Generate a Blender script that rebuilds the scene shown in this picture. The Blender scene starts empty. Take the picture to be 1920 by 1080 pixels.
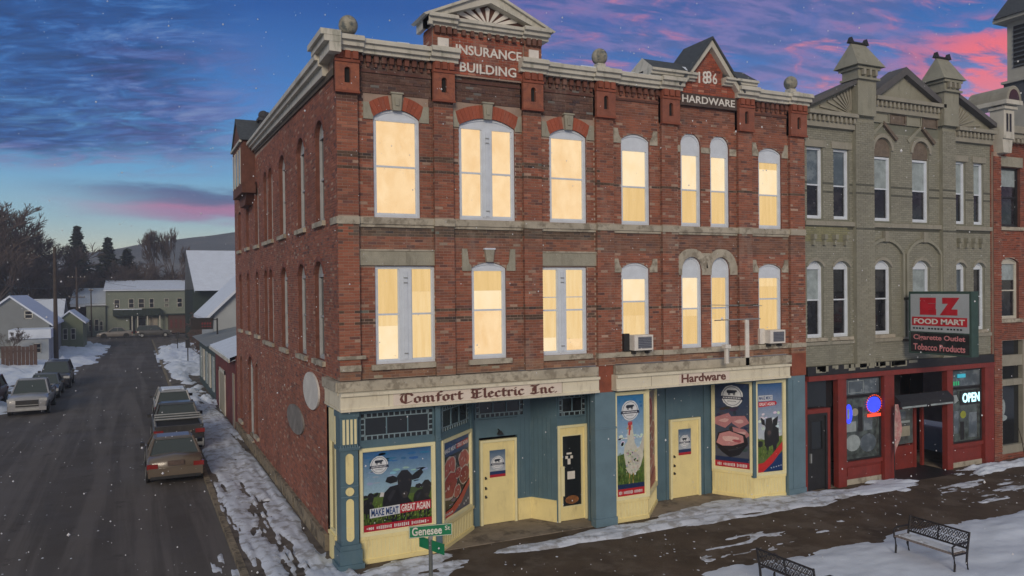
import bpy, math, random
import numpy as np
from mathutils import Matrix, Vector
R = math.radians
C = bpy.context.scene.collection
scene = bpy.context.scene
rnd = random.Random(7)

# ------------------------------------------------------------------ camera
CAM = Vector((-4.304, -18.461, 6.52))
cam = bpy.data.cameras.new('camera'); co = bpy.data.objects.new('camera', cam); C.objects.link(co)
yaw, pitch, roll = R(25.564), R(-.542), R(-.6327)
F_ = Vector((math.sin(yaw)*math.cos(pitch), math.cos(yaw)*math.cos(pitch), math.sin(pitch)))
r_ = Vector((math.cos(yaw), -math.sin(yaw), 0)); u_ = r_.cross(F_)
r2 = r_*math.cos(roll) + u_*math.sin(roll); u2 = -r_*math.sin(roll) + u_*math.cos(roll)
m = Matrix((r2, u2, -F_)).transposed().to_4x4(); m.translation = CAM
co.matrix_world = m
cam.sensor_width = 36; cam.lens = 36*1481.96/1920; cam.shift_y = 15.34/1920
cam.clip_end = 4000; cam.clip_start = .1
scene.camera = co

# ------------------------------------------------------------------ exposure
scene.view_settings.view_transform = 'Standard'; scene.view_settings.look = 'None'
scene.view_settings.exposure = 0.22; scene.view_settings.gamma = 1; scene.view_settings.use_curve_mapping = False

# ------------------------------------------------------------------ sun (soft afterglow from the bright part of the sky)
SUN_EL, SUN_AZ = R(20), R(210)     # azimuth measured from +y towards +x
sl = bpy.data.lights.new('sun', 'SUN'); sl.energy = 1.55; sl.angle = R(20); sl.color = (1, .84, .66)
so = bpy.data.objects.new('sun', sl); C.objects.link(so)
sd = Vector((math.sin(SUN_AZ)*math.cos(SUN_EL), math.cos(SUN_AZ)*math.cos(SUN_EL), math.sin(SUN_EL)))
so.rotation_euler = sd.to_track_quat('Z', 'Y').to_euler(); so.location = (-20, -40, 30)

# ------------------------------------------------------------------ sky
w = bpy.data.worlds.new('World'); scene.world = w; w.use_nodes = True
nt = w.node_tree; nt.nodes.clear()
class NG:
    def __init__(s, nt): s.nt = nt
    def n(s, t, **k):
        x = s.nt.nodes.new(t)
        for a, b in k.items(): setattr(x, a, b)
        return x
    def put(s, sock, v):
        if hasattr(v, 'node'): s.nt.links.new(v, sock)
        elif isinstance(v, (tuple, list)) and len(v) == 3 and sock.type == 'RGBA': sock.default_value = (*v, 1)
        else: sock.default_value = v
    def math(s, op, a, b=0, c=0, clamp=False):
        x = s.n('ShaderNodeMath', operation=op, use_clamp=clamp)
        for i, v in enumerate((a, b, c)): s.put(x.inputs[i], v)
        return x.outputs[0]
    def vec(s, op, a, b=(0, 0, 0), scale=None):
        x = s.n('ShaderNodeVectorMath', operation=op)
        s.put(x.inputs[0], a); s.put(x.inputs[1], b)
        if scale is not None: s.put(x.inputs['Scale'], scale)
        return x.outputs['Value'] if op in ('DOT_PRODUCT', 'LENGTH') else x.outputs[0]
    def ramp(s, f, stops, interp='LINEAR'):
        x = s.n('ShaderNodeValToRGB'); x.color_ramp.interpolation = interp
        e = x.color_ramp.elements
        while len(e) < len(stops): e.new(.5)
        for k, (p, c) in enumerate(stops):
            e[k].position = p; e[k].color = (*c, 1) if len(c) == 3 else c
        s.put(x.inputs[0], f); return x.outputs[0]
    def mix(s, f, a, b, mode='MIX'):
        x = s.n('ShaderNodeMix', data_type='RGBA', blend_type=mode)
        s.put(x.inputs[0], f); s.put(x.inputs[6], a); s.put(x.inputs[7], b); return x.outputs[2]
    def noise(s, vec, scale, detail=4, rough=.5, dist=0, out=0):
        x = s.n('ShaderNodeTexNoise'); s.put(x.inputs['Vector'], vec); x.inputs['Scale'].default_value = scale
        x.inputs['Detail'].default_value = detail; x.inputs['Roughness'].default_value = rough; x.inputs['Distortion'].default_value = dist
        return x.outputs[out]
    def sm(s, v, a, b, lo=0., hi=1.):
        x = s.n('ShaderNodeMapRange', interpolation_type='SMOOTHSTEP')
        for i, q in enumerate((v, a, b, lo, hi)): s.put(x.inputs[i], q)
        return x.outputs[0]
g = NG(nt)
tc = g.n('ShaderNodeTexCoord').outputs['Generated']
sep = g.n('ShaderNodeSeparateXYZ'); g.put(sep.inputs[0], tc)
el = sep.outputs[2]
side = g.vec('DOT_PRODUCT', tc, tuple(r_))
fwd = g.vec('DOT_PRODUCT', tc, (math.sin(yaw), math.cos(yaw), 0))
base = g.ramp(el, [(0, (.80, .70, .52)), (.045, (.62, .66, .55)), (.085, (.34, .56, .66)), (.14, (.13, .38, .66)), (.22, (.05, .21, .56)), (.33, (.010, .085, .34)), (1, (.008, .045, .18))])
# cloud plane
den = g.math('ADD', g.math('MAXIMUM', el, 0), .10)
pv = g.n('ShaderNodeCombineXYZ')
g.put(pv.inputs[0], g.math('DIVIDE', side, den)); g.put(pv.inputs[1], g.math('DIVIDE', fwd, den)); pv.inputs[2].default_value = 3.3
P = pv.outputs[0]
# blue-grey altocumulus deck (towards the left of the street)
big = g.noise(P, .9, 4, .55)
rip = g.noise(g.vec('MULTIPLY', P, (1.0, 1.7, 1)), 3.4, 9, .66, .9)
rip2 = g.noise(g.vec('MULTIPLY', P, (1.3, 3.2, 1)), 5.0, 6, .6, .5)
deck_el = g.math('MULTIPLY', g.sm(g.math('ADD', el, g.math('MULTIPLY', g.math('SUBTRACT', big, .5), .10)), .135, .168), g.sm(el, .62, .30))
deck_az = g.sm(g.math('ADD', side, g.math('MULTIPLY', g.math('SUBTRACT', big, .5), .34)), -.27, -.42)
deck = g.math('MULTIPLY', g.math('MULTIPLY', deck_el, deck_az), g.sm(g.math('ADD', g.math('MULTIPLY', rip, .55), g.math('ADD', g.math('MULTIPLY', big, .45), g.math('MULTIPLY', deck_az, .10))), .42, .58))
deck_c = g.ramp(g.math('ADD', g.math('MULTIPLY', rip, .55), g.math('MULTIPLY', rip2, .45)), [(.40, (.006, .042, .17)), (.49, (.010, .072, .27)), (.55, (.026, .13, .40)), (.65, (.12, .25, .50))])
col = g.mix(deck, base, deck_c)
# rose fringe where the deck thins out, on its lower and right edges
fr = g.math('MULTIPLY', g.math('MULTIPLY', g.sm(side, -.50, -.36), g.sm(side, -.24, -.34)), g.math('MULTIPLY', g.sm(el, .13, .18), g.sm(el, .32, .24)))
fr2 = g.math('MULTIPLY', g.math('MULTIPLY', g.sm(el, .128, .140), g.sm(el, .168, .150)), g.sm(side, -.30, -.44))
col = g.mix(g.math('MULTIPLY', g.math('MULTIPLY', g.math('ADD', g.math('MULTIPLY', fr, .6), fr2), .42), g.sm(rip, .40, .60)), col, (.27, .15, .33))
# low bank, dark purple above and rose beneath
lb_n = g.math('MULTIPLY', g.noise(g.vec('MULTIPLY', tc, (7, 7, 40)), 1.0, 5, .6), .045)
lb_e = g.math('ADD', el, g.math('SUBTRACT', .022, lb_n))
lb = g.math('MULTIPLY', g.math('MULTIPLY', g.sm(lb_e, .078, .092), g.sm(lb_e, .128, .115)), g.sm(g.math('ADD', side, g.math('MULTIPLY', lb_n, 3)), -.46, -.30))
lbc = g.ramp(lb_e, [(.085, (.34, .22, .42)), (.098, (.46, .16, .34)), (.107, (.12, .11, .27)), (.12, (.05, .10, .27))])
col = g.mix(g.math('MULTIPLY', lb, .92), col, lbc)
# pink streaks towards the afterglow
rot = g.n('ShaderNodeVectorRotate', rotation_type='Z_AXIS'); g.put(rot.inputs['Vector'], P); rot.inputs['Angle'].default_value = R(-22)
RV = rot.outputs[0]
st = g.noise(g.vec('MULTIPLY', RV, (1.5, 2.6, 1)), 2.3, 9, .62, .8)
st2 = g.noise(g.vec('ADD', g.vec('MULTIPLY', RV, (1.2, 2.0, 1)), (7, 3, 0)), 1.9, 7, .6, .6)
st3 = g.noise(g.vec('ADD', g.vec('MULTIPLY', RV, (1.0, 2.4, 1)), (2, 9, 0)), 5.5, 7, .62, .4)
front = g.sm(fwd, -.1, .35)
rg = g.math('MULTIPLY', g.sm(g.math('ADD', side, g.math('MULTIPLY', g.math('SUBTRACT', st2, .5), .4)), -.14, .20), front)
veil = g.math('MULTIPLY', g.math('MULTIPLY', rg, g.sm(st2, .36, .58)), g.sm(el, .6, .32))
col = g.mix(g.math('MULTIPLY', veil, .78), col, g.mix(g.sm(st3, .40, .60), (.085, .12, .33), (.22, .18, .42)))
pink = g.math('MULTIPLY', g.math('MULTIPLY', rg, g.sm(g.math('ADD', g.math('MULTIPLY', st, .6), g.math('MULTIPLY', st3, .4)), .49, .63)), g.sm(el, .8, .35))
pinkc = g.mix(g.sm(st, .54, .70), (.28, .15, .36), (.66, .20, .28))
col = g.mix(g.math('MULTIPLY', pink, .78), col, pinkc)
# hottest band low on the right
hot = g.math('MULTIPLY', g.math('MULTIPLY', g.sm(side, .40, .50), g.math('MULTIPLY', g.sm(el, .16, .205), g.sm(el, .29, .245))), g.sm(g.math('ADD', g.math('MULTIPLY', st, .5), g.math('MULTIPLY', st3, .5)), .41, .53))
col = g.mix(g.math('MULTIPLY', hot, .92), col, (.93, .15, .18))
low = g.math('MULTIPLY', g.math('MULTIPLY', rg, g.sm(el, .26, .17)), .5)
col = g.mix(low, col, (.55, .28, .44))
# unseen snow cloud overhead and behind, greyed to neutralise and lift the ambient light
ovh = g.math('MAXIMUM', g.sm(g.math('ADD', el, g.math('MULTIPLY', g.math('SUBTRACT', big, .5), .2)), .42, .62), g.math('MULTIPLY', g.sm(fwd, .15, -.45), .85))
col = g.mix(ovh, col, g.mix(g.sm(big, .3, .7), (.17, .205, .26), (.27, .29, .33)))
col = g.mix(g.sm(el, 0.0, -.03), col, (.16, .18, .22))
sky = g.n('ShaderNodeTexSky', sky_type='NISHITA'); sky.sun_disc = False; sky.sun_elevation = R(3); sky.sun_rotation = SUN_AZ
bg1 = g.n('ShaderNodeBackground'); g.put(bg1.inputs[0], col); bg1.inputs[1].default_value = .90
bg2 = g.n('ShaderNodeBackground'); g.put(bg2.inputs[0], sky.outputs[0]); bg2.inputs[1].default_value = .008
ad = g.n('ShaderNodeAddShader'); nt.links.new(bg1.outputs[0], ad.inputs[0]); nt.links.new(bg2.outputs[0], ad.inputs[1])
out = g.n('ShaderNodeOutputWorld'); nt.links.new(ad.outputs[0], out.inputs[0])

# ------------------------------------------------------------------ materials
MATS = {}
def base_mat(name):
    mt = bpy.data.materials.new(name); mt.use_nodes = True; mt.node_tree.nodes.clear()
    g = NG(mt.node_tree); b = g.n('ShaderNodeBsdfPrincipled'); o = g.n('ShaderNodeOutputMaterial')
    mt.node_tree.links.new(b.outputs[0], o.inputs[0]); MATS[name] = mt
    return mt, g, b, o
def pm(name, c, rough=.7, var=.18, scale=2.0, bump=.0, bscale=40, metal=0, c2=None, cscale=None, spec=None, coat=0, dirt=None):
    mt, g, b, o = base_mat(name)
    tc = g.n('ShaderNodeTexCoord').outputs['Object']
    n = g.noise(tc, scale, 6, .6)
    lo = tuple(x*(1-var) for x in c); hi = tuple(min(1, x*(1+var)) for x in c)
    col = g.ramp(n, [(.3, lo), (.7, hi)])
    if c2: col = g.mix(g.sm(g.noise(tc, cscale or scale*.5, 7, .65), .48, .62), col, c2)
    if dirt: col = g.mix(g.math('MULTIPLY', g.sm(g.noise(g.vec('MULTIPLY', tc, (1, 1, .25)), 5, 6, .7), .5, .72), .6), col, dirt)
    g.put(b.inputs['Base Color'], col); b.inputs['Roughness'].default_value = rough; b.inputs['Metallic'].default_value = metal
    if spec is not None: b.inputs['Specular IOR Level'].default_value = spec
    if coat: b.inputs['Coat Weight'].default_value = coat; b.inputs['Coat Roughness'].default_value = .08
    if bump:
        bp = g.n('ShaderNodeBump'); bp.inputs['Strength'].default_value = bump; bp.inputs['Distance'].default_value = .02
        g.put(bp.inputs['Height'], g.noise(tc, bscale, 5, .65)); g.put(b.inputs['Normal'], bp.outputs[0])
    return mt
def emat(name, c, c2, strength=1.0, scale=(3, 3, .6), mixlo=.35, mixhi=.7, gloss=True, base=(.05, .04, .03)):
    mt, g, b, o = base_mat(name)
    tc = g.n('ShaderNodeTexCoord').outputs['Object']
    n = g.noise(g.vec('MULTIPLY', tc, scale), 1.6, 5, .55, .3)
    g.put(b.inputs['Emission Color'], g.ramp(n, [(mixlo, c2), (mixhi, c)])); b.inputs['Emission Strength'].default_value = strength
    b.inputs['Base Color'].default_value = (*base, 1); b.inputs['Roughness'].default_value = .12 if gloss else .6
    return mt
def tintmat(name, rough=.85, bump=.35, grime=(.075, .042, .033), gamt=.38, pale=(.36, .27, .23), pamt=.42):
    mt, g, b, o = base_mat(name)
    tc = g.n('ShaderNodeTexCoord').outputs['Object']
    a = g.n('ShaderNodeAttribute', attribute_name='tint').outputs['Color']
    n1 = g.noise(tc, .55, 8, .62); n2 = g.noise(g.vec('MULTIPLY', tc, (1, 1, .3)), 2.4, 7, .7); n3 = g.noise(tc, 22, 4, .6)
    col = g.mix(g.math('MULTIPLY', g.sm(n1, .46, .70), gamt), a, grime)
    col = g.mix(g.math('MULTIPLY', g.sm(n2, .50, .74), pamt), col, pale)
    col = g.mix(g.sm(n3, .2, .8, .0, .35), col, g.mix(.5, col, (0, 0, 0)))
    g.put(b.inputs['Base Color'], col); b.inputs['Roughness'].default_value = rough
    bp = g.n('ShaderNodeBump'); bp.inputs['Strength'].default_value = bump; bp.inputs['Distance'].default_value = .01
    g.put(bp.inputs['Height'], n3); g.put(b.inputs['Normal'], bp.outputs[0])
    return mt
brick = tintmat('brick')
brick_paint = tintmat('painted_brick', .7, .25, (.15, .15, .13), .35, (.31, .31, .27), .3)
mortar = pm('mortar', (.36, .27, .22), .95, .25, 1.5, .3, 30)
mortar_grey = pm('mortar_grey', (.17, .18, .145), .95, .2, 1.5, .3, 30)
side_frame = pm('side_window_frame', (.36, .38, .40), .6, .15, 3)
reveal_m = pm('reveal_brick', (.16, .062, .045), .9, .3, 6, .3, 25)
oriel_m = pm('dark_oriel_brick', (.13, .055, .042), .9, .3, 4, .3, 25)
brick_red2 = pm('side_brick', (.25, .075, .045), .9, .25, 3, .3, 25)
white = pm('white_window_paint', (.64, .71, .80), .5, .07, 4, .1, 30)
trim = pm('cornice_paint', (.54, .53, .47), .6, .14, 1.3, .15, 20, dirt=(.17, .19, .14))
stone = pm('grey_green_stone', (.33, .32, .26), .85, .16, 2.5, .35, 25, dirt=(.16, .15, .12))
stone_belt = pm('weathered_stone', (.42, .39, .32), .9, .2, 2.0, .4, 20, c2=(.25, .225, .18), cscale=3.5)
sandstone = pm('foundation_stone', (.24, .20, .14), .9, .3, 3, .5, 15, c2=(.10, .085, .06), cscale=4)
cream = pm('cream_paint', (.84, .73, .36), .5, .06, 2.5, .08, 25, dirt=(.55, .46, .24))
cream_trim = pm('cream_trim', (.80, .75, .46), .5, .06, 3)
sign_cream = pm('sign_board_paint', (.72, .68, .54), .6, .08, 1.6, .1, 12, dirt=(.42, .37, .28))
teal = pm('blue_grey_paint', (.085, .155, .20), .45, .10, 2.5, .1, 25, dirt=(.13, .20, .23))
teal_light = pm('pale_blue_grey_paint', (.13, .215, .27), .5, .12, 2, .1, 20)
leadm = pm('leaded_bars', (.22, .31, .36), .5, .1, 3)
dark = pm('dark_metal', (.02, .021, .024), .5, .3, 6, .1)
black = pm('black_recess', (.008, .008, .009), .8, .2)
lettermat = pm('brown_sign_paint', (.13, .05, .04), .7, .2, 8)
whitel = pm('white_letter_paint', (.72, .70, .66), .6, .1, 5)
slate = pm('slate', (.055, .065, .075), .7, .3, 8, .5, 18)
snow = pm('snow', (.66, .74, .86), .75, .06, 1.1, .35, 9)
snow_dirty = pm('trodden_snow', (.62, .68, .78), .8, .14, 1.6, .6, 9, c2=(.36, .37, .39), cscale=2.2)
rust = pm('rusty_metal', (.16, .12, .09), .7, .3, 6, .3)
steel = pm('galvanised_steel', (.42, .44, .44), .45, .12, 5, .05, 30, metal=.6)
wood = pm('weathered_pole_wood', (.06, .045, .035), .9, .3, 4, .4, 10)
bark = pm('bark', (.050, .040, .034), .95, .3, 5, .3)
twig = pm('twigs', (.105, .080, .070), .95, .3, .2)
needle = pm('needles', (.018, .030, .020), .9, .4, .5)
ivy = pm('hedge_leaves', (.035, .040, .022), .9, .4, .8)
hillm = pm('hazy_hill_woods', (.115, .130, .145), 1, .25, .03, c2=(.17, .175, .18), cscale=.08)  # woods tone paled and blued, distance haze put into the colour
tyre = pm('tyre', (.012, .012, .012), .8, .2)
car_glass, g_, b_, o_ = base_mat('car_glass')
b_.inputs['Base Color'].default_value = (.045, .058, .055, 1); b_.inputs['Roughness'].default_value = .12; b_.inputs['Specular IOR Level'].default_value = .8
glassd, g_, b_, o_ = base_mat('dark_glass')
b_.inputs['Base Color'].default_value = (.016, .020, .024, 1); b_.inputs['Roughness'].default_value = .06; b_.inputs['Specular IOR Level'].default_value = .6
def glassy(name, c, c2, scale=3):
    mt = pm(name, c, .08, .3, scale, c2=c2, cscale=scale); return mt
glass_up = glassy('upper_window_glass', (.10, .13, .16), (.19, .23, .26), 2)
glass_dn = glassy('dark_window_glass', (.016, .018, .024), (.035, .036, .042), 3)  # near-black glass with slightly paler patches
curtain_g = pm('pale_curtain', (.30, .36, .38), .8, .25, 4)
warm = emat('lit_blind', (1.0, .73, .42), (.90, .60, .30), .86, (2, 2, 1.2))
warm_pale = emat('lit_pale_shade', (1.0, .80, .52), (.98, .74, .43), .87, (2, 2, 1.2))
warm_deep = emat('lit_curtain', (.84, .58, .26), (.74, .49, .19), .86, (7, 7, .5), .3, .75)
warm_cur = emat('lit_lace', (.95, .70, .36), (.86, .58, .25), .82, (7, 7, .7), .3, .75)
red_store = pm('red_store_paint', (.215, .032, .025), .5, .15, 3, .15, 15, dirt=(.12, .03, .025))
neon_w = emat('neon_white', (.55, .95, 1), (.5, .9, 1), 1.5, gloss=False)
neon_b = emat('neon_blue', (.03, .06, 1), (.02, .05, .9), 1.3, gloss=False)
neon_r = emat('neon_red', (1, .07, .03), (1, .07, .03), 1.1, gloss=False)
neon_t = emat('neon_teal', (.02, .40, .55), (.02, .40, .5), .8, gloss=False)
neon_g = emat('neon_green', (.02, .45, .18), (.02, .4, .16), .7, gloss=False)
glowing_entry_glass = emat('glowing_entry_glass', (.10, .115, .11), (.03, .035, .035), .45, (3, 3, 3), .35, .7, base=(.03, .03, .03))  # pane given its own faint glow for the dim interior behind it
store_in = emat('dim_shop_interior', (.09, .11, .10), (.015, .02, .02), .55, (3, 3, 3), .35, .7, base=(.02, .02, .02))
# flat print: colour attribute
prt, g_, b_, o_ = base_mat('printed_vinyl')
a_ = g_.n('ShaderNodeAttribute', attribute_name='tint').outputs['Color']
n_ = g_.noise(g_.n('ShaderNodeTexCoord').outputs['Object'], 9, 6, .7)
g_.put(b_.inputs['Base Color'], g_.mix(g_.sm(n_, .35, .7, 0., .30), a_, g_.mix(.5, a_, (.0, .0, .0)))); b_.inputs['Roughness'].default_value = .32

# ------------------------------------------------------------------ mesh builder
FRONT = Matrix(((1, 0, 0, 0), (0, -1, 0, 0), (0, 0, 1, 0), (0, 0, 0, 1)))     # (u, outward, z) -> wall in the plane y = 0
SIDE = Matrix(((0, -1, 0, 0), (1, 0, 0, 0), (0, 0, 1, 0), (0, 0, 0, 1)))      # wall in the plane x = 0, outward = -x
ID = Matrix.Identity(4)
def plane(p0, p1):
    """vertical frame: u along p0->p1, w outward (to the right-hand side of p0->p1 turned clockwise), z up"""
    d = Vector((p1[0]-p0[0], p1[1]-p0[1], 0)); L = d.length; d.normalize()
    o = Vector((d.y, -d.x, 0))
    M = Matrix((d, o, (0, 0, 1))).transposed().to_4x4(); M.translation = (p0[0], p0[1], 0)
    return M, L
ORG = {}
def org(p): return ORG.get(p.name, Vector((0, 0, 0))) if p else Vector((0, 0, 0))
class B:
    def __init__(s, M=ID): s.v = []; s.f = []; s.t = []; s.mi = []; s.M = M; s.cm = 0; s.tint = (1, 1, 1)
    def add(s, vs, fs):
        k = len(s.v); M = s.M
        s.v += [tuple(M @ Vector(p)) for p in vs]
        s.f += [tuple(i+k for i in q) for q in fs]; s.mi += [s.cm]*len(fs); s.t += [s.tint]*len(fs)
    def box(s, x0, x1, y0, y1, z0, z1):
        s.add([(x0, y0, z0), (x1, y0, z0), (x1, y1, z0), (x0, y1, z0), (x0, y0, z1), (x1, y0, z1), (x1, y1, z1), (x0, y1, z1)],
              [(0, 3, 2, 1), (4, 5, 6, 7), (0, 1, 5, 4), (1, 2, 6, 5), (2, 3, 7, 6), (3, 0, 4, 7)]); return s
    def brick(s, x0, x1, y0, y1, z0, z1):    # no back face
        s.add([(x0, y0, z0), (x1, y0, z0), (x1, y1, z0), (x0, y1, z0), (x0, y0, z1), (x1, y0, z1), (x1, y1, z1), (x0, y1, z1)],
              [(0, 3, 2, 1), (4, 5, 6, 7), (1, 2, 6, 5), (2, 3, 7, 6), (3, 0, 4, 7)])
    def quad(s, *p): s.add(p, [tuple(range(len(p)))]); return s
    def prism(s, pts, w0, w1):
        """polygon in (u, z), extruded between w0 and w1"""
        n = len(pts)
        s.add([(a, w0, b) for a, b in pts] + [(a, w1, b) for a, b in pts],
              [tuple(range(n)), tuple(range(2*n-1, n-1, -1))] + [(i, (i+1) % n, n+(i+1) % n, n+i) for i in range(n)]); return s
    def flat(s, pts, w): s.add([(a, w, b) for a, b in pts], [tuple(range(len(pts)))]); return s
    def tube(s, pts, r, n=6, caps=True):
        rs = r if isinstance(r, (list, tuple)) else [r]*len(pts)
        pts = [Vector(p) for p in pts]; vs = []; fs = []
        for i, p in enumerate(pts):
            d = (pts[min(i+1, len(pts)-1)] - pts[max(i-1, 0)]).normalized()
            a = d.orthogonal().normalized() if abs(d.z) < .99 else Vector((1, 0, 0))
            if abs(d.z) < .99: a = Vector((0, 0, 1)).cross(d).normalized()
            b = d.cross(a)
            vs += [tuple(p + (a*math.cos(2*math.pi*k/n) + b*math.sin(2*math.pi*k/n))*rs[i]) for k in range(n)]
        for i in range(len(pts)-1):
            fs += [(i*n+k, i*n+(k+1) % n, (i+1)*n+(k+1) % n, (i+1)*n+k) for k in range(n)]
        if caps and n > 2: fs += [tuple(range(n-1, -1, -1)), tuple((len(pts)-1)*n+k for k in range(n))]
        s.add(vs, fs); return s
    def lathe(s, prof, c, n=16):
        vs = []; fs = []
        for r, z in prof: vs += [(c[0]+r*math.cos(2*math.pi*k/n), c[1]+r*math.sin(2*math.pi*k/n), c[2]+z) for k in range(n)]
        for i in range(len(prof)-1): fs += [(i*n+k, i*n+(k+1) % n, (i+1)*n+(k+1) % n, (i+1)*n+k) for k in range(n)]
        s.add(vs, fs); return s
    def ball(s, c, r, n=16, sq=1):
        return s.lathe([(max(1e-4, r*math.sin(math.pi*k/10)), -r*sq*math.cos(math.pi*k/10)) for k in range(11)], c, n)
    def disc(s, u, z, ru, rz, w, n=24, w0=None):
        pts = [(u+ru*math.cos(2*math.pi*k/n), z+rz*math.sin(2*math.pi*k/n)) for k in range(n)]
        return s.flat(pts, w) if w0 is None else s.prism(pts, w0, w)
    def build(s, name, mat, parent=None, label=None, kind=None, smooth=False, tint=False):
        o0 = org(parent)
        me = bpy.data.meshes.new(name)
        me.from_pydata([(a-o0.x, b-o0.y, c-o0.z) for a, b, c in s.v], [], s.f)
        for mt in (mat if isinstance(mat, (list, tuple)) else [mat]): me.materials.append(mt)
        if isinstance(mat, (list, tuple)): me.polygons.foreach_set('material_index', s.mi)
        if tint:
            at = me.attributes.new('tint', 'FLOAT_COLOR', 'FACE')
            at.data.foreach_set('color', np.array([(*t, 1) for t in s.t], 'f').ravel())
        if smooth: me.polygons.foreach_set('use_smooth', [True]*len(me.polygons))
        me.update()
        o = bpy.data.objects.new(name, me); C.objects.link(o)
        if parent: o.parent = parent; ORG[o.name] = o0
        if label: o['label'] = label
        if kind: o['kind'] = kind
        return o
def split_build(b, name, mat, parent, **k):
    """one object for each separate piece of the builder (pieces whose boxes touch stay together)"""
    par = list(range(len(b.v)))
    def fd(i):
        while par[i] != i: par[i] = par[par[i]]; i = par[i]
        return i
    for f in b.f:
        for i in f[1:]: par[fd(i)] = fd(f[0])
    comp = {}
    for i in range(len(b.v)): comp.setdefault(fd(i), []).append(i)
    bx = [[c, [min(b.v[i][a] for i in c)-.004 for a in range(3)], [max(b.v[i][a] for i in c)+.004 for a in range(3)]] for c in comp.values()]
    ch = True
    while ch:
        ch = False
        for i in range(len(bx)):
            for j in range(i+1, len(bx)):
                if all(bx[i][1][a] < bx[j][2][a] and bx[j][1][a] < bx[i][2][a] for a in range(3)):
                    bx[i] = [bx[i][0]+bx[j][0], [min(bx[i][1][a], bx[j][1][a]) for a in range(3)], [max(bx[i][2][a], bx[j][2][a]) for a in range(3)]]; bx.pop(j); ch = True; break
            if ch: break
    out = []
    for c, _, _ in bx:
        st = set(c); n = B(); mp = {v: q for q, v in enumerate(c)}; n.v = [b.v[i] for i in c]
        for f, t in zip(b.f, b.t):
            if f[0] in st: n.f.append(tuple(mp[i] for i in f)); n.t.append(t); n.mi.append(0)
        out.append(n.build(name, mat, parent, **k))
    return out
def thing(name, loc, label, cat, group=None):
    o = bpy.data.objects.new(name, None); C.objects.link(o); o.location = loc; o.empty_display_size = .3
    ORG[o.name] = Vector(loc); o['label'] = label; o['category'] = cat
    if group: o['group'] = group
    return o
def tag(o, label, cat, group=None):
    o['label'] = label; o['category'] = cat
    if group: o['group'] = group
    return o
def struct(o): o['kind'] = 'structure'; return o
def rebase(o, loc):
    """give a single-mesh thing its origin at its base"""
    loc = Vector(loc); o.data.transform(Matrix.Translation(-loc)); o.location = loc; return o

# lettering ------------------------------------------------------------
def text_mesh(s, size, depth=0., space=1.0, bold=0.0, sx=1.0):
    cu = bpy.data.curves.new('t', 'FONT'); cu.body = s; cu.size = size; cu.extrude = depth; cu.space_character = space; cu.offset = bold
    cu.resolution_u = 3
    o = bpy.data.objects.new('t', cu); C.objects.link(o)
    dg = bpy.context.evaluated_depsgraph_get(); me = bpy.data.meshes.new_from_object(o.evaluated_get(dg))
    vs = [(v.co.x*sx, v.co.y, v.co.z) for v in me.vertices]; fs = [tuple(p.vertices) for p in me.polygons]
    bpy.data.objects.remove(o); bpy.data.curves.remove(cu); bpy.data.meshes.remove(me)
    x0 = min(v[0] for v in vs); x1 = max(v[0] for v in vs); y0 = min(v[1] for v in vs); y1 = max(v[1] for v in vs)
    return vs, fs, (x0, x1, y0, y1)
def text(b, s, u0, u1, z0, z1, wv, depth=.0, bold=0.0, tilt=0.):
    """lettering fitted into the rectangle u0..u1, z0..z1 of the builder's frame"""
    vs, fs, (x0, x1, y0, y1) = text_mesh(s, 1.0, depth, 1.0, bold)
    ku = (u1-u0)/(x1-x0); kz = (z1-z0)/(y1-y0)
    b.add([(u0+(x-x0)*ku, wv+z, z0+(y-y0)*kz+tilt*(x-x0)*ku) for x, y, z in vs], fs)
    return b

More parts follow.
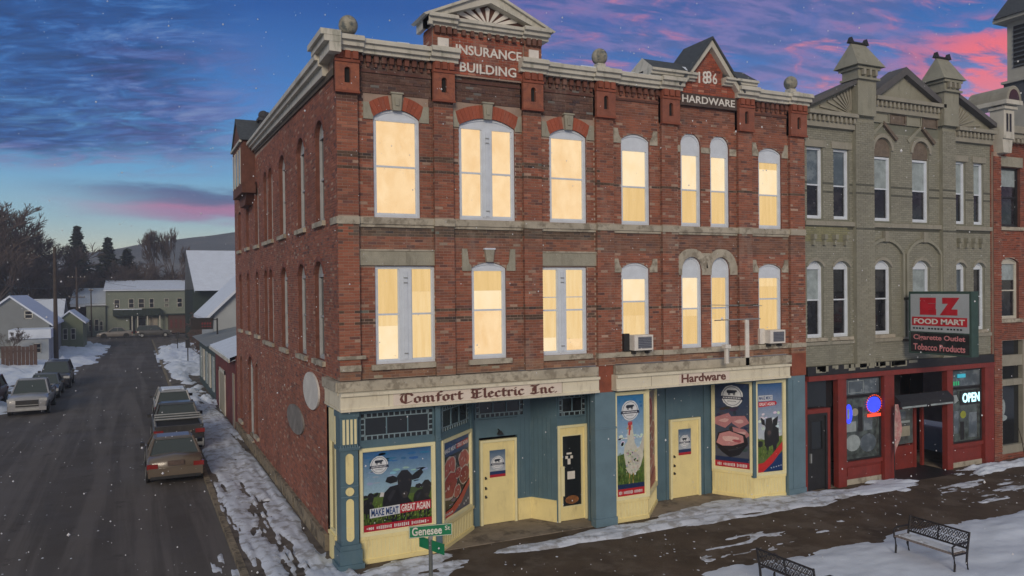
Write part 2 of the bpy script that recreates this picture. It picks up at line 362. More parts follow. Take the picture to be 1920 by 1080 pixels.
# broad-nib blackletter: every stroke is a nib dragged along a polyline
NIB = (.15, .10)
def hull(ps):
    ps = sorted(set(ps))
    def half(ps):
        h = []
        for p in ps:
            while len(h) > 1 and (h[-1][0]-h[-2][0])*(p[1]-h[-2][1])-(h[-1][1]-h[-2][1])*(p[0]-h[-2][0]) <= 0: h.pop()
            h.append(p)
        return h
    a = half(ps); b = half(ps[::-1]); return a[:-1]+b[:-1]
GL = {
 'C': (.92, [[(.75, .95), (.45, 1.0), (.2, .85), (.12, .5), (.2, .18), (.45, 0), (.78, .16)], [(.42, .88), (.42, .12)], [(.75, .95), (.86, .78)], [(.1, .95), (.3, 1.02)]]),
 'E': (.95, [[(.15, .98), (.5, .92), (.85, .98)], [(.3, .95), (.2, .7), (.3, .5), (.3, .15)], [(.52, .9), (.52, .08)], [(.3, .5), (.78, .56)], [(.15, .12), (.5, 0), (.85, .16)]]),
 'I': (.75, [[(.1, .95), (.35, .88), (.65, .98)], [(.42, .9), (.42, .12)], [(.25, .7), (.25, .3)], [(.08, .1), (.35, 0), (.65, .12)]]),
 'o': (.55, [[(.25, .62), (.1, .5), (.1, .14), (.25, 0), (.42, .12), (.42, .5), (.25, .62)]]),
 'm': (.92, [[(.02, .54), (.12, .62), (.12, .08), (.2, 0)], [(.12, .5), (.32, .62), (.4, .5), (.4, .08), (.48, 0)], [(.4, .5), (.6, .62), (.7, .5), (.7, .08), (.8, 0)]]),
 'n': (.62, [[(.02, .54), (.12, .62), (.12, .08), (.2, 0)], [(.12, .5), (.32, .62), (.42, .5), (.42, .08), (.52, 0)]]),
 'f': (.42, [[(.42, .95), (.28, 1.0), (.16, .86), (.16, .0)], [(.02, .6), (.38, .6)]]),
 'r': (.46, [[(.02, .54), (.12, .62), (.12, .08), (.2, 0)], [(.12, .5), (.3, .64), (.4, .52)]]),
 't': (.42, [[(.16, .86), (.16, .1), (.26, 0), (.36, .08)], [(.02, .6), (.38, .6)]]),
 'l': (.32, [[(.04, .92), (.14, 1.0), (.14, .1), (.26, 0)]]),
 'e': (.50, [[(.12, .3), (.4, .44), (.25, .62), (.1, .5), (.1, .14), (.25, 0), (.42, .1)]]),
 'c': (.48, [[(.4, .52), (.25, .62), (.1, .5), (.1, .14), (.25, 0), (.42, .1)]]),
 'i': (.32, [[(.04, .54), (.14, .62), (.14, .1), (.26, 0)], [(.12, .82), (.18, .84)]]),
 '.': (.25, [[(.08, .02), (.13, .03)]]), ' ': (.42, [])}
def blackletter(b, s, u0, u1, z0, z1, wv):
    tot = sum(GL[c][0] for c in s); ku = (u1-u0)/tot; kz = (z1-z0); x = 0
    nib = [(-NIB[0]*.75, -NIB[1]), (NIB[0]*.75, NIB[1]), (-NIB[0]*.55, -NIB[1]*1.35), (NIB[0]*.95, NIB[1]*.65)]
    for c in s:
        for st in GL[c][1]:
            for i in range(len(st)-1):
                wv += .00012
                pts = [(round(st[j][0]+x+a*.62, 4), round(st[j][1]+bb*.62, 4)) for j in (i, i+1) for a, bb in nib]
                b.prism([(u0+p*ku, z0+q*kz) for p, q in hull(pts)], wv, wv+.012)
        x += GL[c][0]
    return b

# ------------------------------------------------------------------ walls of real bricks
def arcR(h, rise): return (h*h+rise*rise)/(2*rise)
def arc_pts(ua, ub, zb, rise, n=10):
    um = (ua+ub)/2; h = (ub-ua)/2; r = arcR(h, rise); a = math.asin(min(1, h/r)) if rise <= h else math.pi-math.asin(min(1, h/r))
    return [(um+r*math.sin(-a+2*a*k/n), zb+rise-r+r*math.cos(-a+2*a*k/n)) for k in range(n+1)]
def half_at(ua, ub, zb, rise, z):
    h = (ub-ua)/2
    if z <= zb: return h
    if rise <= 0 or z >= zb+rise: return 0
    r = arcR(h, rise); return math.sqrt(max(0, r*r-(z-zb+r-rise)**2))
def wall_core(b, u0, u1, z0, z1, ops, w=-.007, reveal=.16, thick=.3):
    us = sorted({u0, u1, *[x for o in ops for x in o[:2] if u0 < x < u1]}); zs = sorted({z0, z1, *[x for o in ops for x in (o[2], o[3]+o[4]) if z0 < x < z1]})
    for i in range(len(us)-1):
        for j in range(len(zs)-1):
            cu = (us[i]+us[i+1])/2; cz = (zs[j]+zs[j+1])/2
            if any(o[0] < cu < o[1] and o[2] < cz < o[3]+o[4] for o in ops): continue
            b.quad((us[i], w, zs[j]), (us[i+1], w, zs[j]), (us[i+1], w, zs[j+1]), (us[i], w, zs[j+1]))
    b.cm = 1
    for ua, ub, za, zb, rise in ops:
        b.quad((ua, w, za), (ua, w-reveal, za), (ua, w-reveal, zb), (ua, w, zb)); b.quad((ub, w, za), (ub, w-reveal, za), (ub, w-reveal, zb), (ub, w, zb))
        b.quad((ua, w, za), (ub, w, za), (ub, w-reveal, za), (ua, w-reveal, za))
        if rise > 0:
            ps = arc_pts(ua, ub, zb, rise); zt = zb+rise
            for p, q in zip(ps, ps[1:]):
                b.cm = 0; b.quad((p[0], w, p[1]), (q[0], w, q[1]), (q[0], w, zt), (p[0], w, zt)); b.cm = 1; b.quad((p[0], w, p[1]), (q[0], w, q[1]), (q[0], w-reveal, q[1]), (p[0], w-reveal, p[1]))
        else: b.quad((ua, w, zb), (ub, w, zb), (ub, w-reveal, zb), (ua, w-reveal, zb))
    b.cm = 0
def brick_tone(rn, k=1., hue=0):
    t = rn.random(); v = rn.uniform(.80, 1.16)*k
    base = (.325, .115, .070) if t < .60 else ((.26, .102, .072) if t < .84 else (.38, .155, .10))
    if t > .955: base = (.17, .075, .065)
    if t < .03: base = (.44, .29, .22)
    return (base[0]*v, base[1]*v, base[2]*v)
BR = []      # candidates (distance, matrix frame, u, z, w, tint)
def lay_bricks(b, u0, u1, z0, z1, ops, tonefn, w=0., skip=(), pitch=.068, L=.213, collect=False, rn=None, recess=None):
    rn = rn or rnd; k = 0; z = z0
    while z+pitch*.8 <= z1+1e-6:
        zm = z+pitch*.45; blk = [(a, c) for a, c, za, zb in skip if za <= zm <= zb]
        for ua, ub, za, zb, rise in ops:
            if za-.02 < zm < zb+rise:
                h = half_at(ua, ub, zb, rise, z+.0 if zm > zb else zm); um = (ua+ub)/2
                if h > 0: blk.append((um-h, um+h))
        blk.sort(); free = []; x = u0
        for a, c in blk:
            if a > x: free.append((x, min(a, u1)))
            x = max(x, c)
        if x < u1: free.append((x, u1))
        for a, c in free:
            u = u0+math.floor((a-u0)/L)*L-(L/2 if k % 2 else 0)
            while u < c:
                s0 = max(u, a); s1 = min(u+L-.010, c)
                if s1-s0 > .03:
                    b.tint = tonefn(u, zm, rn); ww = w+rn.uniform(-.0015, .0035)+(recess(u, zm) if recess else 0)
                    if collect and s1-s0 > L-.012:
                        d = (b.M @ Vector((s0, ww, z))-CAM).length; BR.append((d, b.M, s0, z, ww, b.tint, len(b.f), len(b.v)))
                        if d < BRICK_NEAR: u += L; continue
                    b.brick(s0, s1, w-.012, ww, z, z+pitch-.010)
                u += L
        z += pitch; k += 1
BRICK_NEAR = 0
def window(parent, F, ua, ub, za, zb, rise=0, kind='lit', rail=None, w=-.07, fw=.062, head=0.0, mull=0., pm_=(None, None), sillw=.09, sill=True, arch_fill=None, glass=None, rails=None, light=white):
    """white sash window; parts below it: pane (two), sash, sill"""
    b = B(F); b.box(ua, ua+fw, w-.06, w+.02, za, zb); b.box(ub-fw, ub, w-.06, w+.02, za, zb)
    b.box(ua+fw, ub-fw, w-.06, w+.02, za, za+.07); zt = zb-head
    b.box(ua+fw, ub-fw, w-.06, w+.018, zt-.07, zb)
    if rise > 0:
        b.prism([(ua+.003, zb)]+[(p, q-.004) for p, q in arc_pts(ua+.003, ub-.003, zb, rise)]+[(ub-.003, zb)], w-.06, w-.005)
        ps = arc_pts(ua, ub, zb, rise); qs = arc_pts(ua+fw, ub-fw, zb, max(.02, rise-fw))
        for i in range(len(ps)-1):
            b.add([(ps[i][0], w+.02, ps[i][1]), (ps[i+1][0], w+.02, ps[i+1][1]), (qs[i+1][0], w+.02, qs[i+1][1]), (qs[i][0], w+.02, qs[i][1]),
                   (ps[i][0], w-.02, ps[i][1]), (ps[i+1][0], w-.02, ps[i+1][1]), (qs[i+1][0], w-.02, qs[i+1][1]), (qs[i][0], w-.02, qs[i][1])], [(0, 1, 2, 3), (3, 2, 6, 7)])
    wo = b.build('window', light, parent)
    halves = [(ua+fw, ub-fw)]
    if mull:
        um = (ua+ub)/2; m_ = B(F); m_.box(um-mull/2, um+mull/2, w-.05, w+.035, za+.07, zt-.07)
        m_.box(um-mull*.16, um+mull*.16, w+.035, w+.06, za+.1, zt-.12)
        m_.build('mullion', light, wo)
        for zz in (za+.22, zt-.42, zt-.3):
            k = B(F); k.box(um-.05, um+.05, w+.06, w+.075, zz, zz+.03); k.build('latch', steel, wo)
        halves = [(ua+fw, um-mull/2), (um+mull/2, ub-fw)]
    rail = rail or (za+zt)/2
    for hi, (a, c) in enumerate(halves):
        s = B(F)
        s.box(a, a+.03, w-.05, w-.002, za+.07, zt-.07); s.box(c-.03, c, w-.05, w-.002, za+.07, zt-.07)
        s.box(a+.03, c-.03, w-.05, w-.002, rail-.02, rail+.025); s.box(a+.03, c-.03, w-.05, w-.002, za+.07, za+.11)
        if rails:
            for zz in rails: s.box(a+.03, c-.03, w-.05, w-.01, zz-.012, zz+.012)
        s.build('sash', light, wo)
        top, bot = pm_[0], pm_[1]
        if isinstance(top, list): top = top[hi]
        if isinstance(bot, list): bot = bot[hi]
        for mt_, z0_, z1_, dw in ((top, rail, zt-.07, 0), (bot, za+.07, rail, -.012)):
            if isinstance(mt_, tuple):      # (upper shade material, lower material, split)
                zs_ = z0_+(z1_-z0_)*mt_[2]
                p = B(F); p.box(a, c, w-.045+dw, w-.035+dw, zs_, z1_); p.build('blind', mt_[0], wo)
                p = B(F); p.box(a, c, w-.045+dw, w-.035+dw, z0_, zs_-.001); p.build('pane', mt_[1], wo)
            else:
                p = B(F); p.box(a, c, w-.045+dw, w-.035+dw, z0_, z1_); p.build('pane', mt_, wo)
    if sill:
        s = B(F); s.box(ua-.12, ub+.12, -.14, sillw, za-.13, za-.004); so_ = s.build('sill', stone_belt, wo)
    return wo

# ================================================================== MAIN BRICK BUILDING
bldg = thing('commercial_building', (0, 0, 0), 'three-storey red brick corner building with lit windows, white cornice and INSURANCE BUILDING lettering', 'building')
W3 = [(.90, 2.06), (3.10, 4.65), (5.67, 6.80), (7.92, 8.87), (9.96, 10.68), (11.03, 11.74), (12.88, 13.80)]
W2 = [(.90, 2.43), (3.40, 4.36), (5.27, 6.78), (7.90, 8.83), (9.95, 10.68), (11.02, 11.73), (12.85, 13.77)]
ops3 = [(W3[0][0], W3[0][1], 8.27, 10.66, .22), (W3[1][0], W3[1][1], 8.27, 10.64, .22), (W3[2][0], W3[2][1], 8.27, 10.58, .20),
        (W3[3][0], W3[3][1], 8.27, 10.62, .18), (W3[4][0], W3[4][1], 8.27, 10.62, .355), (W3[5][0], W3[5][1], 8.27, 10.62, .35), (W3[6][0], W3[6][1], 8.27, 10.56, .18)]
ops2 = [(W2[0][0], W2[0][1], 4.74, 7.10, 0), (W2[1][0], W2[1][1], 4.74, 7.05, .15), (W2[2][0], W2[2][1], 4.74, 7.08, 0),
        (W2[3][0], W2[3][1], 4.74, 7.04, .17), (W2[4][0], W2[4][1], 4.74, 7.03, .36), (W2[5][0], W2[5][1], 4.74, 7.03, .355), (W2[6][0], W2[6][1], 4.74, 7.03, .16)]
PIL = [(0, .50), (2.40, 2.90), (4.85, 5.37), (7.06, 7.60), (9.22, 9.77), (12.0, 12.52), (14.05, 14.65)]
RE = 20.5     # rear end of the side wall
def tone_front(u, z, rn):
    t = brick_tone(rn)
    k = 1
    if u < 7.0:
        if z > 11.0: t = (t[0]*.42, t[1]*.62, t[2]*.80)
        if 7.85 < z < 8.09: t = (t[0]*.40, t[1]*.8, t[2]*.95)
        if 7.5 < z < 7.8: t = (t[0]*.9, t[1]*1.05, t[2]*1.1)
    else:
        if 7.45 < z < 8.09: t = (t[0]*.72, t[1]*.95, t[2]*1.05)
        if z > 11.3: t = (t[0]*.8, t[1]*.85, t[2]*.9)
    for zz, hh in (((9.42, .05), (9.72, .05)) if u < 7 else ((9.33, .05),)):
        if abs(z-zz) < hh: t = (t[0]*.35, t[1]*.6, t[2]*.7)
    for zz, hh in (((5.78, .05), (6.02, .05)) if u < 7 else ((5.94, .05),)):
        if abs(z-zz) < hh: t = (t[0]*.35, t[1]*.6, t[2]*.7)
    if z < 4.72: t = (t[0]*.95, t[1]*1.35, t[2]*1.35)
    return t
def recess_front(u, z):
    for zz in ((9.42, 9.72, 5.78, 6.02) if u < 7 else (9.33, 5.94)):
        if abs(z-zz) < .05: return -.006
    if u < 7 and z > 11.0: return .003+(.012 if int(z/.078) % 3 == 0 else 0)
    return 0
wb = B(FRONT); wall_core(wb, 0, 14.65, 4.40, 12.15, ops3+ops2)
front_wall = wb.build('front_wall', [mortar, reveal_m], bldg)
wb = B(SIDE); sideops = []
S3 = [(1.3, 2.3, 8.27, 10.5, .35), (3.75, 4.85, 8.27, 10.5, .35), (6.85, 7.95, 8.3, 10.5, .35), (9.35, 10.2, 8.3, 10.5, .3), (10.5, 11.35, 8.3, 10.5, .3), (12.75, 13.7, 8.3, 10.45, .3), (15.55, 16.4, 8.35, 10.0, .1), (18.25, 19.15, 8.35, 10.0, .1)]
S2 = [(1.5, 2.6, 4.75, 6.95, .35), (3.8, 4.9, 4.72, 6.95, .35), (6.7, 7.8, 4.72, 6.95, .35), (9.45, 10.3, 4.75, 7.0, .3), (10.6, 11.45, 4.75, 7.0, .3), (12.8, 13.7, 4.85, 7.0, .3), (15.5, 16.35, 4.88, 7.0, .3), (18.1, 19.0, 4.85, 7.0, .3)]
S1 = [(13.45, 14.3, .85, 3.5, .2), (14.85, 16.4, .5, 3.45, .4), (18.4, 19.3, .75, 3.4, .25)]
S2[6] = (15.5, 16.35, 4.88, 7.0, .3)
wall_core(wb, 0, RE, 4.40, 12.15, S3+S2); wall_core(wb, 1.4, RE, 0, 4.40, S1)
wb.M = ID
wb.quad((0, RE, 0), (14.65, RE, 0), (14.65, RE, 12.1), (0, RE, 12.1))
wb.quad((.02, .02, 12.10), (14.6, .02, 12.10), (14.6, RE-.02, 11.9), (.02, RE-.02, 11.9))
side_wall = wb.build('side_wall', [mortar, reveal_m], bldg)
rf = B(); rf.box(.3, 14.4, .4, RE-.3, 12.16, 12.24); rf.build('roof', snow, bldg)
# front bricks
skipP = [(a-.001, c+.001, 4.40, 12.15) for a, c in PIL]
# the arches over the three left windows are separate voussoirs
VOUS = [(W3[0], 10.66, .22), (W3[1], 10.64, .22), (W3[2], 10.58, .20)]
skipA = []
for (a, c), zb, rise in VOUS: skipA.append((a-.24, c+.24, zb-.08, zb+rise+.33))
ban = [(.47, 2.57, 7.10, 7.47), (5.12, 7.06, 7.10, 7.47)]
skipB = [(0, 14.65, 8.08, 8.27)]
BRICK_NEAR = 0
fb = B(FRONT); sb = B(SIDE)
def near_key():
    ds = []
    for b_, args in jobs: pass
BRICK_NEAR = 18.93
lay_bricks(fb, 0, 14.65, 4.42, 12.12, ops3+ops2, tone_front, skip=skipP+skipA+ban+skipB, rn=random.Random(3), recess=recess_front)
pb = B(FRONT)
for i, (a, c) in enumerate(PIL):
    pcore = B(FRONT); pcore.box(a+.004, c-.004, -.01, .113, 4.40, 12.10); pcore.build('pilaster', mortar, bldg)
    z_top = 11.16
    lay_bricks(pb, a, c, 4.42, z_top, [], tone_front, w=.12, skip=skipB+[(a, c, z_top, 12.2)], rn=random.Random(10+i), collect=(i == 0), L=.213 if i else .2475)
    # side returns of the pilaster in brick
    for uu, sgn in ((a, -1), (c, 1)):
        z = 4.42; kk = 0
        while z < z_top-.05:
            if not (8.06 < z < 8.26):
                pb.tint = tone_front(a, z, rnd); x0, x1 = (uu-.004, uu+.001) if sgn < 0 else (uu-.001, uu+.004)
                pb.box(x0, x1, .005 if kk % 2 else .03, .116, z, z+.058)
            z += .068; kk += 1
def tone_side(u, z, rn):
    t = brick_tone(rn, 1.0)
    if u < .5: t = tuple(x*1.02 for x in t)
    return t
lay_bricks(sb, -.12, .5, 4.42, 11.16, [], tone_side, w=.004, rn=random.Random(31), collect=True)
lay_bricks(sb, .5, RE, 4.42, 11.7, S3+S2, tone_side, rn=random.Random(32))
lay_bricks(sb, 0, .5, 11.16, 11.7, [], tone_side, rn=random.Random(34))
lay_bricks(sb, 1.4, RE, .40, 4.42, S1, tone_side, rn=random.Random(33))
fb.build('brick_courses', brick, front_wall, kind='stuff', tint=True)
pb.build('pilaster_bricks', brick, front_wall, kind='stuff', tint=True)
sb.build('side_brick_courses', brick, side_wall, kind='stuff', tint=True)
# the 300 nearest bricks one by one
sel = sorted([q for q in BR if q[0] < BRICK_NEAR], key=lambda q: q[0])
rest = B(); shared = {}
for j, (d, M, u, z, ww, tint, *_r) in enumerate(sel):
    Lk = .2375 if M == FRONT else .203
    if j >= 300:
        rest.M = M; rest.tint = tint; rest.brick(u, u+Lk, ww-.014, ww, z, z+.058); continue
    key = (M == FRONT, j % 12)
    if key not in shared:
        t_ = B(M); t_.tint = tint; t_.brick(0, Lk, -.014, 0, 0, .058); o = t_.build('brick', brick, front_wall if M == FRONT else side_wall, tint=True); shared[key] = o.data
    else:
        o = bpy.data.objects.new('brick', shared[key]); C.objects.link(o); o.parent = front_wall if M == FRONT else side_wall
    o.location = M @ Vector((u, ww, z))
if rest.v: rest.build('quoin_bricks', brick, front_wall, kind='stuff', tint=True)

# arch voussoirs, impost stones, keystones
for (a, c), zb, rise in VOUS:
    um = (a+c)/2; h = (c-a)/2; r = arcR(h, rise); al = math.asin(h/r); th = .33
    vb = B(FRONT); n = int((c-a)/.085); 
    for k in range(n):
        a0 = -al+2*al*k/n; a1 = -al+2*al*(k+1)/n-.004/r
        if abs((a0+a1)/2) < .125/r: continue
        zc = zb+rise-r
        P0 = [(um+rr*math.sin(t), zc+rr*math.cos(t)) for rr, t in ((r, a0), (r, a1), (r+th, a1), (r+th, a0))]
        v = rnd.uniform(.88, 1.1); vb.tint = (.37*v, .095*v, .052*v); vb.prism(P0, -.01, .012)
    vo = vb.build('arch_voussoirs', brick, front_wall, kind='stuff', tint=True)
    for sgn, e in ((-1, a), (1, c)):
        s = B(FRONT); 
        s.prism([(e+sgn*.24, zb-.06), (e+sgn*.005, zb-.06), (e-sgn*.005, zb+.02), (e+sgn*.04, zb+.10), (e+sgn*.10, zb+.34), (e+sgn*.24, zb+.34)], -.01, .03)
        s.build('impost_stone', stone, front_wall)
    k = B(FRONT); zk = zb+rise
    k.prism([(um-.10, zk-.03), (um+.10, zk-.03), (um+.135, zk+.36), (um-.135, zk+.36)], -.01, .075)
    ko = k.build('keystone', stone, front_wall)
    k = B(FRONT); k.prism([(um-.045, zk+.08), (um+.045, zk+.08), (um+.06, zk+.26), (um-.06, zk+.26)], .075, .10); k.box(um-.16, um+.16, .0, .10, zk+.36, zk+.40); k.build('keystone_boss', stone, ko) if False else k.build('keystone_cap', stone, front_wall)
# stone lintels
for a, c in ((.50, 2.56), (5.13, 7.06)):
    s = B(FRONT); s.box(a, c, -.01, .055, 7.115, 7.455); s.build('stone_lintel', stone, front_wall)
    s = B(FRONT); s.box(a-.02, c+.0, -.01, .075, 7.457, 7.50); s.build('lintel_cap', stone_belt, front_wall)
def imposts(a, c, zb, mat_, dz=.34, wv=.035):
    for sgn, e in ((-1, a), (1, c)):
        s = B(FRONT); s.prism([(e+sgn*.26, zb-.10), (e+sgn*.01, zb-.10), (e+sgn*.01, zb+.02), (e+sgn*.08, zb+.12), (e+sgn*.12, zb+dz), (e+sgn*.26, zb+dz)], -.01, wv); s.build('impost_stone', mat_, front_wall)
imposts(*W2[1], 7.08, stone, .46)
k = B(FRONT); k.prism([(3.79, 7.21), (3.97, 7.21), (4.01, 7.52), (3.75, 7.52)], -.01, .09); k.build('keystone', stone, front_wall)
k = B(FRONT); k.box(3.73, 4.03, -.01, .10, 7.52, 7.56); k.build('snow_cap', snow, front_wall)
for i, zb in ((3, 10.62), (6, 10.56)):
    imposts(*W3[i], zb, stone_belt, .30)
for i, zb in ((3, 7.04), (6, 7.03)): imposts(*W2[i], zb, stone_belt, .28)
# stone hood of the paired arches on the second floor
hd = B(FRONT); A_ = arc_pts(W2[4][0], W2[4][1], 7.03, .36, 12); A2 = arc_pts(W2[5][0], W2[5][1], 7.03, .355, 12)
O1 = arc_pts(W2[4][0]-.24, W2[4][1]+.2, 7.06, .57, 12); O2 = arc_pts(W2[5][0]-.2, W2[5][1]+.24, 7.06, .57, 12)
for I_, O_ in ((A_, O1), (A2, O2)):
    for i in range(12): hd.prism([I_[i], I_[i+1], (O_[i+1][0], min(O_[i+1][1], 7.62)), (O_[i][0], min(O_[i][1], 7.62))], -.01, .05)
hd.box(W2[4][0]-.26, W2[4][0]-.005, -.01, .046, 6.86, 7.14); hd.box(W2[5][1]+.005, W2[5][1]+.26, -.01, .046, 6.86, 7.14); hd.box(W2[4][1]+.005, W2[5][0]-.005, -.01, .046, 6.86, 7.5)
split_build(hd, 'arch_hood', stone_belt, front_wall)
s = B(FRONT); s.box(9.77, 9.95, -.01, .03, 10.40, 10.60); s.box(10.69, 11.02, -.01, .03, 10.42, 10.58); s.box(11.75, 12.0, -.01, .03, 10.40, 10.60); split_build(s, 'impost_band', stone_belt, front_wall)
# belt courses (one stone per stretch between pilasters) and blocks on the pilasters
edges = [(PIL[i][1], PIL[i+1][0]) for i in range(6)]
for a, c in edges:
    s = B(FRONT); s.box(a, c, -.02, .085, 8.10, 8.255); s.box(a, c, -.02, .05, 8.03, 8.10); split_build(s, 'belt_course', stone_belt, front_wall)
for a, c in PIL:
    s = B(FRONT); s.box(a-.01, c+.01, -.02, .15, 8.08, 8.26); s.build('belt_block', stone_belt, front_wall)
s = B(SIDE); s.box(-.149, .56, -.02, .035, 8.09, 8.255); s.build('belt_block', stone_belt, side_wall)
for z0_, z1_ in ((4.90, 4.98), (4.62, 4.76)):
    s = B(FRONT); s.box(-.03 if z0_ > 4.8 else 0, .62 if z0_ > 4.8 else .50, .02, .17, z0_, z1_); split_build(s, 'quoin_stone', stone_belt, front_wall)
# sill course of the right half
for a, c in ((7.60, 9.22), (9.77, 12.0), (12.52, 14.05)):
    s = B(FRONT); s.box(a, c, -.02, .09, 4.60, 4.735); s.build('sill_course', stone_belt, front_wall)
for a, c in PIL[3:]:
    s = B(FRONT); s.box(a-.01, c+.01, .0, .14, 4.60, 4.735); s.build('sill_block', stone_belt, front_wall)
# windows
L1, L2 = warm, warm
window(bldg, FRONT, *W3[0], 8.27, 10.66, .22, pm_=(warm, warm), head=.0, rail=9.50, sill=False)
window(bldg, FRONT, *W3[1], 8.27, 10.64, .22, pm_=(warm, warm), mull=.26, rail=9.46, sill=False)
window(bldg, FRONT, *W3[2], 8.27, 10.58, .20, pm_=(warm, warm), rail=9.45, sill=False)
window(bldg, FRONT, *W3[3], 8.27, 10.62, .18, pm_=(warm_pale, warm_deep), head=.22, rail=9.33, sill=False)
window(bldg, FRONT, *W3[4], 8.27, 10.62, .35, pm_=(warm_pale, warm_deep), head=.22, rail=9.33, sill=False)
window(bldg, FRONT, *W3[5], 8.27, 10.62, .345, pm_=(warm_pale, warm_deep), head=.22, rail=9.33, sill=False)
window(bldg, FRONT, *W3[6], 8.27, 10.56, .18, pm_=((warm_deep, warm_pale, .8), warm_deep), head=.20, rail=9.30, sill=False)
window(bldg, FRONT, *W2[0], 4.74, 7.10, 0, pm_=([warm_deep, (warm_deep, warm_cur, .5)], [(warm_cur, warm_pale, .75), warm_cur]), mull=.30, rail=5.93)
window(bldg, FRONT, *W2[1], 4.74, 7.05, .15, pm_=((warm_deep, warm_pale, .5), warm), rail=5.98)
window(bldg, FRONT, *W2[2], 4.74, 7.08, 0, pm_=(warm_cur, [(warm_cur, warm_pale, .35), (warm_cur, warm, .3)]), mull=.24, rail=5.93, rails=[6.28])
window(bldg, FRONT, *W2[3], 4.74, 7.04, .17, pm_=(warm_pale, (warm_deep, warm_cur, .7)), head=.22, rail=6.12, sill=False)
window(bldg, FRONT, *W2[4], 4.74, 7.03, .36, pm_=(warm_pale, (warm_cur, warm_deep, .8)), head=.18, rail=5.88, sill=False)
window(bldg, FRONT, *W2[5], 4.74, 7.03, .355, pm_=(warm_deep, (warm_deep, warm_cur, .7)), head=.18, rail=5.88, sill=False)
window(bldg, FRONT, *W2[6], 4.74, 7.03, .16, pm_=((warm_cur, warm_deep, .6), warm_deep), head=.2, rail=6.12, sill=False)
for k, (a, c, za, zb, rise) in enumerate(S3+S2+S1):
    window(bldg, SIDE, a, c, za, zb, rise, pm_=(glass_dn, glass_dn), w=-.13, fw=.05, light=side_frame)
    if rise > .25:
        n = 13; ps = arc_pts(a, c, zb, rise, n); qs = arc_pts(a-.12, c+.12, zb, rise+.12, n); vb = B(SIDE)
        for i in range(n):
            v = rnd.uniform(.7, 1.05); vb.tint = (.24*v, .08*v, .055*v); vb.prism([ps[i], ps[i+1], qs[i+1], qs[i]], 0, .016)
        vb.build('arch_voussoirs', brick, side_wall, kind='stuff', tint=True)
# ---- cornice
cb = B(FRONT)
def cornice_run(b, a, c, z, out, k=1.):
    b.box(a, c, -.1, out*.55, z, z+.09*k); b.box(a, c, -.1, out*.8, z+.09*k, z+.20*k); b.box(a, c, -.1, out, z+.20*k, z+.27*k); b.box(a, c, -.1, out*.93, z+.27*k, z+.31*k)
for a, c in edges:
    if (a, c) in (edges[1], edges[4]): continue
    b_ = B(FRONT); cornice_run(b_, a-.12, c+.12, 12.10, .34); b_.build('cornice', trim, bldg)
for i, (a, c) in enumerate(PIL):
    b_ = B(FRONT); cornice_run(b_, a-.12, c+.12, 12.10, .42, 1.08); o = b_.build('cornice_block', trim, bldg)
b_ = B(SIDE); b_.box(-.46, .95, -.05, .22, 11.98, 12.2); b_.box(-.47, 1.0, -.05, .34, 12.2, 12.34); b_.box(-.48, 1.05, -.05, .42, 12.34, 12.47); b_.build('cornice_return', trim, bldg)
gt = B(SIDE)
def slab(b, y0, y1, w0, w1, za0, za1, zb0, zb1):
    b.add([(y0, w0, za0), (y0, w1, za0), (y0, w1, za1), (y0, w0, za1), (y1, w0, zb0), (y1, w1, zb0), (y1, w1, zb1), (y1, w0, zb1)], [(0, 1, 2, 3), (4, 7, 6, 5), (0, 4, 5, 1), (1, 5, 6, 2), (2, 6, 7, 3), (3, 7, 4, 0)])
slab(gt, .70, 13.4, -.02, .14, 11.70, 11.92, 11.95, 12.05); slab(gt, .70, 13.4, -.02, .24, 11.92, 12.06, 12.05, 12.14); slab(gt, .70, 13.4, -.02, .32, 12.06, 12.20, 12.14, 12.24)
gt.build('eaves_gutter', trim, bldg)
slab(gt := B(SIDE), .0, 13.4, -.04, .05, 11.55, 11.72, 11.84, 11.96); gt.build('eaves_shade_strip', pm('eaves_shade_paint', (.10, .08, .06), .8), bldg)  # dark strip painting the shade beneath the gutter
for i in (0, 2, 3, 5):
    a, c = edges[i]; u = a
    while u < c-.2:
        e = min(c, u+rnd.uniform(.3, .9)); s = B(FRONT); h_ = rnd.uniform(.012, .04); s.prism([(u, 12.411), (e, 12.411), (e-.05, 12.411+h_), (u+.06, 12.411+h_*.8)], -.05, rnd.uniform(.24, .31)); s.build('ledge_snow', snow, bldg); u = e+rnd.choice((0, .05, .5))
# corbel table below the cornice
for i, (a, c) in enumerate(edges):
    if i == 4: continue
    d = B(FRONT); n = int((c-a)/.19)
    for k in range(n):
        u = a+(c-a)*(k+.5)/n; v = rnd.uniform(.5, .9); d.tint = (.22*v, .085*v, .06*v); d.box(u-.055, u+.055, -.01, .10, 11.93, 12.10); d.box(u-.03, u+.03, -.01, .055, 11.83, 11.93)
    d.tint = (.12, .05, .04); d.box(a, c, -.01, .035, 11.70, 11.76)
    d.build('corbel_table', brick, front_wall, kind='stuff', tint=True)
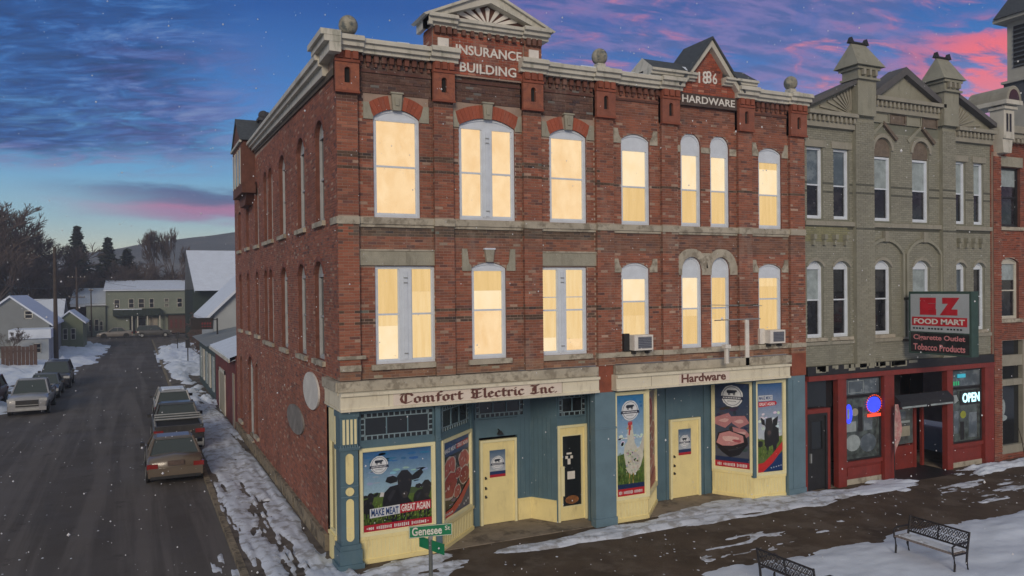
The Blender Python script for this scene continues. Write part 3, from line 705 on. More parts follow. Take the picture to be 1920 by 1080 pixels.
# corbelled heads of the pilasters, with a keyhole slot
for i, (a, c) in enumerate(PIL):
    hb = B(FRONT); um = (a+c)/2; big_ = i < 3
    k = 1.0 if big_ else .8
    zr = 11.18
    slot = (um-.07, um+.07, 11.36, 11.66, .07)
    core = B(FRONT); wall_core(core, a-.03, c+.03, zr, 11.90, [slot], w=.203, reveal=.10)
    core.box(a-.03, c+.03, .0, .10, zr, 11.90); core.quad((a-.03, 0, zr), (a-.03, .203, zr), (a-.03, .203, 11.9), (a-.03, 0, 11.9)); core.quad((c+.03, 0, zr), (c+.03, .203, zr), (c+.03, .203, 11.9), (c+.03, 0, 11.9)); core.quad((a-.03, 0, zr), (c+.03, 0, zr), (c+.03, .203, zr), (a-.03, .203, zr))
    ho = core.build('pilaster_head', pm('terracotta_%d' % i, ((.30, .105, .062) if big_ else (.26, .092, .06)), .85, .2, 4, .4, 25, c2=((.22, .08, .055)), cscale=7), bldg)
    s = B(FRONT); s.box(um-.067, um+.067, .118, .124, 11.365, 11.722); s.build('slot', black, ho)
    s = B(FRONT)
    for j in range(3): s.box(a-.03+j*(c-a+.06)/3+.03, a-.03+(j+1)*(c-a+.06)/3-.03, .06, .26, 11.92, 12.10)
    s.box(a-.02, c+.02, .06, .20, 11.9, 12.09); s.box(a-.04, c+.04, .10, .235, 11.84, 11.90); s.box(a-.04, c+.04, .10, .225, zr-.05, zr)
    split_build(s, 'bracket', brick_red2, ho)
# ball finials
for x_, y_, mt_, r in ((7.33, .12, trim, .22), (14.33, .12, trim, .21), (.42, .35, None, .23)):
    s = B(); s.box(x_-.2, x_+.2, y_-.2, y_+.2, 12.50, 12.56); s.box(x_-.12, x_+.12, y_-.12, y_+.12, 12.56, 12.66)
    s.build('finial_base', dark if mt_ is None else trim, bldg)
    s = B(); s.ball((x_, y_, 12.64+r), r, 18, 1.05); s.build('finial_ball', pm('weathered_finial', (.30, .29, .24), .8, .4, 5, .6, 14, c2=(.11, .13, .13), cscale=6), bldg, smooth=True)
# ---- pediment tower INSURANCE BUILDING
tw = B(FRONT); tw.box(2.38, 5.40, -.55, .10, 12.10, 12.95); two = tw.build('parapet_tower', mortar, bldg)
tb = B(FRONT)
def tone_tow(u, z, rn):
    t = brick_tone(rn); return (t[0]*1.12, t[1]*.78, t[2]*.72)
lay_bricks(tb, 2.90, 4.86, 11.88, 12.95, [], tone_tow, w=.106, rn=random.Random(5)); lay_bricks(tb, 2.38, 2.88, 12.45, 12.95, [], brick_and := (lambda u, z, rn: brick_tone(rn)), w=.16, rn=random.Random(6)); lay_bricks(tb, 4.88, 5.38, 12.45, 12.95, [], brick_and, w=.16, rn=random.Random(8))
tb.M = ID
for zz in np.arange(12.45, 12.94, .078):
    for yy in (0., .2, .4): tb.tint = brick_tone(rnd); tb.box(2.372, 2.38, yy-.1, yy+.09, zz, zz+.068)
tb.build('tower_bricks', brick, two, kind='stuff', tint=True)
s = B(FRONT); s.box(2.88, 4.88, -.01, .095, 11.84, 12.12); s.build('name_panel', mortar, bldg)
s = B(FRONT); s.box(2.38, 2.88, .0, .154, 12.45, 12.95); s.box(4.88, 5.38, 0, .154, 12.45, 12.95); split_build(s, 'tower_pier', mortar, bldg)
for a in (2.50, 5.0):
    s = B(FRONT); s.box(a, a+.28, .15, .20, 12.47, 12.70); s.build('white_block', whitel, bldg)
d = B(FRONT)
for k in range(9): u = 2.96+k*.232; d.tint = (.16, .07, .05); d.box(u-.045, u+.045, .1, .20, 12.83, 12.97)
for a in (2.40, 4.9):
    for j in range(3): d.box(a+j*.16+.01, a+j*.16+.12, .15, .27, 12.80, 12.97)
d.build('corbel_table', brick, two, kind='stuff', tint=True)
pc = B(FRONT); PX0, PX1, PA = 2.20, 5.58, 13.90
cornice_run(pc, PX0+.02, 2.98, 12.96, .42, .9); cornice_run(pc, 2.98, 4.80, 12.96, .33, .8); cornice_run(pc, 4.80, PX1-.02, 12.96, .42, .9)
pc.box(PX0+.02, PX0+.12, -.6, .33, 12.96, 13.2)
pco = pc.build('pediment_cornice', trim, bldg)
um = (PX0+PX1)/2
s = B(FRONT); s.prism([(PX0+.2, 13.2), (PX1-.2, 13.2), (um, 13.74)], -.5, .05); s.build('tympanum', pm('dark_tympanum', (.11, .05, .04), .9, .3, 5, .4), pco)
for sg, e in ((1, PX0), (-1, PX1)):
    s = B(FRONT); s.prism([(e-sg*.08, 13.17), (e+sg*.22, 13.17), (um, 13.70), (um, 13.96)], -.55, .30); s.prism([(e-sg*.12, 13.19), (e-sg*.06, 13.15), (um, 13.93), (um, 14.0)], -.6, .38)
    split_build(s, 'raking_cornice', trim, pco)
for k, (ang, L_) in enumerate(((-64, .62), (-46, .60), (-24, .52), (0, .48), (24, .52), (46, .60), (64, .62))):
    a_ = R(ang); cx_, cz_ = um, 13.18; L_ = min(L_, (.50)/(abs(math.cos(a_))+abs(math.sin(a_))*.30+1e-6)*.98)
    pts = []
    for rr, hw in ((.10, .018), (L_, .060*L_/.5)):
        pts.append((rr, hw))
    def pt(rr, hw): return (cx_+rr*math.sin(a_)*1.55+hw*math.cos(a_), cz_+rr*math.cos(a_)-hw*math.sin(a_))
    s = B(FRONT); s.prism([pt(.10, -.02), pt(.10, .02), pt(L_*.92, .062), pt(L_, 0), pt(L_*.92, -.062)], .05, .085); s.build('fan_rib', whitel, pco)
tx = B(FRONT); text(tx, 'INSURANCE', 3.0, 4.82, 12.38, 12.62, .112, .012, .018); split_build(tx, 'letter', whitel, bldg)
tx = B(FRONT); text(tx, 'BUILDING', 3.10, 4.66, 11.95, 12.19, .112, .012, .018); split_build(tx, 'letter', whitel, bldg)
# ---- gable 1886 HARDWARE
gx = 10.88
s = B(FRONT); s.prism([(9.90, 11.80), (11.95, 11.80), (11.95, 12.36), (gx, 13.52), (9.90, 12.36)], -.5, .10); gb = s.build('hardware_gable', mortar, bldg)
tb = B(FRONT)
for row in range(int((13.4-11.82)/.068)):
    z = 12.10+row*.068; hw = 1.0 if z < 12.40 else (13.50-z)/(13.50-12.36)*1.02-.04
    if hw > .08 and z < 13.4: lay_bricks(tb, gx-hw, gx+hw, z, z+.069, [], tone_tow, w=.112, rn=random.Random(row), L=.215)
tb.build('gable_bricks', brick, gb, kind='stuff', tint=True)
s = B(FRONT); s.box(9.88, 11.94, -.01, .13, 11.74, 12.09); s.build('name_panel', pm('dark_panel', (.085, .062, .055), .9, .3, 4, .4), bldg)
tx = B(FRONT); text(tx, 'HARDWARE', 9.93, 11.86, 11.82, 12.03, .132, .012, .012); split_build(tx, 'letter', whitel, bldg)
tx = B(FRONT); text(tx, '1', 10.53, 10.585, 12.42, 12.74, .115, .015, .01); text(tx, '8', 10.68, 10.88, 12.42, 12.78, .115, .015, .01); text(tx, '8', 10.80, 11.0, 12.44, 12.80, .12, .016, .01); text(tx, '6', 11.05, 11.21, 12.44, 12.76, .115, .015, .01); split_build(tx, 'date_numeral', whitel, bldg)
for sg in (1, -1):
    s = B(FRONT); e = gx-sg*1.17
    s.prism([(e, 12.25), (e+sg*.17, 12.25), (gx, 13.46), (gx, 13.72)], -.05, .30); split_build(s, 'raking_cornice', trim, bldg)
    s = B(FRONT); s.prism([(e-sg*.05, 12.25), (e, 12.22), (gx, 13.68), (gx, 13.75)], -1.0, .36); s.build('gable_roof', slate, bldg)
    # small side roofs running along the parapet
    x0, x1 = (8.80, 10.35) if sg > 0 else (11.42, 12.60)
    s = B(); s.add([(x0, -.35, 12.62), (x1, -.35, 12.62), (x1, .35, 13.06), (x0+(.12 if sg > 0 else 0), .35, 13.06), (x0, 1.0, 12.62), (x1, 1.0, 12.62)], [(0, 1, 2, 3), (3, 2, 5, 4), (0, 3, 4), (1, 5, 2)]); s.build('side_roof', slate, bldg)
    s = B(FRONT); cornice_run(s, x0-.04, x1, 12.42, .38, .7); s.prism([(x0-.02, 12.6), (x0+.05, 12.6), (x0+.05, 12.62)], -.9, .36); split_build(s, 'side_roof_cornice', trim, bldg)
s = B(); s.add([(8.76, -.36, 12.63), (8.76, 1.0, 12.63), (8.90, .35, 13.08)], [(0, 1, 2)]); s.build('roof_gablet', trim, bldg)
s = B(); s.add([(9.95, -.30, 12.64), (10.22, -.28, 12.64), (10.2, .02, 12.84), (10.02, 0, 12.83)], [(0, 1, 2, 3)]); s.M = Matrix.Translation((0, -.015, .03)); s.add([(9.95, -.30, 12.64), (10.22, -.28, 12.64), (10.2, .02, 12.84), (10.02, 0, 12.83)], [(0, 1, 2, 3)]); s.build('snow_patch', snow, bldg)
# roof structures seen over the side wall
orl = B(SIDE); orl.box(13.5, 16.4, -.02, .5, 10.35, 12.35); orl.prism([(13.5, 12.35), (16.4, 12.35), (14.95, 13.3)], -1.2, .5); orl.prism([(13.7, 10.35), (16.2, 10.35), (15.7, 9.95), (14.2, 9.95)], -.02, .3)
oro = orl.build('oriel', oriel_m, bldg)
for a in (13.8, 14.75, 15.6):
    s = B(SIDE); s.box(a, a+.5, .49, .515, 10.75, 12.05); s.build('oriel_window', glass_dn, oro)
    s = B(SIDE); s.box(a-.05, a, .49, .53, 10.7, 12.1); s.box(a+.5, a+.55, .49, .53, 10.7, 12.1); s.build('window_frame', trim, oro)
s = B(SIDE); s.box(13.4, 16.5, .5, .58, 12.27, 12.36); s.build('oriel_gutter', trim, oro)
s = B(SIDE); s.prism([(13.35, 12.36), (13.5, 12.36), (14.95, 13.32), (14.95, 13.45)], -1.2, .55); s.prism([(16.55, 12.36), (16.4, 12.36), (14.95, 13.32), (14.95, 13.45)], -1.2, .55); s.build('oriel_roof', slate, oro)
chm = pm('old_chimney', (.05, .052, .06), .9, .4, 8, .5)
for x_, y_, z1_ in ((.55, 5.2, 12.75), (.6, 12.4, 12.95), (.5, 14.6, 13.35), (.9, 16.4, 13.7)):
    s = B(); s.box(x_-.16, x_+.16, y_-.2, y_+.2, 12.1, z1_); s.box(x_-.24, x_+.24, y_-.28, y_+.28, z1_, z1_+.12); s.ball((x_, y_, z1_+.25), .2, 10); s.build('chimney', chm, bldg)
# foundation stones on the side, one by one
y = 1.4
while y < RE-.3:
    L_ = rnd.uniform(.6, 1.05)
    s = B(SIDE); s.box(y, min(y+L_-.02, RE), -.1, .07+rnd.uniform(-.012, .012), -.02, .40+rnd.uniform(-.01, .01)); s.build('foundation_stone', sandstone, side_wall); y += L_
s = B(SIDE); s.prism([(1.4, .40), (RE, .40), (RE, .43), (1.4, .43)], -.01, .10); s.build('water_table', sandstone, side_wall)
s = B(SIDE); s.box(14.9, 16.35, -.10, -.04, .43, .60); s.build('threshold', sandstone, side_wall)

# ================================================================== STOREFRONTS of the brick building
# stone course and sign boards
for a, c in ((-.06, 7.03), (7.58, 14.02)):
    s = B(FRONT); s.box(a, c, -.02, .16, 4.14, 4.38); n = s.build('stone_course', stone_belt, bldg)
s = B(FRONT); s.box(7.06, 7.56, -.02, .06, 3.66, 4.40); s.build('pilaster', brick_red2, bldg)
for a, c in ((-.04, 6.95), (7.50, 13.80)):
    s = B(FRONT)
    s.prism([(a, 3.70), (c, 3.70), (c, 3.76), (a, 3.76)], -.1, .34); s.prism([(a, 3.76), (c, 3.76), (c, 4.06), (a, 4.06)], -.1, .30); s.prism([(a, 4.06), (c, 4.06), (c, 4.13), (a, 4.13)], -.1, .37)
    sbo = s.build('sign_board', sign_cream, bldg)
    for u in np.arange(a+1.15, c-.4, 2.35):
        s = B(FRONT); s.box(u, u+.012, .30, .303, 3.77, 4.05); s.build('board_joint', pm('joint', (.28, .24, .18), .8) if 'joint' not in MATS else MATS['joint'], sbo)
s = B(SIDE); s.box(-.1, 1.38, -.05, .036, 3.765, 4.055); s.box(-.1, 1.38, -.05, .055, 4.065, 4.128); s.box(-.1, 1.38, -.05, .048, 3.705, 3.757); s.build('sign_board_return', sign_cream, bldg)
s = B(SIDE); s.box(-.1, 1.40, -.05, .10, 4.145, 4.375); s.build('stone_course', stone_belt, bldg)
s = B(FRONT); s.box(1.22, 5.80, .30, .312, 3.765, 4.055); so_ = s.build('sign_panel', pm('sign_panel', (.74, .66, .58), .55, .06, 3), bldg)
s = B(FRONT); blackletter(s, 'Comfort Electric Inc.', 1.36, 5.66, 3.81, 4.035, .313); split_build(s, 'letter', lettermat, so_)
s = B(FRONT); s.box(9.60, 11.42, .30, .312, 3.765, 4.055); so_ = s.build('sign_panel', MATS['sign_panel'], bldg)
s = B(FRONT); text(s, 'Hardware', 9.68, 11.28, 3.79, 4.03, .314, .006, .028); split_build(s, 'letter', lettermat, so_)
# soffit, interior backing and shop floor step
s = B(); s.box(.02, 14.0, .02, 2.6, 3.62, 3.70); s.build('soffit', teal, bldg)
s = B(); s.box(.05, 14.0, 2.55, 2.65, 0, 3.62); s.build('inner_wall', black, bldg)

def bar_frame(b, u0, u1, z0, z1, t, w0, w1):
    b.box(u0, u0+t, w0, w1, z0, z1); b.box(u1-t, u1, w0, w1, z0, z1); b.box(u0+t, u1-t, w0, w1, z0, z0+t); b.box(u0+t, u1-t, w0, w1, z1-t, z1)
def base_panel(F, u0, u1, name='base_panel', h=.60, cap=.66):
    s = B(F); s.box(u0, u1, -.10, 0, 0, h); s.box(u0-.0, u1+.0, -.10, .035, h-.02, cap); s.box(u0, u1, -.1, .03, 0, .10); o = s.build(name, cream, bldg)
    n = max(1, int((u1-u0)/.10)); t = B(F)
    for k in range(1, n): uu = u0+(u1-u0)*k/n; t.box(uu-.006, uu+.006, 0, .008, .12, h-.04)
    t.build('beading', cream_trim, o, kind='stuff')
    return o
def transom(F, u0, u1, z0, z1, panes=3, w=-.03):
    s = B(F); bar_frame(s, u0, u1, z0, z1, .045, w-.04, w+.02); s.box(u0, u1, w-.04, w+.0, z1-.05, z1)
    o = s.build('transom', teal, bldg)
    g_ = B(F); g_.box(u0+.04, u1-.04, w-.03, w-.02, z0+.04, z1-.04); g_.build('pane', glassd, o)
    t = B(F); q = .115
    for uu in (u0+q+.03, u1-q-.03): t.box(uu-.012, uu+.012, w-.02, w, z0+.04, z1-.04)
    for zz in (z0+q+.03, z1-q-.03): t.box(u0+.04, u1-.04, w-.02, w, zz-.012, zz+.012)
    n = int((u1-u0-.2)/.125)
    for k in range(1, n): 
        uu = u0+.04+(u1-u0-.08)*k/n
        t.box(uu-.014, uu+.014, w-.02, w-.001, z0+.04, z0+q+.02); t.box(uu-.014, uu+.014, w-.02, w-.001, z1-q-.02, z1-.04)
    n = int((z1-z0-.2)/.125)
    for k in range(1, n+1):
        zz = z0+.04+(z1-z0-.08)*k/(n+1)
        t.box(u0+.04, u0+q+.02, w-.02, w-.001, zz-.014, zz+.014); t.box(u1-q-.02, u1-.04, w-.02, w-.001, zz-.014, zz+.014)
    t.build('leading', leadm, o, kind='stuff')
    t = B(F)
    for k in range(1, panes): uu = u0+q+.03+(u1-u0-2*q-.06)*k/panes; t.box(uu-.014, uu+.014, w-.02, w+.004, z0+q+.03, z1-q-.03)
    if panes > 1: split_build(t, 'glazing_bar', teal_light, o)
    return o
def shop_window(F, u0, u1, z0, z1, t=.075):
    s = B(F); bar_frame(s, u0, u1, z0, z1, t, -.05, .045); bar_frame(s, u0+t, u1-t, z0+t, z1-t, .02, -.04, .02); o = s.build('shop_window', cream_trim, bldg)
    g_ = B(F); g_.box(u0+t, u1-t, -.04, -.03, z0+t, z1-t); g_.build('pane', glassd, o); return o
def door(F, u0, u1, z1, glass=None, kick=True, mat_=cream, frame=cream_trim, parent=None, handle='knob'):
    parent = parent or bldg
    s = B(F); s.box(u0-.07, u0, -.06, .05, 0, z1+.07); s.box(u1, u1+.07, -.06, .05, 0, z1+.07); s.box(u0, u1, -.06, .05, z1, z1+.07); s.build('door_frame', frame, parent)
    s = B(F)
    if glass:
        a, c, d, e = glass; s.box(u0, a, -.05, .0, .02, z1); s.box(c, u1, -.05, 0, .02, z1); s.box(a, c, -.05, 0, .02, d); s.box(a, c, -.05, 0, e, z1)
    else: s.box(u0, u1, -.05, 0, .02, z1)
    o = s.build('door', mat_, parent)
    if glass:
        g_ = B(F); g_.box(a, c, -.035, -.025, d, e); g_.build('pane', glassd, o)
        g_ = B(F); bar_frame(g_, a-.03, c+.03, d-.03, e+.03, .03, 0, .012); g_.build('glazing_bead', frame, o)
    if handle == 'knob':
        for zz in (1.02, .78, 1.30):
            k = B(F); k.box(u0+.07, u0+.115, 0, .012, zz-.04, zz+.04); k.M = F @ Matrix.Translation((u0+.093, .045, zz)); k.ball((0, 0, 0), .03, 8); k.build('door_knob', dark, o)
    elif handle == 'plate':
        k = B(F); k.box(u0+.02, u0+.13, .0, .05, .72, 1.55); k.build('door_pull', cream_trim, o)
    elif handle == 'bar':
        k = B(F); k.box(u0+.05, u0+.11, .0, .05, .9, 1.2); k.build('door_pull', steel, o)
    return o

PA, LA = plane((2.53, .0), (3.92, 1.32))        # slanted window left shop
PB, LB = plane((3.95, 1.5), (5.78, 1.5))        # door wall
PC, LC = plane((5.78, 1.5), (6.22, .80))        # return
PD, LD = plane((6.22, .80), (7.20, .80))        # second door
PE, LE = plane((7.20, .80), (7.0, .02))
# window 1
base_panel(FRONT, .45, 2.42); shop_window(FRONT, .45, 2.36, .66, 2.76); transom(FRONT, .47, 2.36, 2.90, 3.62, 3)
s = B(FRONT); s.box(.40, 2.42, -.06, 0, 2.76, 2.90); s.box(.40, .47, -.06, .0, 2.9, 3.65); s.build('fascia', teal, bldg)
s = B(FRONT); s.box(2.37, 2.50, -.10, .06, .66, 3.68); s.box(2.36, 2.51, -.10, .07, 0, .66); s.box(2.36, 2.51, -.08, .08, 2.78, 2.84); split_build(s, 'post', teal, bldg)
# iron corner column
s = B(FRONT); s.box(-.02, .40, -.30, .15, .50, 3.70); s.box(-.06, .44, -.34, .19, .44, .56); s.box(-.08, .46, -.36, .22, .12, .44); s.box(-.12, .50, -.40, .26, -.02, .12); s.box(-.06, .44, -.34, .19, 2.78, 2.86); s.box(-.05, .43, -.33, .18, 3.55, 3.69)
colo = s.build('corner_column', teal, bldg)
for k in range(4):
    s = B(FRONT); u = .035+k*.092; s.box(u, u+.055, .15, .175, 2.92, 3.50); s.build('flute', cream_trim, colo)
def rpanel(F, u0, u1, z0, z1, w):
    r = (u1-u0)/2; um = (u0+u1)/2
    pts = [(um+r*math.cos(t), z1-r+r*math.sin(t)) for t in [math.pi*k/8 for k in range(9)]]+[(um-r*math.cos(t), z0+r-r*math.sin(t)) for t in [math.pi*k/8 for k in range(9)]]
    s = B(F); s.prism(pts, w, w+.02); return s
rpanel(FRONT, .10, .28, 1.98, 2.70, .15).build('raised_panel', cream, colo)
rpanel(FRONT, .10, .28, .64, 1.64, .15).build('raised_panel', cream, colo)
s = B(FRONT); s.disc(.19, 1.81, .10, .10, .175, 20, .15); s.build('rosette', cream, colo)
s = B(FRONT); s.box(-.02, .40, .15, .17, 1.68, 1.70); s.build('moulding', teal_light, colo); s = B(FRONT); s.box(-.02, .40, .15, .17, 1.92, 1.94); s.build('moulding', teal_light, colo)
for k in range(8):
    s = B(FRONT); s.box(-.03+k*.056, -.005+k*.056, .15, .20, 2.84, 2.90); s.build('bead', teal_light, colo)
# side light round the corner
s = B(SIDE); bar_frame(s, .34, .98, .66, 2.95, .07, -.1, .03); s.box(.34, .98, -.1, .03, 2.95, 3.66); o = s.build('corner_light', cream_trim, bldg)
s = B(SIDE); s.box(.41, .91, -.08, -.03, .73, 2.88); s.build('pane', glassd, o)
s = B(SIDE); s.box(.32, 1.0, -.1, .05, 0, .58); s.box(.32, 1.0, -.1, .08, .58, .66); s.build('base_panel', cream, bldg)
s = B(SIDE); s.box(1.0, 1.40, -.3, -.16, 0, 3.70); s.build('recess_panel', teal, bldg)
# slanted window
base_panel(PA, 0, LA); shop_window(PA, .02, LA-.10, .66, 2.76); transom(PA, .02, LA-.12, 2.90, 3.62, 3)
s = B(PA); s.box(0, LA, -.06, 0, 2.76, 2.90); s.box(LA-.12, LA+.05, -.14, .03, .66, 3.66); split_build(s, 'post', teal, bldg)
s = B(PA); s.box(0, LA, -.05, -.03, 3.6, 3.66); s.build('head', teal, bldg)
# door wall
s = B(PB); s.box(0, .24, -.1, 0, 0, 3.66); s.box(1.40, LB, -.1, 0, .62, 3.66) ; s.box(.24, 1.40, -.1, 0, 2.42, 2.92); s.box(0, LB, -.1, -.04, 2.9, 3.66); split_build(s, 'panelled_wall', teal, bldg)
s = B(PB); s.box(1.42, LB+.0, -.1, 0, 0, .56); s.box(1.40, LB, -.1, .035, .56, .62); s.build('base_panel', cream, bldg)
transom(PB, .10, 1.62, 2.94, 3.60, 3, w=.03)
door(PB, .33, 1.30, 2.28)
s = B(PB); s.tube([(.82, .0, 2.62), (.82, .16, 2.58)], .02); s.prism([(.74, 2.50), (.90, 2.50), (.84, 2.60), (.80, 2.60)], .08, .2); s.build('door_lamp', dark, bldg)
s = B(PC); s.box(0, LC, -.1, 0, .62, 3.66); split_build(s, 'panelled_wall', teal, bldg)
s = B(PC); s.box(0, LC, -.1, 0, 0, .56); s.box(0, LC, -.1, .035, .56, .62); s.build('base_panel', cream, bldg)
for F, L_ in ((PB, LB), (PC, LC)):
    s = B(F); u = 1.5 if F == PB else .1
    while u < L_-.05: s.box(u, u+.008, 0, .004, .66, 2.9); u += .14
    s.build('board_joint', MATS['blue_grey_paint'] if False else pm('board_joint', (.05, .10, .13), .6) if 'board_joint' not in MATS else MATS['board_joint'], bldg)
door(PD, .10, .90, 2.62, glass=(.20, .80, .42, 2.38), handle='plate')
s = B(PD); s.box(0, .04, -.1, .02, 0, 3.66); s.box(.96, LD, -.1, .02, 0, 3.66); s.box(0, LD, -.1, 0, 2.69, 2.92); split_build(s, 'post', teal, bldg)
transom(PD, .04, .96, 2.92, 3.60, 2, w=.03)
s = B(PE); s.box(0, LE, -.05, 0.0, 0, 3.66); s.box(.2, .28, 0, .04, 0, 3.66); s.box(.5, .58, 0, .04, 0, 3.66); split_build(s, 'jamb', teal, bldg)
s = B(FRONT); s.box(6.94, 7.60, -.15, .10, 0, 3.66); s.box(6.92, 7.62, -.1, .12, 2.66, 2.70); s.box(6.92, 7.62, -.1, .13, 0, .22); s.build('blue_pilaster', teal_light, bldg)
for z_ in (2.05, 1.85): pass
# papers on the glass door
for (u_, z_, du, dz) in ((.34, 1.86, .16, .05), (.30, 1.74, .08, .08), (.46, 1.74, .08, .08), (.37, 1.58, .09, .16), (.36, 1.16, .24, .22)):
    s = B(PD); s.box(u_, u_+du, -.024, -.018, z_, z_+dz); s.build('paper_notice', whitel, bldg)
s = B(PD); s.disc(.50, .58, .22, .12, -.02, 12); s.build('door_sticker', pm('rust_sticker', (.22, .09, .03), .6, .5, 9), bldg)

# right shop
PF, LF = plane((8.72, .0), (9.90, 1.22)); PG, LG = plane((9.90, 1.30), (12.02, 1.30)); PH, LH = plane((12.05, 1.25), (12.72, .12)); PI_, LI = plane((12.72, .12), (13.88, .0))
base_panel(FRONT, 7.62, 8.70, h=.56, cap=.62); shop_window(FRONT, 7.60, 8.70, .62, 3.62)
base_panel(PF, 0, LF, h=.56, cap=.62); shop_window(PF, .04, LF-.08, .62, 3.62)
s = B(FRONT); s.box(8.66, 8.76, -.14, .04, .62, 3.66); split_build(s, 'post', cream_trim, bldg)
s = B(PG); s.box(0, .52, -.1, 0, 0, 3.66); s.box(1.74, LG+.05, -.1, 0, 0, 3.66); s.box(.52, 1.74, -.1, 0, 2.46, 3.66); s.box(1.85, 1.93, 0, .04, 0, 3.6); s.box(.40, .50, 0, .03, 0, 3.6); split_build(s, 'panelled_wall', teal, bldg)
door(PG, .62, 1.64, 2.38)
base_panel(PH, 0, LH, h=.74, cap=.80); shop_window(PH, 0, LH-.03, .80, 3.62)
base_panel(PI_, 0, LI, h=.64, cap=.70); shop_window(PI_, .04, LI, .70, 3.62)
s = B(PI_); s.box(-.05, .06, -.1, .05, .66, 3.64); split_build(s, 'post', teal, bldg)
s = B(FRONT); s.box(13.92, 14.62, -.15, .10, 0, 3.72); s.box(14.10, 14.14, .10, .12, .1, 3.6); s.box(13.9, 14.64, -.1, .13, 0, .2); s.build('blue_pilaster', teal_light, bldg)
s = B(FRONT); s.box(14.05, 14.65, -.1, .118, 3.72, 4.42); s.build('pilaster', brick_red2, bldg)
s = B(); s.box(.5, 13.9, .05, 2.6, -.02, .006); s.build('entrance_floor', pm('entry_concrete', (.25, .21, .165), .9, .2, 2.5, .3, 20, c2=(.12, .10, .08), cscale=1.4), bldg)

# window units and brackets -------------------------------------------------
def ac_unit(x, z, wd, h, label):
    t = thing('air_conditioner', (x, 0, z), label, 'air conditioner', 'window air conditioners')
    s = B(FRONT); s.box(x, x+wd, -.05, .34, z, z+h); s.build('casing', whitel, t)
    s = B(FRONT); s.box(x+.12, x+wd-.05, .34, .345, z+.05, z+h-.05); g_ = s.build('grille', pm('coil', (.10, .11, .15), .6, .2, 20) if 'coil' not in MATS else MATS['coil'], t)
    s = B(FRONT)
    for k in range(7): zz = z+.07+k*(h-.14)/6; s.box(x+.12, x+wd-.05, .345, .352, zz-.004, zz+.004)
    s.build('fins', steel, g_, kind='stuff')
    s = B(FRONT); s.box(x-.18, x, .0, .10, z-.02, z+h+.04); s.build('side_panel', dark if wd > .6 else whitel, t)
    s = B(FRONT); s.box(x+.05, x+.09, .0, .28, z-.10, z); s.box(x+wd-.12, x+wd-.08, .0, .28, z-.10, z); split_build(s, 'support', dark, t)
ac_unit(8.08, 4.78, .62, .42, 'white window air conditioner, left one, in the second-floor window beside the tall brick pilaster')
ac_unit(12.98, 4.78, .60, .40, 'white window air conditioner at the right end, above the Hardware sign board')
t = thing('sign_bracket', (11.35, -.1, 4.3), 'old white bracket with a round arm and hanging rods above the Hardware sign', 'bracket')
s = B(FRONT); s.box(12.18, 12.32, .05, .16, 4.12, 5.52); s.build('vertical_arm', whitel, t)
s = B(FRONT); s.tube([(11.1, .06, 5.52), (11.1, .7, 5.56), (12.25, .7, 5.56), (12.25, .1, 5.54)], .018); s.tube([(10.9, .08, 5.98), (12.9, .08, 5.92)], .012); s.tube([(11.1, .65, 5.56), (11.12, .65, 4.35)], .012); split_build(s, 'rod', steel, t)
s = B(FRONT); s.box(11.03, 11.13, .55, .63, 4.30, 4.72); s.box(10.98, 11.18, .5, .66, 4.74, 4.84); split_build(s, 'lamp_socket', whitel, t)
# oval plaques
for yc, zc, ry, rz, mt_, lab, nm in ((3.1, 3.83, 1.02, .50, pm('pale_plaque', (.62, .62, .60), .7, .12, 3, .2), 'pale oval plaque high on the brick side wall near the corner', 'pale_plaque'), (5.5, 2.72, 1.30, .42, pm('grey_plaque', (.20, .19, .18), .8, .3, 3, .3), 'weathered dark grey oval plaque, the lower one on the brick side wall', 'grey_plaque')):
    s = B(SIDE); s.disc(yc, zc, ry, rz, .05, 32, .002); o = rebase(s.build('wall_plaque', mt_), (0, yc, zc)); tag(o, lab, 'plaque', 'oval plaques on the side wall')

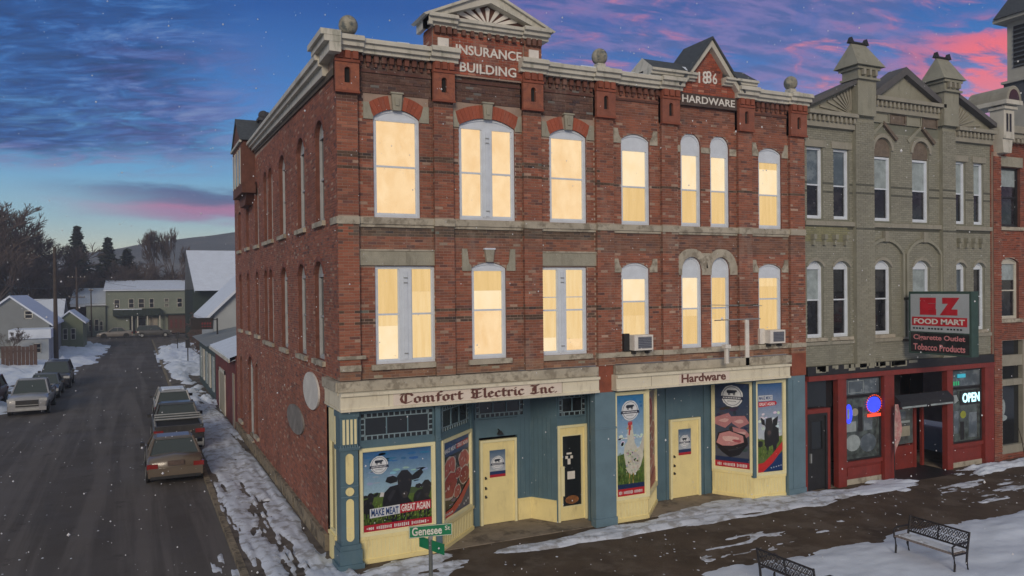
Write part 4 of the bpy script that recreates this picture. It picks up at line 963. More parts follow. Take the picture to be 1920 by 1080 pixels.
# ================================================================== PRINTED POSTERS
class Print(B):
    """layers of flat print in unit coordinates of a rectangle; each layer 0.6 mm above the last"""
    def __init__(s, F, u0, u1, z0, z1, w=-.025):
        super().__init__(F); s.r = (u0, u1, z0, z1); s.w = w; s.asp = (u1-u0)/(z1-z0)
    def P(s, p): return (s.r[0]+p[0]*(s.r[1]-s.r[0]), s.r[2]+p[1]*(s.r[3]-s.r[2]))
    def poly(s, pts, c, keep=False):
        if not keep: s.w += .0006
        s.tint = c; s.flat([s.P(p) for p in pts], s.w)
    def grad(s, z0, z1, c0, c1, n=24, u0=0, u1=1):
        s.w += .0006
        for k in range(n):
            t = (k+.5)/n; s.tint = tuple(a+(b-a)*t for a, b in zip(c0, c1)); a_ = z0+(z1-z0)*k/n; b_ = z0+(z1-z0)*(k+1)/n
            s.flat([s.P((u0, a_)), s.P((u1, a_)), s.P((u1, b_)), s.P((u0, b_))], s.w)
    def ell(s, u, z, ru, rz, c, n=20, jit=0, rot=0, keep=False):
        pts = []
        for k in range(n):
            a = 2*math.pi*k/n; j = 1+rnd.uniform(-jit, jit); x = ru*math.cos(a)*j; y = rz*math.sin(a)*j/s.asp if False else rz*math.sin(a)*j
            X = x*math.cos(rot)-y*math.sin(rot)/s.asp; Y_ = x*math.sin(rot)*s.asp+y*math.cos(rot); pts.append((u+X, z+Y_))
        s.poly(pts, c, keep)
    def circ(s, u, z, r, c, **k): s.ell(u, z, r, r*s.asp, c, **k)
    def txt(s, st, u0, u1, z0, z1, c, bold=.02, tilt=0):
        s.w += .0006; s.tint = c; a = s.P((u0, z0)); b = s.P((u1, z1)); text(s, st, a[0], b[0], a[1], b[1], s.w, 0, bold, tilt)
    def logo(s, u, z, r):
        s.circ(u, z, r, (.70, .74, .78), n=28, jit=.03); s.circ(u, z, r*.88, (.10, .14, .22), n=28); s.circ(u, z, r*.83, (.72, .76, .80), n=28)
        q = r*s.asp
        s.poly([(u-.45*r, z+.25*q), (u+.30*r, z+.25*q), (u+.36*r, z+.40*q), (u+.5*r, z+.38*q), (u+.42*r, z+.55*q), (u-.40*r, z+.55*q), (u-.5*r, z+.45*q)], (.02, .03, .05))
        for dx in (-.36, -.24, .1, .22): s.poly([(u+dx*r, z+.08*q), (u+(dx+.08)*r, z+.08*q), (u+(dx+.08)*r, z+.3*q), (u+dx*r, z+.3*q)], (.02, .03, .05), keep=True)
        s.poly([(u-1.12*r, z-.30*q), (u+1.12*r, z-.30*q), (u+1.02*r, z-.02*q), (u-1.02*r, z-.02*q)], (.02, .03, .07))
        for k in range(11): a = u-.85*r+k*.155*r; s.poly([(a, z-.22*q), (a+.09*r, z-.22*q), (a+.09*r, z-.10*q), (a, z-.10*q)], (.75, .78, .82), keep=k > 0)
        for k in range(7): a = u-.42*r+k*.12*r; s.poly([(a, z-.52*q), (a+.07*r, z-.52*q), (a+.07*r, z-.44*q), (a, z-.44*q)], (.12, .15, .22), keep=k > 0)
    def strip(s, c, navy=None, h=.075, n=26, u0=.08, u1=.92):
        if navy: s.poly([(0, h), (1, h), (1, h+navy), (0, h+navy)], (.012, .03, .10))
        s.poly([(0, 0), (1, 0), (1, h), (0, h)], c)
        for k in range(n):
            a = u0+(u1-u0)*k/n; hh = h*rnd.uniform(.16, .26)
            if k % 9 == 3: continue
            s.poly([(a, h*.5-hh), (a+(u1-u0)/n*.62, h*.5-hh), (a+(u1-u0)/n*.62, h*.5+hh), (a, h*.5+hh)], (.70, .66, .66), keep=k > 0)
    def stars(s, pts, r, c):
        for k, (u, z) in enumerate(pts):
            s.poly([(u+rr*math.sin(a), z+rr*s.asp*math.cos(a)) for a, rr in [(math.pi*j/5, r if j % 2 == 0 else r*.42) for j in range(10)]], c, keep=k > 0)
    def grass(s, n, z0, z1, u0=0, u1=1, dark_=1.):
        s.w += .0006
        for k in range(n):
            u = rnd.uniform(u0, u1-.02); z = rnd.uniform(z0, z1); l = rnd.uniform(.02, .05); v = rnd.uniform(.5, 1.5)*dark_
            s.tint = (.10*v, .19*v, .03*v) if rnd.random() < .75 else (.22*v, .28*v, .07*v)
            s.flat([s.P((u, z)), s.P((u+.012, z)), s.P((u+.02, min(z+l, z1+.03))), s.P((u+.008+rnd.uniform(-.02, .02)*0, min(z+l*.9, z1+.03)))], s.w)
    def clouds(s, n, z0, z1, c=(.55, .66, .74)):
        s.w += .0006
        for k in range(n):
            u = rnd.uniform(.08, .92); z = rnd.uniform(z0, z1); s.ell(u, z, rnd.uniform(.04, .08), rnd.uniform(.006, .02), tuple(x*rnd.uniform(.75, 1.1) for x in c), n=10, jit=.2, keep=True)
    def done(s, label, name='window_poster'):
        o = s.build(name, prt, tint=True)
        c = Vector([sum(v[i] for v in s.v)/len(s.v) for i in range(3)]); rebase(o, (c.x, c.y, min(v[2] for v in s.v)))
        return tag(o, label, 'poster', 'printed posters filling the shop windows')
def cow(p, u, z, k, c=(.014, .015, .02), front=True):
    A_ = p.asp
    def q(pts, cc, keep=False): p.poly([(u+x*k, z+y*k*A_) for x, y in pts], cc, keep)
    q([(-.62, -.75), (-.66, -.2), (-.60, .12), (-.40, .30), (-.12, .34), (.0, .10), (.16, -.05), (.36, -.30), (.42, -.62), (.30, -.85), (-.30, -.9)], c)   # body
    q([(-.34, -.85), (-.22, -.85), (-.20, -1.35), (-.32, -1.35)], c); q([(.12, -.8), (.26, -.8), (.20, -1.35), (.10, -1.35)], c, True); q([(-.08, -.85), (.04, -.85), (.03, -1.3), (-.06, -1.3)], c, True)
    q([(-.16, .62), (.0, .80), (.20, .80), (.36, .62), (.34, .30), (.26, .0), (.18, -.14), (.06, -.16), (-.04, -.04), (-.12, .26)], tuple(x*1.3 for x in c))   # head
    q([(-.14, .58), (-.30, .66), (-.50, .62), (-.56, .48), (-.38, .40), (-.16, .44)], c); q([(.34, .58), (.50, .70), (.68, .80), (.76, .66), (.60, .48), (.36, .44)], c, True)
    q([(.0, .04), (.05, -.12), (.16, -.12), (.22, .04), (.12, .10)], (.05, .045, .045)); q([(-.10, .48), (-.04, .50), (-.04, .43), (-.09, .43)], (.06, .05, .05), True); q([(.24, .50), (.31, .48), (.30, .43), (.24, .43)], (.06, .05, .05), True)
    q([(-.5, -.05), (-.3, .2), (-.2, .15), (-.42, -.2)], (.03, .032, .04))
PINKS = [(.46, .06, .07), (.38, .035, .045), (.52, .12, .11), (.32, .03, .035)]
def steak(p, u, z, r, rot=0):
    p.ell(u, z, r*1.1, r*.86*p.asp, (.62, .50, .44), n=16, jit=.10, rot=rot); p.ell(u, z, r, r*.74*p.asp, rnd.choice(PINKS), n=16, jit=.10, rot=rot)
    for k in range(7):
        a = rnd.uniform(0, 6.28); d = rnd.uniform(.1, .7)*r; p.ell(u+d*math.cos(a), z+d*math.sin(a)*p.asp*.7, r*rnd.uniform(.08, .22), r*rnd.uniform(.03, .09)*p.asp, (.70, .48, .44) if k % 2 else (.30, .03, .04), n=8, jit=.25, rot=rnd.uniform(0, 3), keep=k > 0)
# cow
p = Print(FRONT, .53, 2.27, .74, 2.67)
p.grad(.30, 1, (.42, .62, .72), (.02, .11, .30), 34); p.clouds(26, .5, .8, (.30, .48, .62)); p.clouds(14, .84, .97, (.03, .16, .36))
p.poly([(0, .44), (.2, .48), (.45, .44), (.7, .50), (1, .47), (1, .3), (0, .3)], (.06, .10, .04)); p.grad(.06, .42, (.03, .055, .012), (.10, .16, .035), 16); p.grass(260, .09, .36)
cow(p, .10, .36, .17, (.012, .013, .016)); cow(p, .90, .38, .26, (.018, .019, .02)); p.poly([(.24, .42), (.32, .42), (.31, .47), (.26, .48)], (.6, .6, .6)); cow(p, .56, .42, .42)
p.grass(140, .08, .20)
p.logo(.24, .82, .125)
p.poly([(.10, .17), (.53, .185), (.53, .30), (.10, .285)], (.62, .66, .70)); p.txt('MAKE MEAT', .12, .51, .19, .28, (.02, .06, .20), .03); p.poly([(.53, .185), (.985, .20), (.985, .315), (.53, .30)], (.45, .02, .035)); p.txt('GREAT AGAIN', .55, .97, .205, .295, (.85, .78, .76), .03)
p.strip((.42, .015, .035), None, .09, 30); p.stars([(.06, .045), (.10, .045), (.14, .045), (.86, .045), (.90, .045), (.94, .045)], .014, (.8, .75, .75))
p.done('wide window poster of a black cow with a MAKE MEAT GREAT AGAIN banner')
# steaks on the slanted window
p = Print(PA, .10, LA-.18, .74, 2.67)
p.grad(0, 1, (.012, .012, .018), (.012, .02, .05), 8); p.grad(.80, 1, (.02, .07, .20), (.015, .09, .30), 10); p.clouds(14, .82, .97, (.05, .14, .36))
for k in range(46): p.ell(rnd.uniform(.05, .95), rnd.uniform(.1, .76), rnd.uniform(.03, .10), rnd.uniform(.01, .04), tuple(x*rnd.uniform(.5, 1.6) for x in rnd.choice([(.03, .035, .05), (.10, .11, .13), (.05, .07, .03), (.16, .15, .16)])), n=9, jit=.3, keep=k > 0)
for u_, z_, r_k in ((.24, .62, .22), (.80, .66, .20), (.26, .40, .25), (.80, .45, .18), (.55, .52, .1), (.52, .28, .12)): steak(p, u_, z_, r_k, rnd.uniform(-.5, .5))
p.txt('MAKE MEAT', .05, .50, .84, .90, (.75, .78, .85), .03, .05); p.poly([(.50, .85), (.95, .87), (.95, .94), (.50, .92)], (.50, .03, .06)); p.txt('GREAT AGAIN', .53, .93, .865, .92, (.85, .8, .8), .03)
p.poly([(0, 0), (1, 0), (1, .36), (.62, .14), (.3, .05)], (.012, .03, .12)); p.poly([(0, .0), (.30, .0), (.66, .10), (1, .30), (1, .38), (.6, .19), (.3, .10), (0, .085)], (.50, .02, .03)); p.txt('FARM', .08, .34, .03, .065, (.8, .75, .75), .02)
p.stars([(.76, .06), (.84, .08), (.92, .10)], .03, (.6, .65, .75))
p.done('poster of marbled red steaks on the slanted pane between cow poster and cream door')
# logo panels on the doors
for F, u0, u1, z0, z1, lab in ((PB, .55, 1.03, 1.30, 2.05, 'blue and red logo poster on the left cream door, under the Comfort Electric sign'), (PG, .88, 1.36, 1.32, 2.12, 'blue and red logo poster on the right cream door, under the Hardware sign')):
    p = Print(F, u0, u1, z0, z1, .004)
    p.grad(.12, 1, (.50, .56, .62), (.06, .13, .24), 22); p.clouds(18, .3, .8, (.45, .52, .60)); p.logo(.5, .52, .40); p.poly([(0, .10), (1, .10), (1, .22), (0, .22)], (.02, .045, .14)); p.poly([(0, 0), (1, 0), (1, .10), (0, .10)], (.45, .02, .035))
    p.done(lab, 'door_poster')
# chicken
p = Print(FRONT, 7.68, 8.62, .70, 3.54)
p.grad(.30, 1, (.50, .66, .78), (.01, .16, .40), 34); p.clouds(30, .36, .60, (.72, .80, .86)); p.clouds(10, .86, .96, (.02, .18, .42))
p.poly([(0, .40), (.3, .42), (.6, .40), (1, .46), (1, .1), (0, .1)], (.07, .13, .035)); p.grass(420, .12, .40, dark_=1.1)
W_ = (.60, .60, .52)
p.poly([(.32, .34), (.27, .42), (.30, .50), (.40, .54), (.44, .62), (.56, .62), (.62, .54), (.76, .46), (.95, .50), (.97, .38), (.86, .28), (.70, .22), (.48, .20), (.36, .26)], W_)
p.poly([(.40, .52), (.40, .62), (.44, .68), (.58, .68), (.62, .60), (.66, .52)], W_)
p.ell(.50, .68, .10, .026, (.56, .50, .42), n=14); p.poly([(.43, .67), (.45, .70), (.53, .70), (.54, .65), (.47, .635)], (.50, .07, .06))
p.poly([(.42, .695), (.43, .735), (.47, .715), (.49, .75), (.53, .72), (.57, .74), (.58, .70), (.50, .69)], (.55, .05, .05)); p.poly([(.42, .672), (.35, .662), (.42, .655)], (.55, .38, .08)); p.poly([(.45, .645), (.44, .60), (.48, .595), (.50, .64)], (.55, .05, .05)); p.circ(.485, .68, .016, (.03, .02, .02))
p.poly([(.66, .44), (.86, .36), (.80, .30), (.60, .30), (.50, .38)], (.50, .50, .46)); p.poly([(.84, .48), (.98, .60), (1.0, .50), (.95, .40)], (.52, .52, .48))
p.w += .0006
for k in range(60): p.ell(rnd.uniform(.34, .80), rnd.uniform(.24, .46), rnd.uniform(.015, .04), rnd.uniform(.005, .012), tuple(x*rnd.uniform(.62, 1.15) for x in W_), n=7, jit=.3, rot=rnd.uniform(-.5, .5), keep=True)
p.poly([(.44, .22), (.48, .22), (.47, .12), (.44, .12)], (.45, .30, .10)); p.poly([(.58, .22), (.62, .22), (.60, .12), (.57, .12)], (.45, .30, .10), True)
p.grass(160, .10, .20); p.logo(.50, .84, .30); p.strip((.48, .02, .03), .045, .075, 20)
p.done('tall window poster of a white chicken on green grass, left of the hardware door')
# narrow meat strip
p = Print(PF, .14, LF-.18, .72, 3.50)
p.grad(0, 1, (.16, .05, .06), (.30, .24, .25), 10)
for k in range(9): steak(p, rnd.uniform(.3, .7), .12+k*.09, .26, rnd.uniform(-.6, .6))
p.poly([(0, 0), (1, 0), (1, .16), (0, .05)], (.40, .02, .03)); p.done('narrow foreshortened meat poster on the slanted pane right beside the chicken poster')
# sliced meat
p = Print(PH, .08, LH-.11, .88, 3.54)
p.grad(0, 1, (.10, .11, .14), (.02, .05, .12), 10); p.clouds(16, .80, .97, (.05, .10, .20))
for k in range(40): p.ell(rnd.uniform(.05, .95), rnd.uniform(.2, .7), rnd.uniform(.04, .12), rnd.uniform(.01, .03), tuple(x*rnd.uniform(.5, 1.5) for x in (.05, .055, .07)), n=9, jit=.3, keep=k > 0)
for pts in ([(.02, .58), (.40, .64), (.55, .56), (.30, .46), (.0, .50)], [(.45, .60), (.85, .62), (.98, .54), (.70, .47), (.50, .52)], [(.50, .48), (.85, .46), (1, .40), (.80, .34), (.56, .38)]):
    p.poly(pts, (.48, .22, .24)); p.ell(sum(a for a, b in pts)/5, sum(b for a, b in pts)/5, .13, .022, (.66, .42, .42), n=10, jit=.25, rot=.15)
p.poly([(.02, .26), (.10, .40), (.40, .44), (.85, .40), (.94, .30), (.60, .22), (.30, .20)], (.02, .018, .022)); p.poly([(.05, .28), (.14, .39), (.42, .43), (.80, .385), (.82, .31), (.50, .26), (.22, .25)], (.56, .27, .28)); p.ell(.46, .34, .22, .035, (.74, .50, .48), n=14, jit=.2); p.ell(.62, .32, .12, .018, (.42, .10, .12), n=12, jit=.2)
p.poly([(.02, .27), (.40, .20), (.62, .22), (.94, .30), (.70, .16), (.44, .12), (.2, .18)], (.014, .014, .02))
p.logo(.50, .84, .30); p.strip((.45, .02, .035), .05, .075, 20); p.done('window poster of pale sliced meat on a dark slate, right of the hardware door')
# pig
p = Print(PI_, .14, LI-.10, .78, 3.54)
p.grad(.28, 1, (.60, .66, .72), (.015, .10, .30), 30); p.clouds(30, .40, .66, (.70, .74, .78)); p.poly([(0, .38), (.4, .36), (1, .40), (1, .1), (0, .1)], (.12, .17, .05)); p.grass(300, .14, .36)
K_ = (.02, .02, .022)
p.poly([(.30, .30), (.28, .44), (.36, .52), (.66, .52), (.86, .48), (.88, .34), (.78, .30), (.74, .22), (.66, .22), (.62, .30), (.46, .28), (.44, .20), (.37, .20), (.36, .28)], K_)
p.poly([(.32, .52), (.36, .60), (.58, .61), (.64, .52), (.58, .42), (.48, .38), (.38, .42)], (.035, .033, .035)); p.poly([(.30, .58), (.14, .62), (.18, .54), (.32, .52)], K_); p.poly([(.62, .58), (.84, .62), (.80, .52), (.64, .50)], K_, True); p.ell(.48, .44, .07, .025, (.10, .07, .07), n=12)
p.ell(.12, .32, .10, .04, (.02, .025, .02), n=10, jit=.15); p.grass(120, .14, .24)
p.poly([(.06, .80), (.62, .80), (.62, .86), (.06, .86)], (.60, .64, .70)); p.txt('MAKE MEAT', .09, .59, .812, .85, (.02, .06, .2), .02); p.poly([(.06, .73), (.74, .745), (.80, .765), (.74, .79), (.06, .79)], (.55, .02, .04)); p.txt('GREAT AGAIN', .09, .70, .745, .78, (.85, .8, .8), .02)
p.poly([(0, 0), (1, 0), (1, .22), (.5, .10), (0, .03)], (.012, .04, .15)); p.poly([(0, .0), (.2, .0), (.6, .10), (1, .24), (1, .33), (.6, .20), (.25, .11), (0, .10)], (.55, .03, .03)); p.stars([(.55, .045), (.65, .05), (.75, .055), (.85, .06), (.94, .065)], .03, (.6, .68, .8))
p.done('window poster of a small dark pig on grass, rightmost of the shop posters')

# ================================================================== GREY-GREEN PAINTED BRICK BUILDING
GX0, GX1 = 14.72, 23.86
gb_ = thing('painted_brick_building', (GX0, 0, 0), 'grey-green painted brick building with two gabled turrets and a red food store front', 'building')
gpaint = pm('grey_green_paint', (.275, .275, .222), .75, .14, 1.4, .2, 18, dirt=(.15, .155, .12))
gtrim = pm('grey_green_trim', (.30, .29, .24), .7, .12, 2, .15, 18, dirt=(.16, .165, .13))
gbrown = pm('brown_arch_panel', (.16, .13, .105), .9, .25, 8, .4, 30)
GP = [(16.88, 17.72), (21.10, 21.78)]
G3 = [(14.86, 15.55, 8.64, 10.9, 0), (16.02, 16.72, 8.64, 10.9, 0), (17.85, 18.68, 8.64, 11.0, .42), (19.72, 20.56, 8.64, 11.0, .42), (21.9, 22.5, 8.64, 10.85, 0), (22.95, 23.5, 8.64, 10.85, 0)]
G2 = [(14.84, 15.55, 4.85, 7.1, .2), (15.98, 16.72, 4.85, 7.1, .2), (17.82, 18.66, 4.86, 7.1, .24), (19.72, 20.6, 4.86, 7.1, .24), (21.85, 22.5, 4.86, 7.1, .18), (22.92, 23.55, 4.86, 7.1, .18)]
s = B(FRONT); wall_core(s, GX0, GX1, 3.95, 12.2, G3+G2, w=-.006); s.M = ID; s.quad((GX0, 0, 12.1), (GX1, 0, 12.1), (GX1, 16, 12.1), (GX0, 16, 12.1)); s.quad((GX1, 0, 3.9), (GX1, 16, 3.9), (GX1, 16, 12.2), (GX1, 0, 12.2)); s.quad((GX0, 0, 12), (GX0, 16, 12), (GX0, 16, 12.2), (GX0, 0, 12.2))
gw = s.build('front_wall', [mortar_grey, gpaint], gb_)
def tone_grey(u, z, rn):
    v = rn.uniform(.88, 1.1); t = (.285*v, .285*v, .232*v)
    if abs(z-9.5) < .045 or abs(z-9.78) < .045 or abs(z-8.33) < .04: t = (.10, .105, .085)
    if u < 16.6 and z < 8.4 and z > 7.9: t = (.27*v, .27*v, .16*v)
    return t
s = B(FRONT); lay_bricks(s, GX0, GX1, 3.97, 11.6, G3+G2, tone_grey, skip=[(a, c, 3.9, 12.2) for a, c in GP], rn=random.Random(9))
s.build('brick_courses', brick_paint, gw, kind='stuff', tint=True)
s = B(FRONT)
for a, c in GP: lay_bricks(s, a, c, 3.97, 11.9, [], tone_grey, w=.14, rn=random.Random(11))
s.build('pier_bricks', brick_paint, gw, kind='stuff', tint=True)
for a, c in GP: s = B(FRONT); s.box(a, c, -.01, .13, 3.95, 12.2); s.build('pier', gpaint, gb_)
for k, o in enumerate(G3):
    rise = o[4]
    if rise:
        window(gb_, FRONT, o[0], o[1], o[2], 10.78, 0, pm_=(curtain_g, glass_dn), rail=9.72, w=-.10, sill=False)
        b_ = B(FRONT); b_.prism([(o[0], 10.80)]+arc_pts(o[0], o[1], o[3], rise, 10)+[(o[1], 10.80)], -.10, -.05); b_.build('arch_panel', gbrown, gw)
        A_ = arc_pts(o[0], o[1], o[3], rise, 12); O_ = arc_pts(o[0]-.10, o[1]+.10, o[3], rise+.12, 12); b_ = B(FRONT)
        for i in range(12): b_.prism([A_[i], A_[i+1], O_[i+1], O_[i]], -.01, .05)
        split_build(b_, 'arch_hood', gtrim, gw)
        um = (o[0]+o[1])/2
        for sg in (-1, 1):
            b_ = B(FRONT); b_.prism([(um, 11.83), (um, 11.95), (um+sg*.68, 11.42), (um+sg*.60, 11.33)], -.01, .10 if sg > 0 else .04); b_.build('chevron_hood', gpaint if sg < 0 else gbrown, gw)
    else: window(gb_, FRONT, *o, pm_=(glass_up if k < 2 else curtain_g, glass_dn), rail=9.72, w=-.10, sill=False); b_ = B(FRONT); b_.box(o[0]-.1, o[1]+.1, -.01, .04, o[3]+.01, o[3]+.22); b_.build('lintel', gtrim, gw)
for k, o in enumerate(G2):
    window(gb_, FRONT, *o, pm_=(curtain_g if k in (0, 3) else glass_up if k == 4 else glass_dn, glass_dn), rail=6.05, w=-.12, sillw=.05)
    A_ = arc_pts(o[0], o[1], o[3], o[4], 8); O_ = arc_pts(o[0]-.06, o[1]+.06, o[3]+.02, o[4]+.08, 8); b_ = B(FRONT)
    for i in range(8): b_.prism([A_[i], A_[i+1], O_[i+1], O_[i]], -.01, .04)
    split_build(b_, 'arch_hood', gtrim, gw)
for um in (18.3, 20.2):
    A_ = arc_pts(um-.78, um+.82, 7.55, .42, 12); O_ = arc_pts(um-.88, um+.92, 7.55, .52, 12); b_ = B(FRONT)
    for i in range(12): b_.prism([A_[i], A_[i+1], O_[i+1], O_[i]], -.01, .10)
    b_.box(um-.88, um-.79, -.01, .10, 4.75, 7.55); b_.box(um+.83, um+.92, -.01, .10, 4.75, 7.55)
    b_.build('blind_arch', gpaint, gw); b_ = B(FRONT); b_.box(um-.06, um+.10, .0, .13, 7.95, 8.30); b_.build('keystone', gtrim, gw)
for a, c in ((GX0, 16.88), (17.72, 21.10), (21.78, GX1)):
    s = B(FRONT); s.box(a, c, -.01, .10, 8.42, 8.56); s.box(a, c, -.01, .05, 4.62, 4.74); split_build(s, 'belt_course', gtrim, gw)
for u0 in (15.0, 22.0):
    for k in range(4):
        u = u0+k*.47*(1 if u0 < 20 else .85); s = B(FRONT); s.box(u, u+.12, .0, .16, 7.98, 8.14); s.box(u+.02, u+.10, 0, .11, 7.80, 7.98); s.build('corbel', gpaint, gw)
# cornices with dentils, sunburst half-pediments
def gcorn(a, c, z, out=.30):
    b_ = B(FRONT); b_.box(a, c, -.1, out*.45, z-.18, z-.02); b_.box(a, c, -.1, out, z-.02+.20, z+.30); b_.box(a, c, -.1, out*.4, z-.02, z+.20); o = b_.build('cornice', gtrim, gb_)
    d = B(FRONT); n = int((c-a)/.19)
    for k in range(n): u = a+(c-a)*(k+.5)/n; d.box(u-.045, u+.045, out*.4, out*.75, z, z+.17)
    d.build('dentils', gtrim, o, kind='stuff'); return o
gcorn(GX0, 16.85, 11.72); gcorn(17.72, 21.1, 12.42); gcorn(21.78, GX1, 11.72)
s = B(FRONT); s.box(17.72, 21.1, -.3, .0, 12.1, 12.5); s.build('parapet', gpaint, gb_)
for k in range(4): s = B(FRONT); s.box(17.85+k*.8, 18.5+k*.8, .0, .03, 11.95, 12.2); bar_frame(s, 17.8+k*.8, 18.56+k*.8, 11.9, 12.25, .04, .0, .06); s.build('frieze_panel', gbrown if k % 2 else gpaint, gb_)
def half_ped(xl, xh, z0, z1, sg):
    """sloping parapet rising towards a turret, with a fan of ribs"""
    s = B(FRONT); s.prism([(xl, z0), (xh, z0), (xh, z1), (xl, z0+.15)], -.3, .02); o = s.build('half_pediment', gpaint, gb_)
    s = B(FRONT); s.prism([(xl, z0+.12), (xh, z1-.02), (xh, z1+.12), (xl, z0+.28)], -.35, .28); split_build(s, 'raking_cornice', pm('grey_roof_edge', (.10, .10, .105), .8) if 'grey_roof_edge' not in MATS else MATS['grey_roof_edge'], o)
    for k in range(8):
        a_ = R(84-k*11.5); L_ = min((z1-z0-.12)/max(.12, math.cos(a_)+math.sin(a_)*(z1-z0)/abs(xh-xl)), 1.5)*.93
        def pt(rr, hw): return (xh-sg*(.08+rr*math.sin(a_)+hw*math.cos(a_)), z0+.04+rr*math.cos(a_)-hw*math.sin(a_))
        s = B(FRONT); s.prism([pt(.12, -.012), pt(.12, .012), pt(L_, .035), pt(L_, -.035)], .02, .07); s.build('fan_rib', gtrim, o)
half_ped(GX0+.05, 16.86, 12.02, 13.05, 1); half_ped(GX1, 21.80, 12.02, 13.05, -1)
s = B(FRONT); s.prism([(17.6, 12.72), (21.2, 12.72), (19.2, 13.62)], -.3, .02); s.build('centre_pediment', gpaint, gb_)
for pts in ([(17.5, 12.74), (17.9, 12.74), (19.2, 13.56), (19.2, 13.82)], [(21.3, 12.74), (20.9, 12.74), (19.2, 13.56), (19.2, 13.82)]): s = B(FRONT); s.prism(pts, -.5, .22); split_build(s, 'raking_cornice', MATS['grey_roof_edge'], gb_)
for um in (17.22, 21.35):
    k = 1 if um < 20 else .92
    s = B(); w_ = .52*k; s.box(um-w_*.8, um+w_*.8, -.30, .30, 12.0, 13.15); s.box(um-w_*.95, um+w_*.95, -.40, .36, 13.15, 13.22); s.box(um-w_*.82, um+w_*.82, -.32, .32, 13.22, 13.5); s.box(um-w_*.98, um+w_*.98, -.40, .40, 13.48, 13.56); to = s.build('turret', gpaint, gb_)
    for q in range(3): s = B(); s.box(um-w_*.6+q*w_*.5, um-w_*.6+q*w_*.5+.1, -.46, -.34, 13.28, 13.46); split_build(s, 'bracket', gtrim, to)
    s = B(); e = w_*1.22; e2 = w_*.62
    s.add([(um-e, -.50*k, 13.58), (um+e, -.50*k, 13.58), (um+e, .50, 13.58), (um-e, .50, 13.58), (um-e2, .05, 14.42), (um+e2, .05, 14.42)], [(0, 1, 5, 4), (1, 2, 5), (2, 3, 4, 5), (3, 0, 4), (3, 2, 1, 0)]); s.build('turret_roof', gpaint, to)
    s = B(); s.tube([(um-e2-.08, .05, 14.43), (um+e2+.08, .05, 14.43)], .05); s.build('ridge_cap', dark, to)
    for sg in (-1, 1): s = B(); s.prism([(um+sg*(e2+.12), 14.40), (um+sg*(e2-.10), 14.40), (um+sg*(e2+.02), 14.60)], -.02, .12); split_build(s, 'ridge_finial', dark, to)
# sign-less black band and the red store front
s = B(FRONT); s.box(GX0, GX1, -.1, .12, 3.66, 3.95); s.build('black_fascia', dark, gb_)
fl = B(FRONT)
for k in range(26): u = rnd.uniform(GX0+.2, 19.5); s0 = rnd.uniform(.1, .5); fl.box(u, u+s0, .12, .124, 3.86-rnd.uniform(0, .12), 3.95)
fl.build('peeling_paint', gpaint, gb_, kind='stuff')
s = B(FRONT); s.box(GX0, GX1, -.1, .16, 3.50, 3.66); s.build('red_beam', red_store, gb_)
def rbox(a, c, w0, w1, z0, z1, nm='red_post', mt_=red_store, F=FRONT): s = B(F); s.box(a, c, w0, w1, z0, z1); return s.build(nm, mt_, gb_)
rbox(16.05, 16.42, -.1, .10, 0, 3.5); rbox(18.15, 18.62, -.1, .12, 0, 3.5); rbox(21.32, 21.62, -.1, .10, 0, 3.5); rbox(23.35, 23.86, -.1, .12, 0, 3.5); rbox(15.62, 15.74, -.1, .05, 0, 2.55); rbox(14.66, 14.76, -.1, .05, 0, 3.5)
rbox(GX0, 23.8, -2.8, -2.7, 0, 3.6, 'inner_wall', black); rbox(GX0, 23.8, -2.8, -.1, 3.5, 3.6, 'soffit', dark)
rbox(14.76, 15.74, -.12, .06, 2.46, 2.60, 'door_head'); rbox(14.76, 16.05, -.2, -.15, 2.6, 3.5, 'dark_transom', glassd); rbox(15.74, 16.05, -.25, -.2, 0, 2.6, 'dark_panel', dark)
door(FRONT, 14.84, 15.56, 2.38, glass=(14.98, 15.44, 1.30, 2.2), mat_=dark, frame=dark, parent=gb_, handle='bar')
for (a, c, z0, z1, nm) in ((16.44, 18.13, .78, 2.86, 'a'), (21.64, 23.33, .86, 2.80, 'b')):
    s = B(FRONT); bar_frame(s, a, c, z0, z1, .05, -.08, .0); o = s.build('shop_window', dark, gb_); s = B(FRONT); s.box(a+.05, c-.05, -.05, -.04, z0+.05, z1-.05); s.build('pane', store_in, o)
    s = B(FRONT); bar_frame(s, a, c, z1+.02, 3.48, .05, -.08, .0); o = s.build('transom', dark, gb_); s = B(FRONT); s.box(a+.05, c-.05, -.05, -.04, z1+.07, 3.43); s.build('pane', glass_up, o)
    rbox(a, c, -.1, .06, z0-.14, z0-.01, 'window_sill'); rbox(a, c, -.1, -.02, .18, z0-.14, 'stall_riser'); rbox(a+.1, c-.1, -.02, .02, .30, z0-.22, 'riser_panel'); rbox(a, c, -.1, .0, 0, .18, 'plinth', stone_belt)
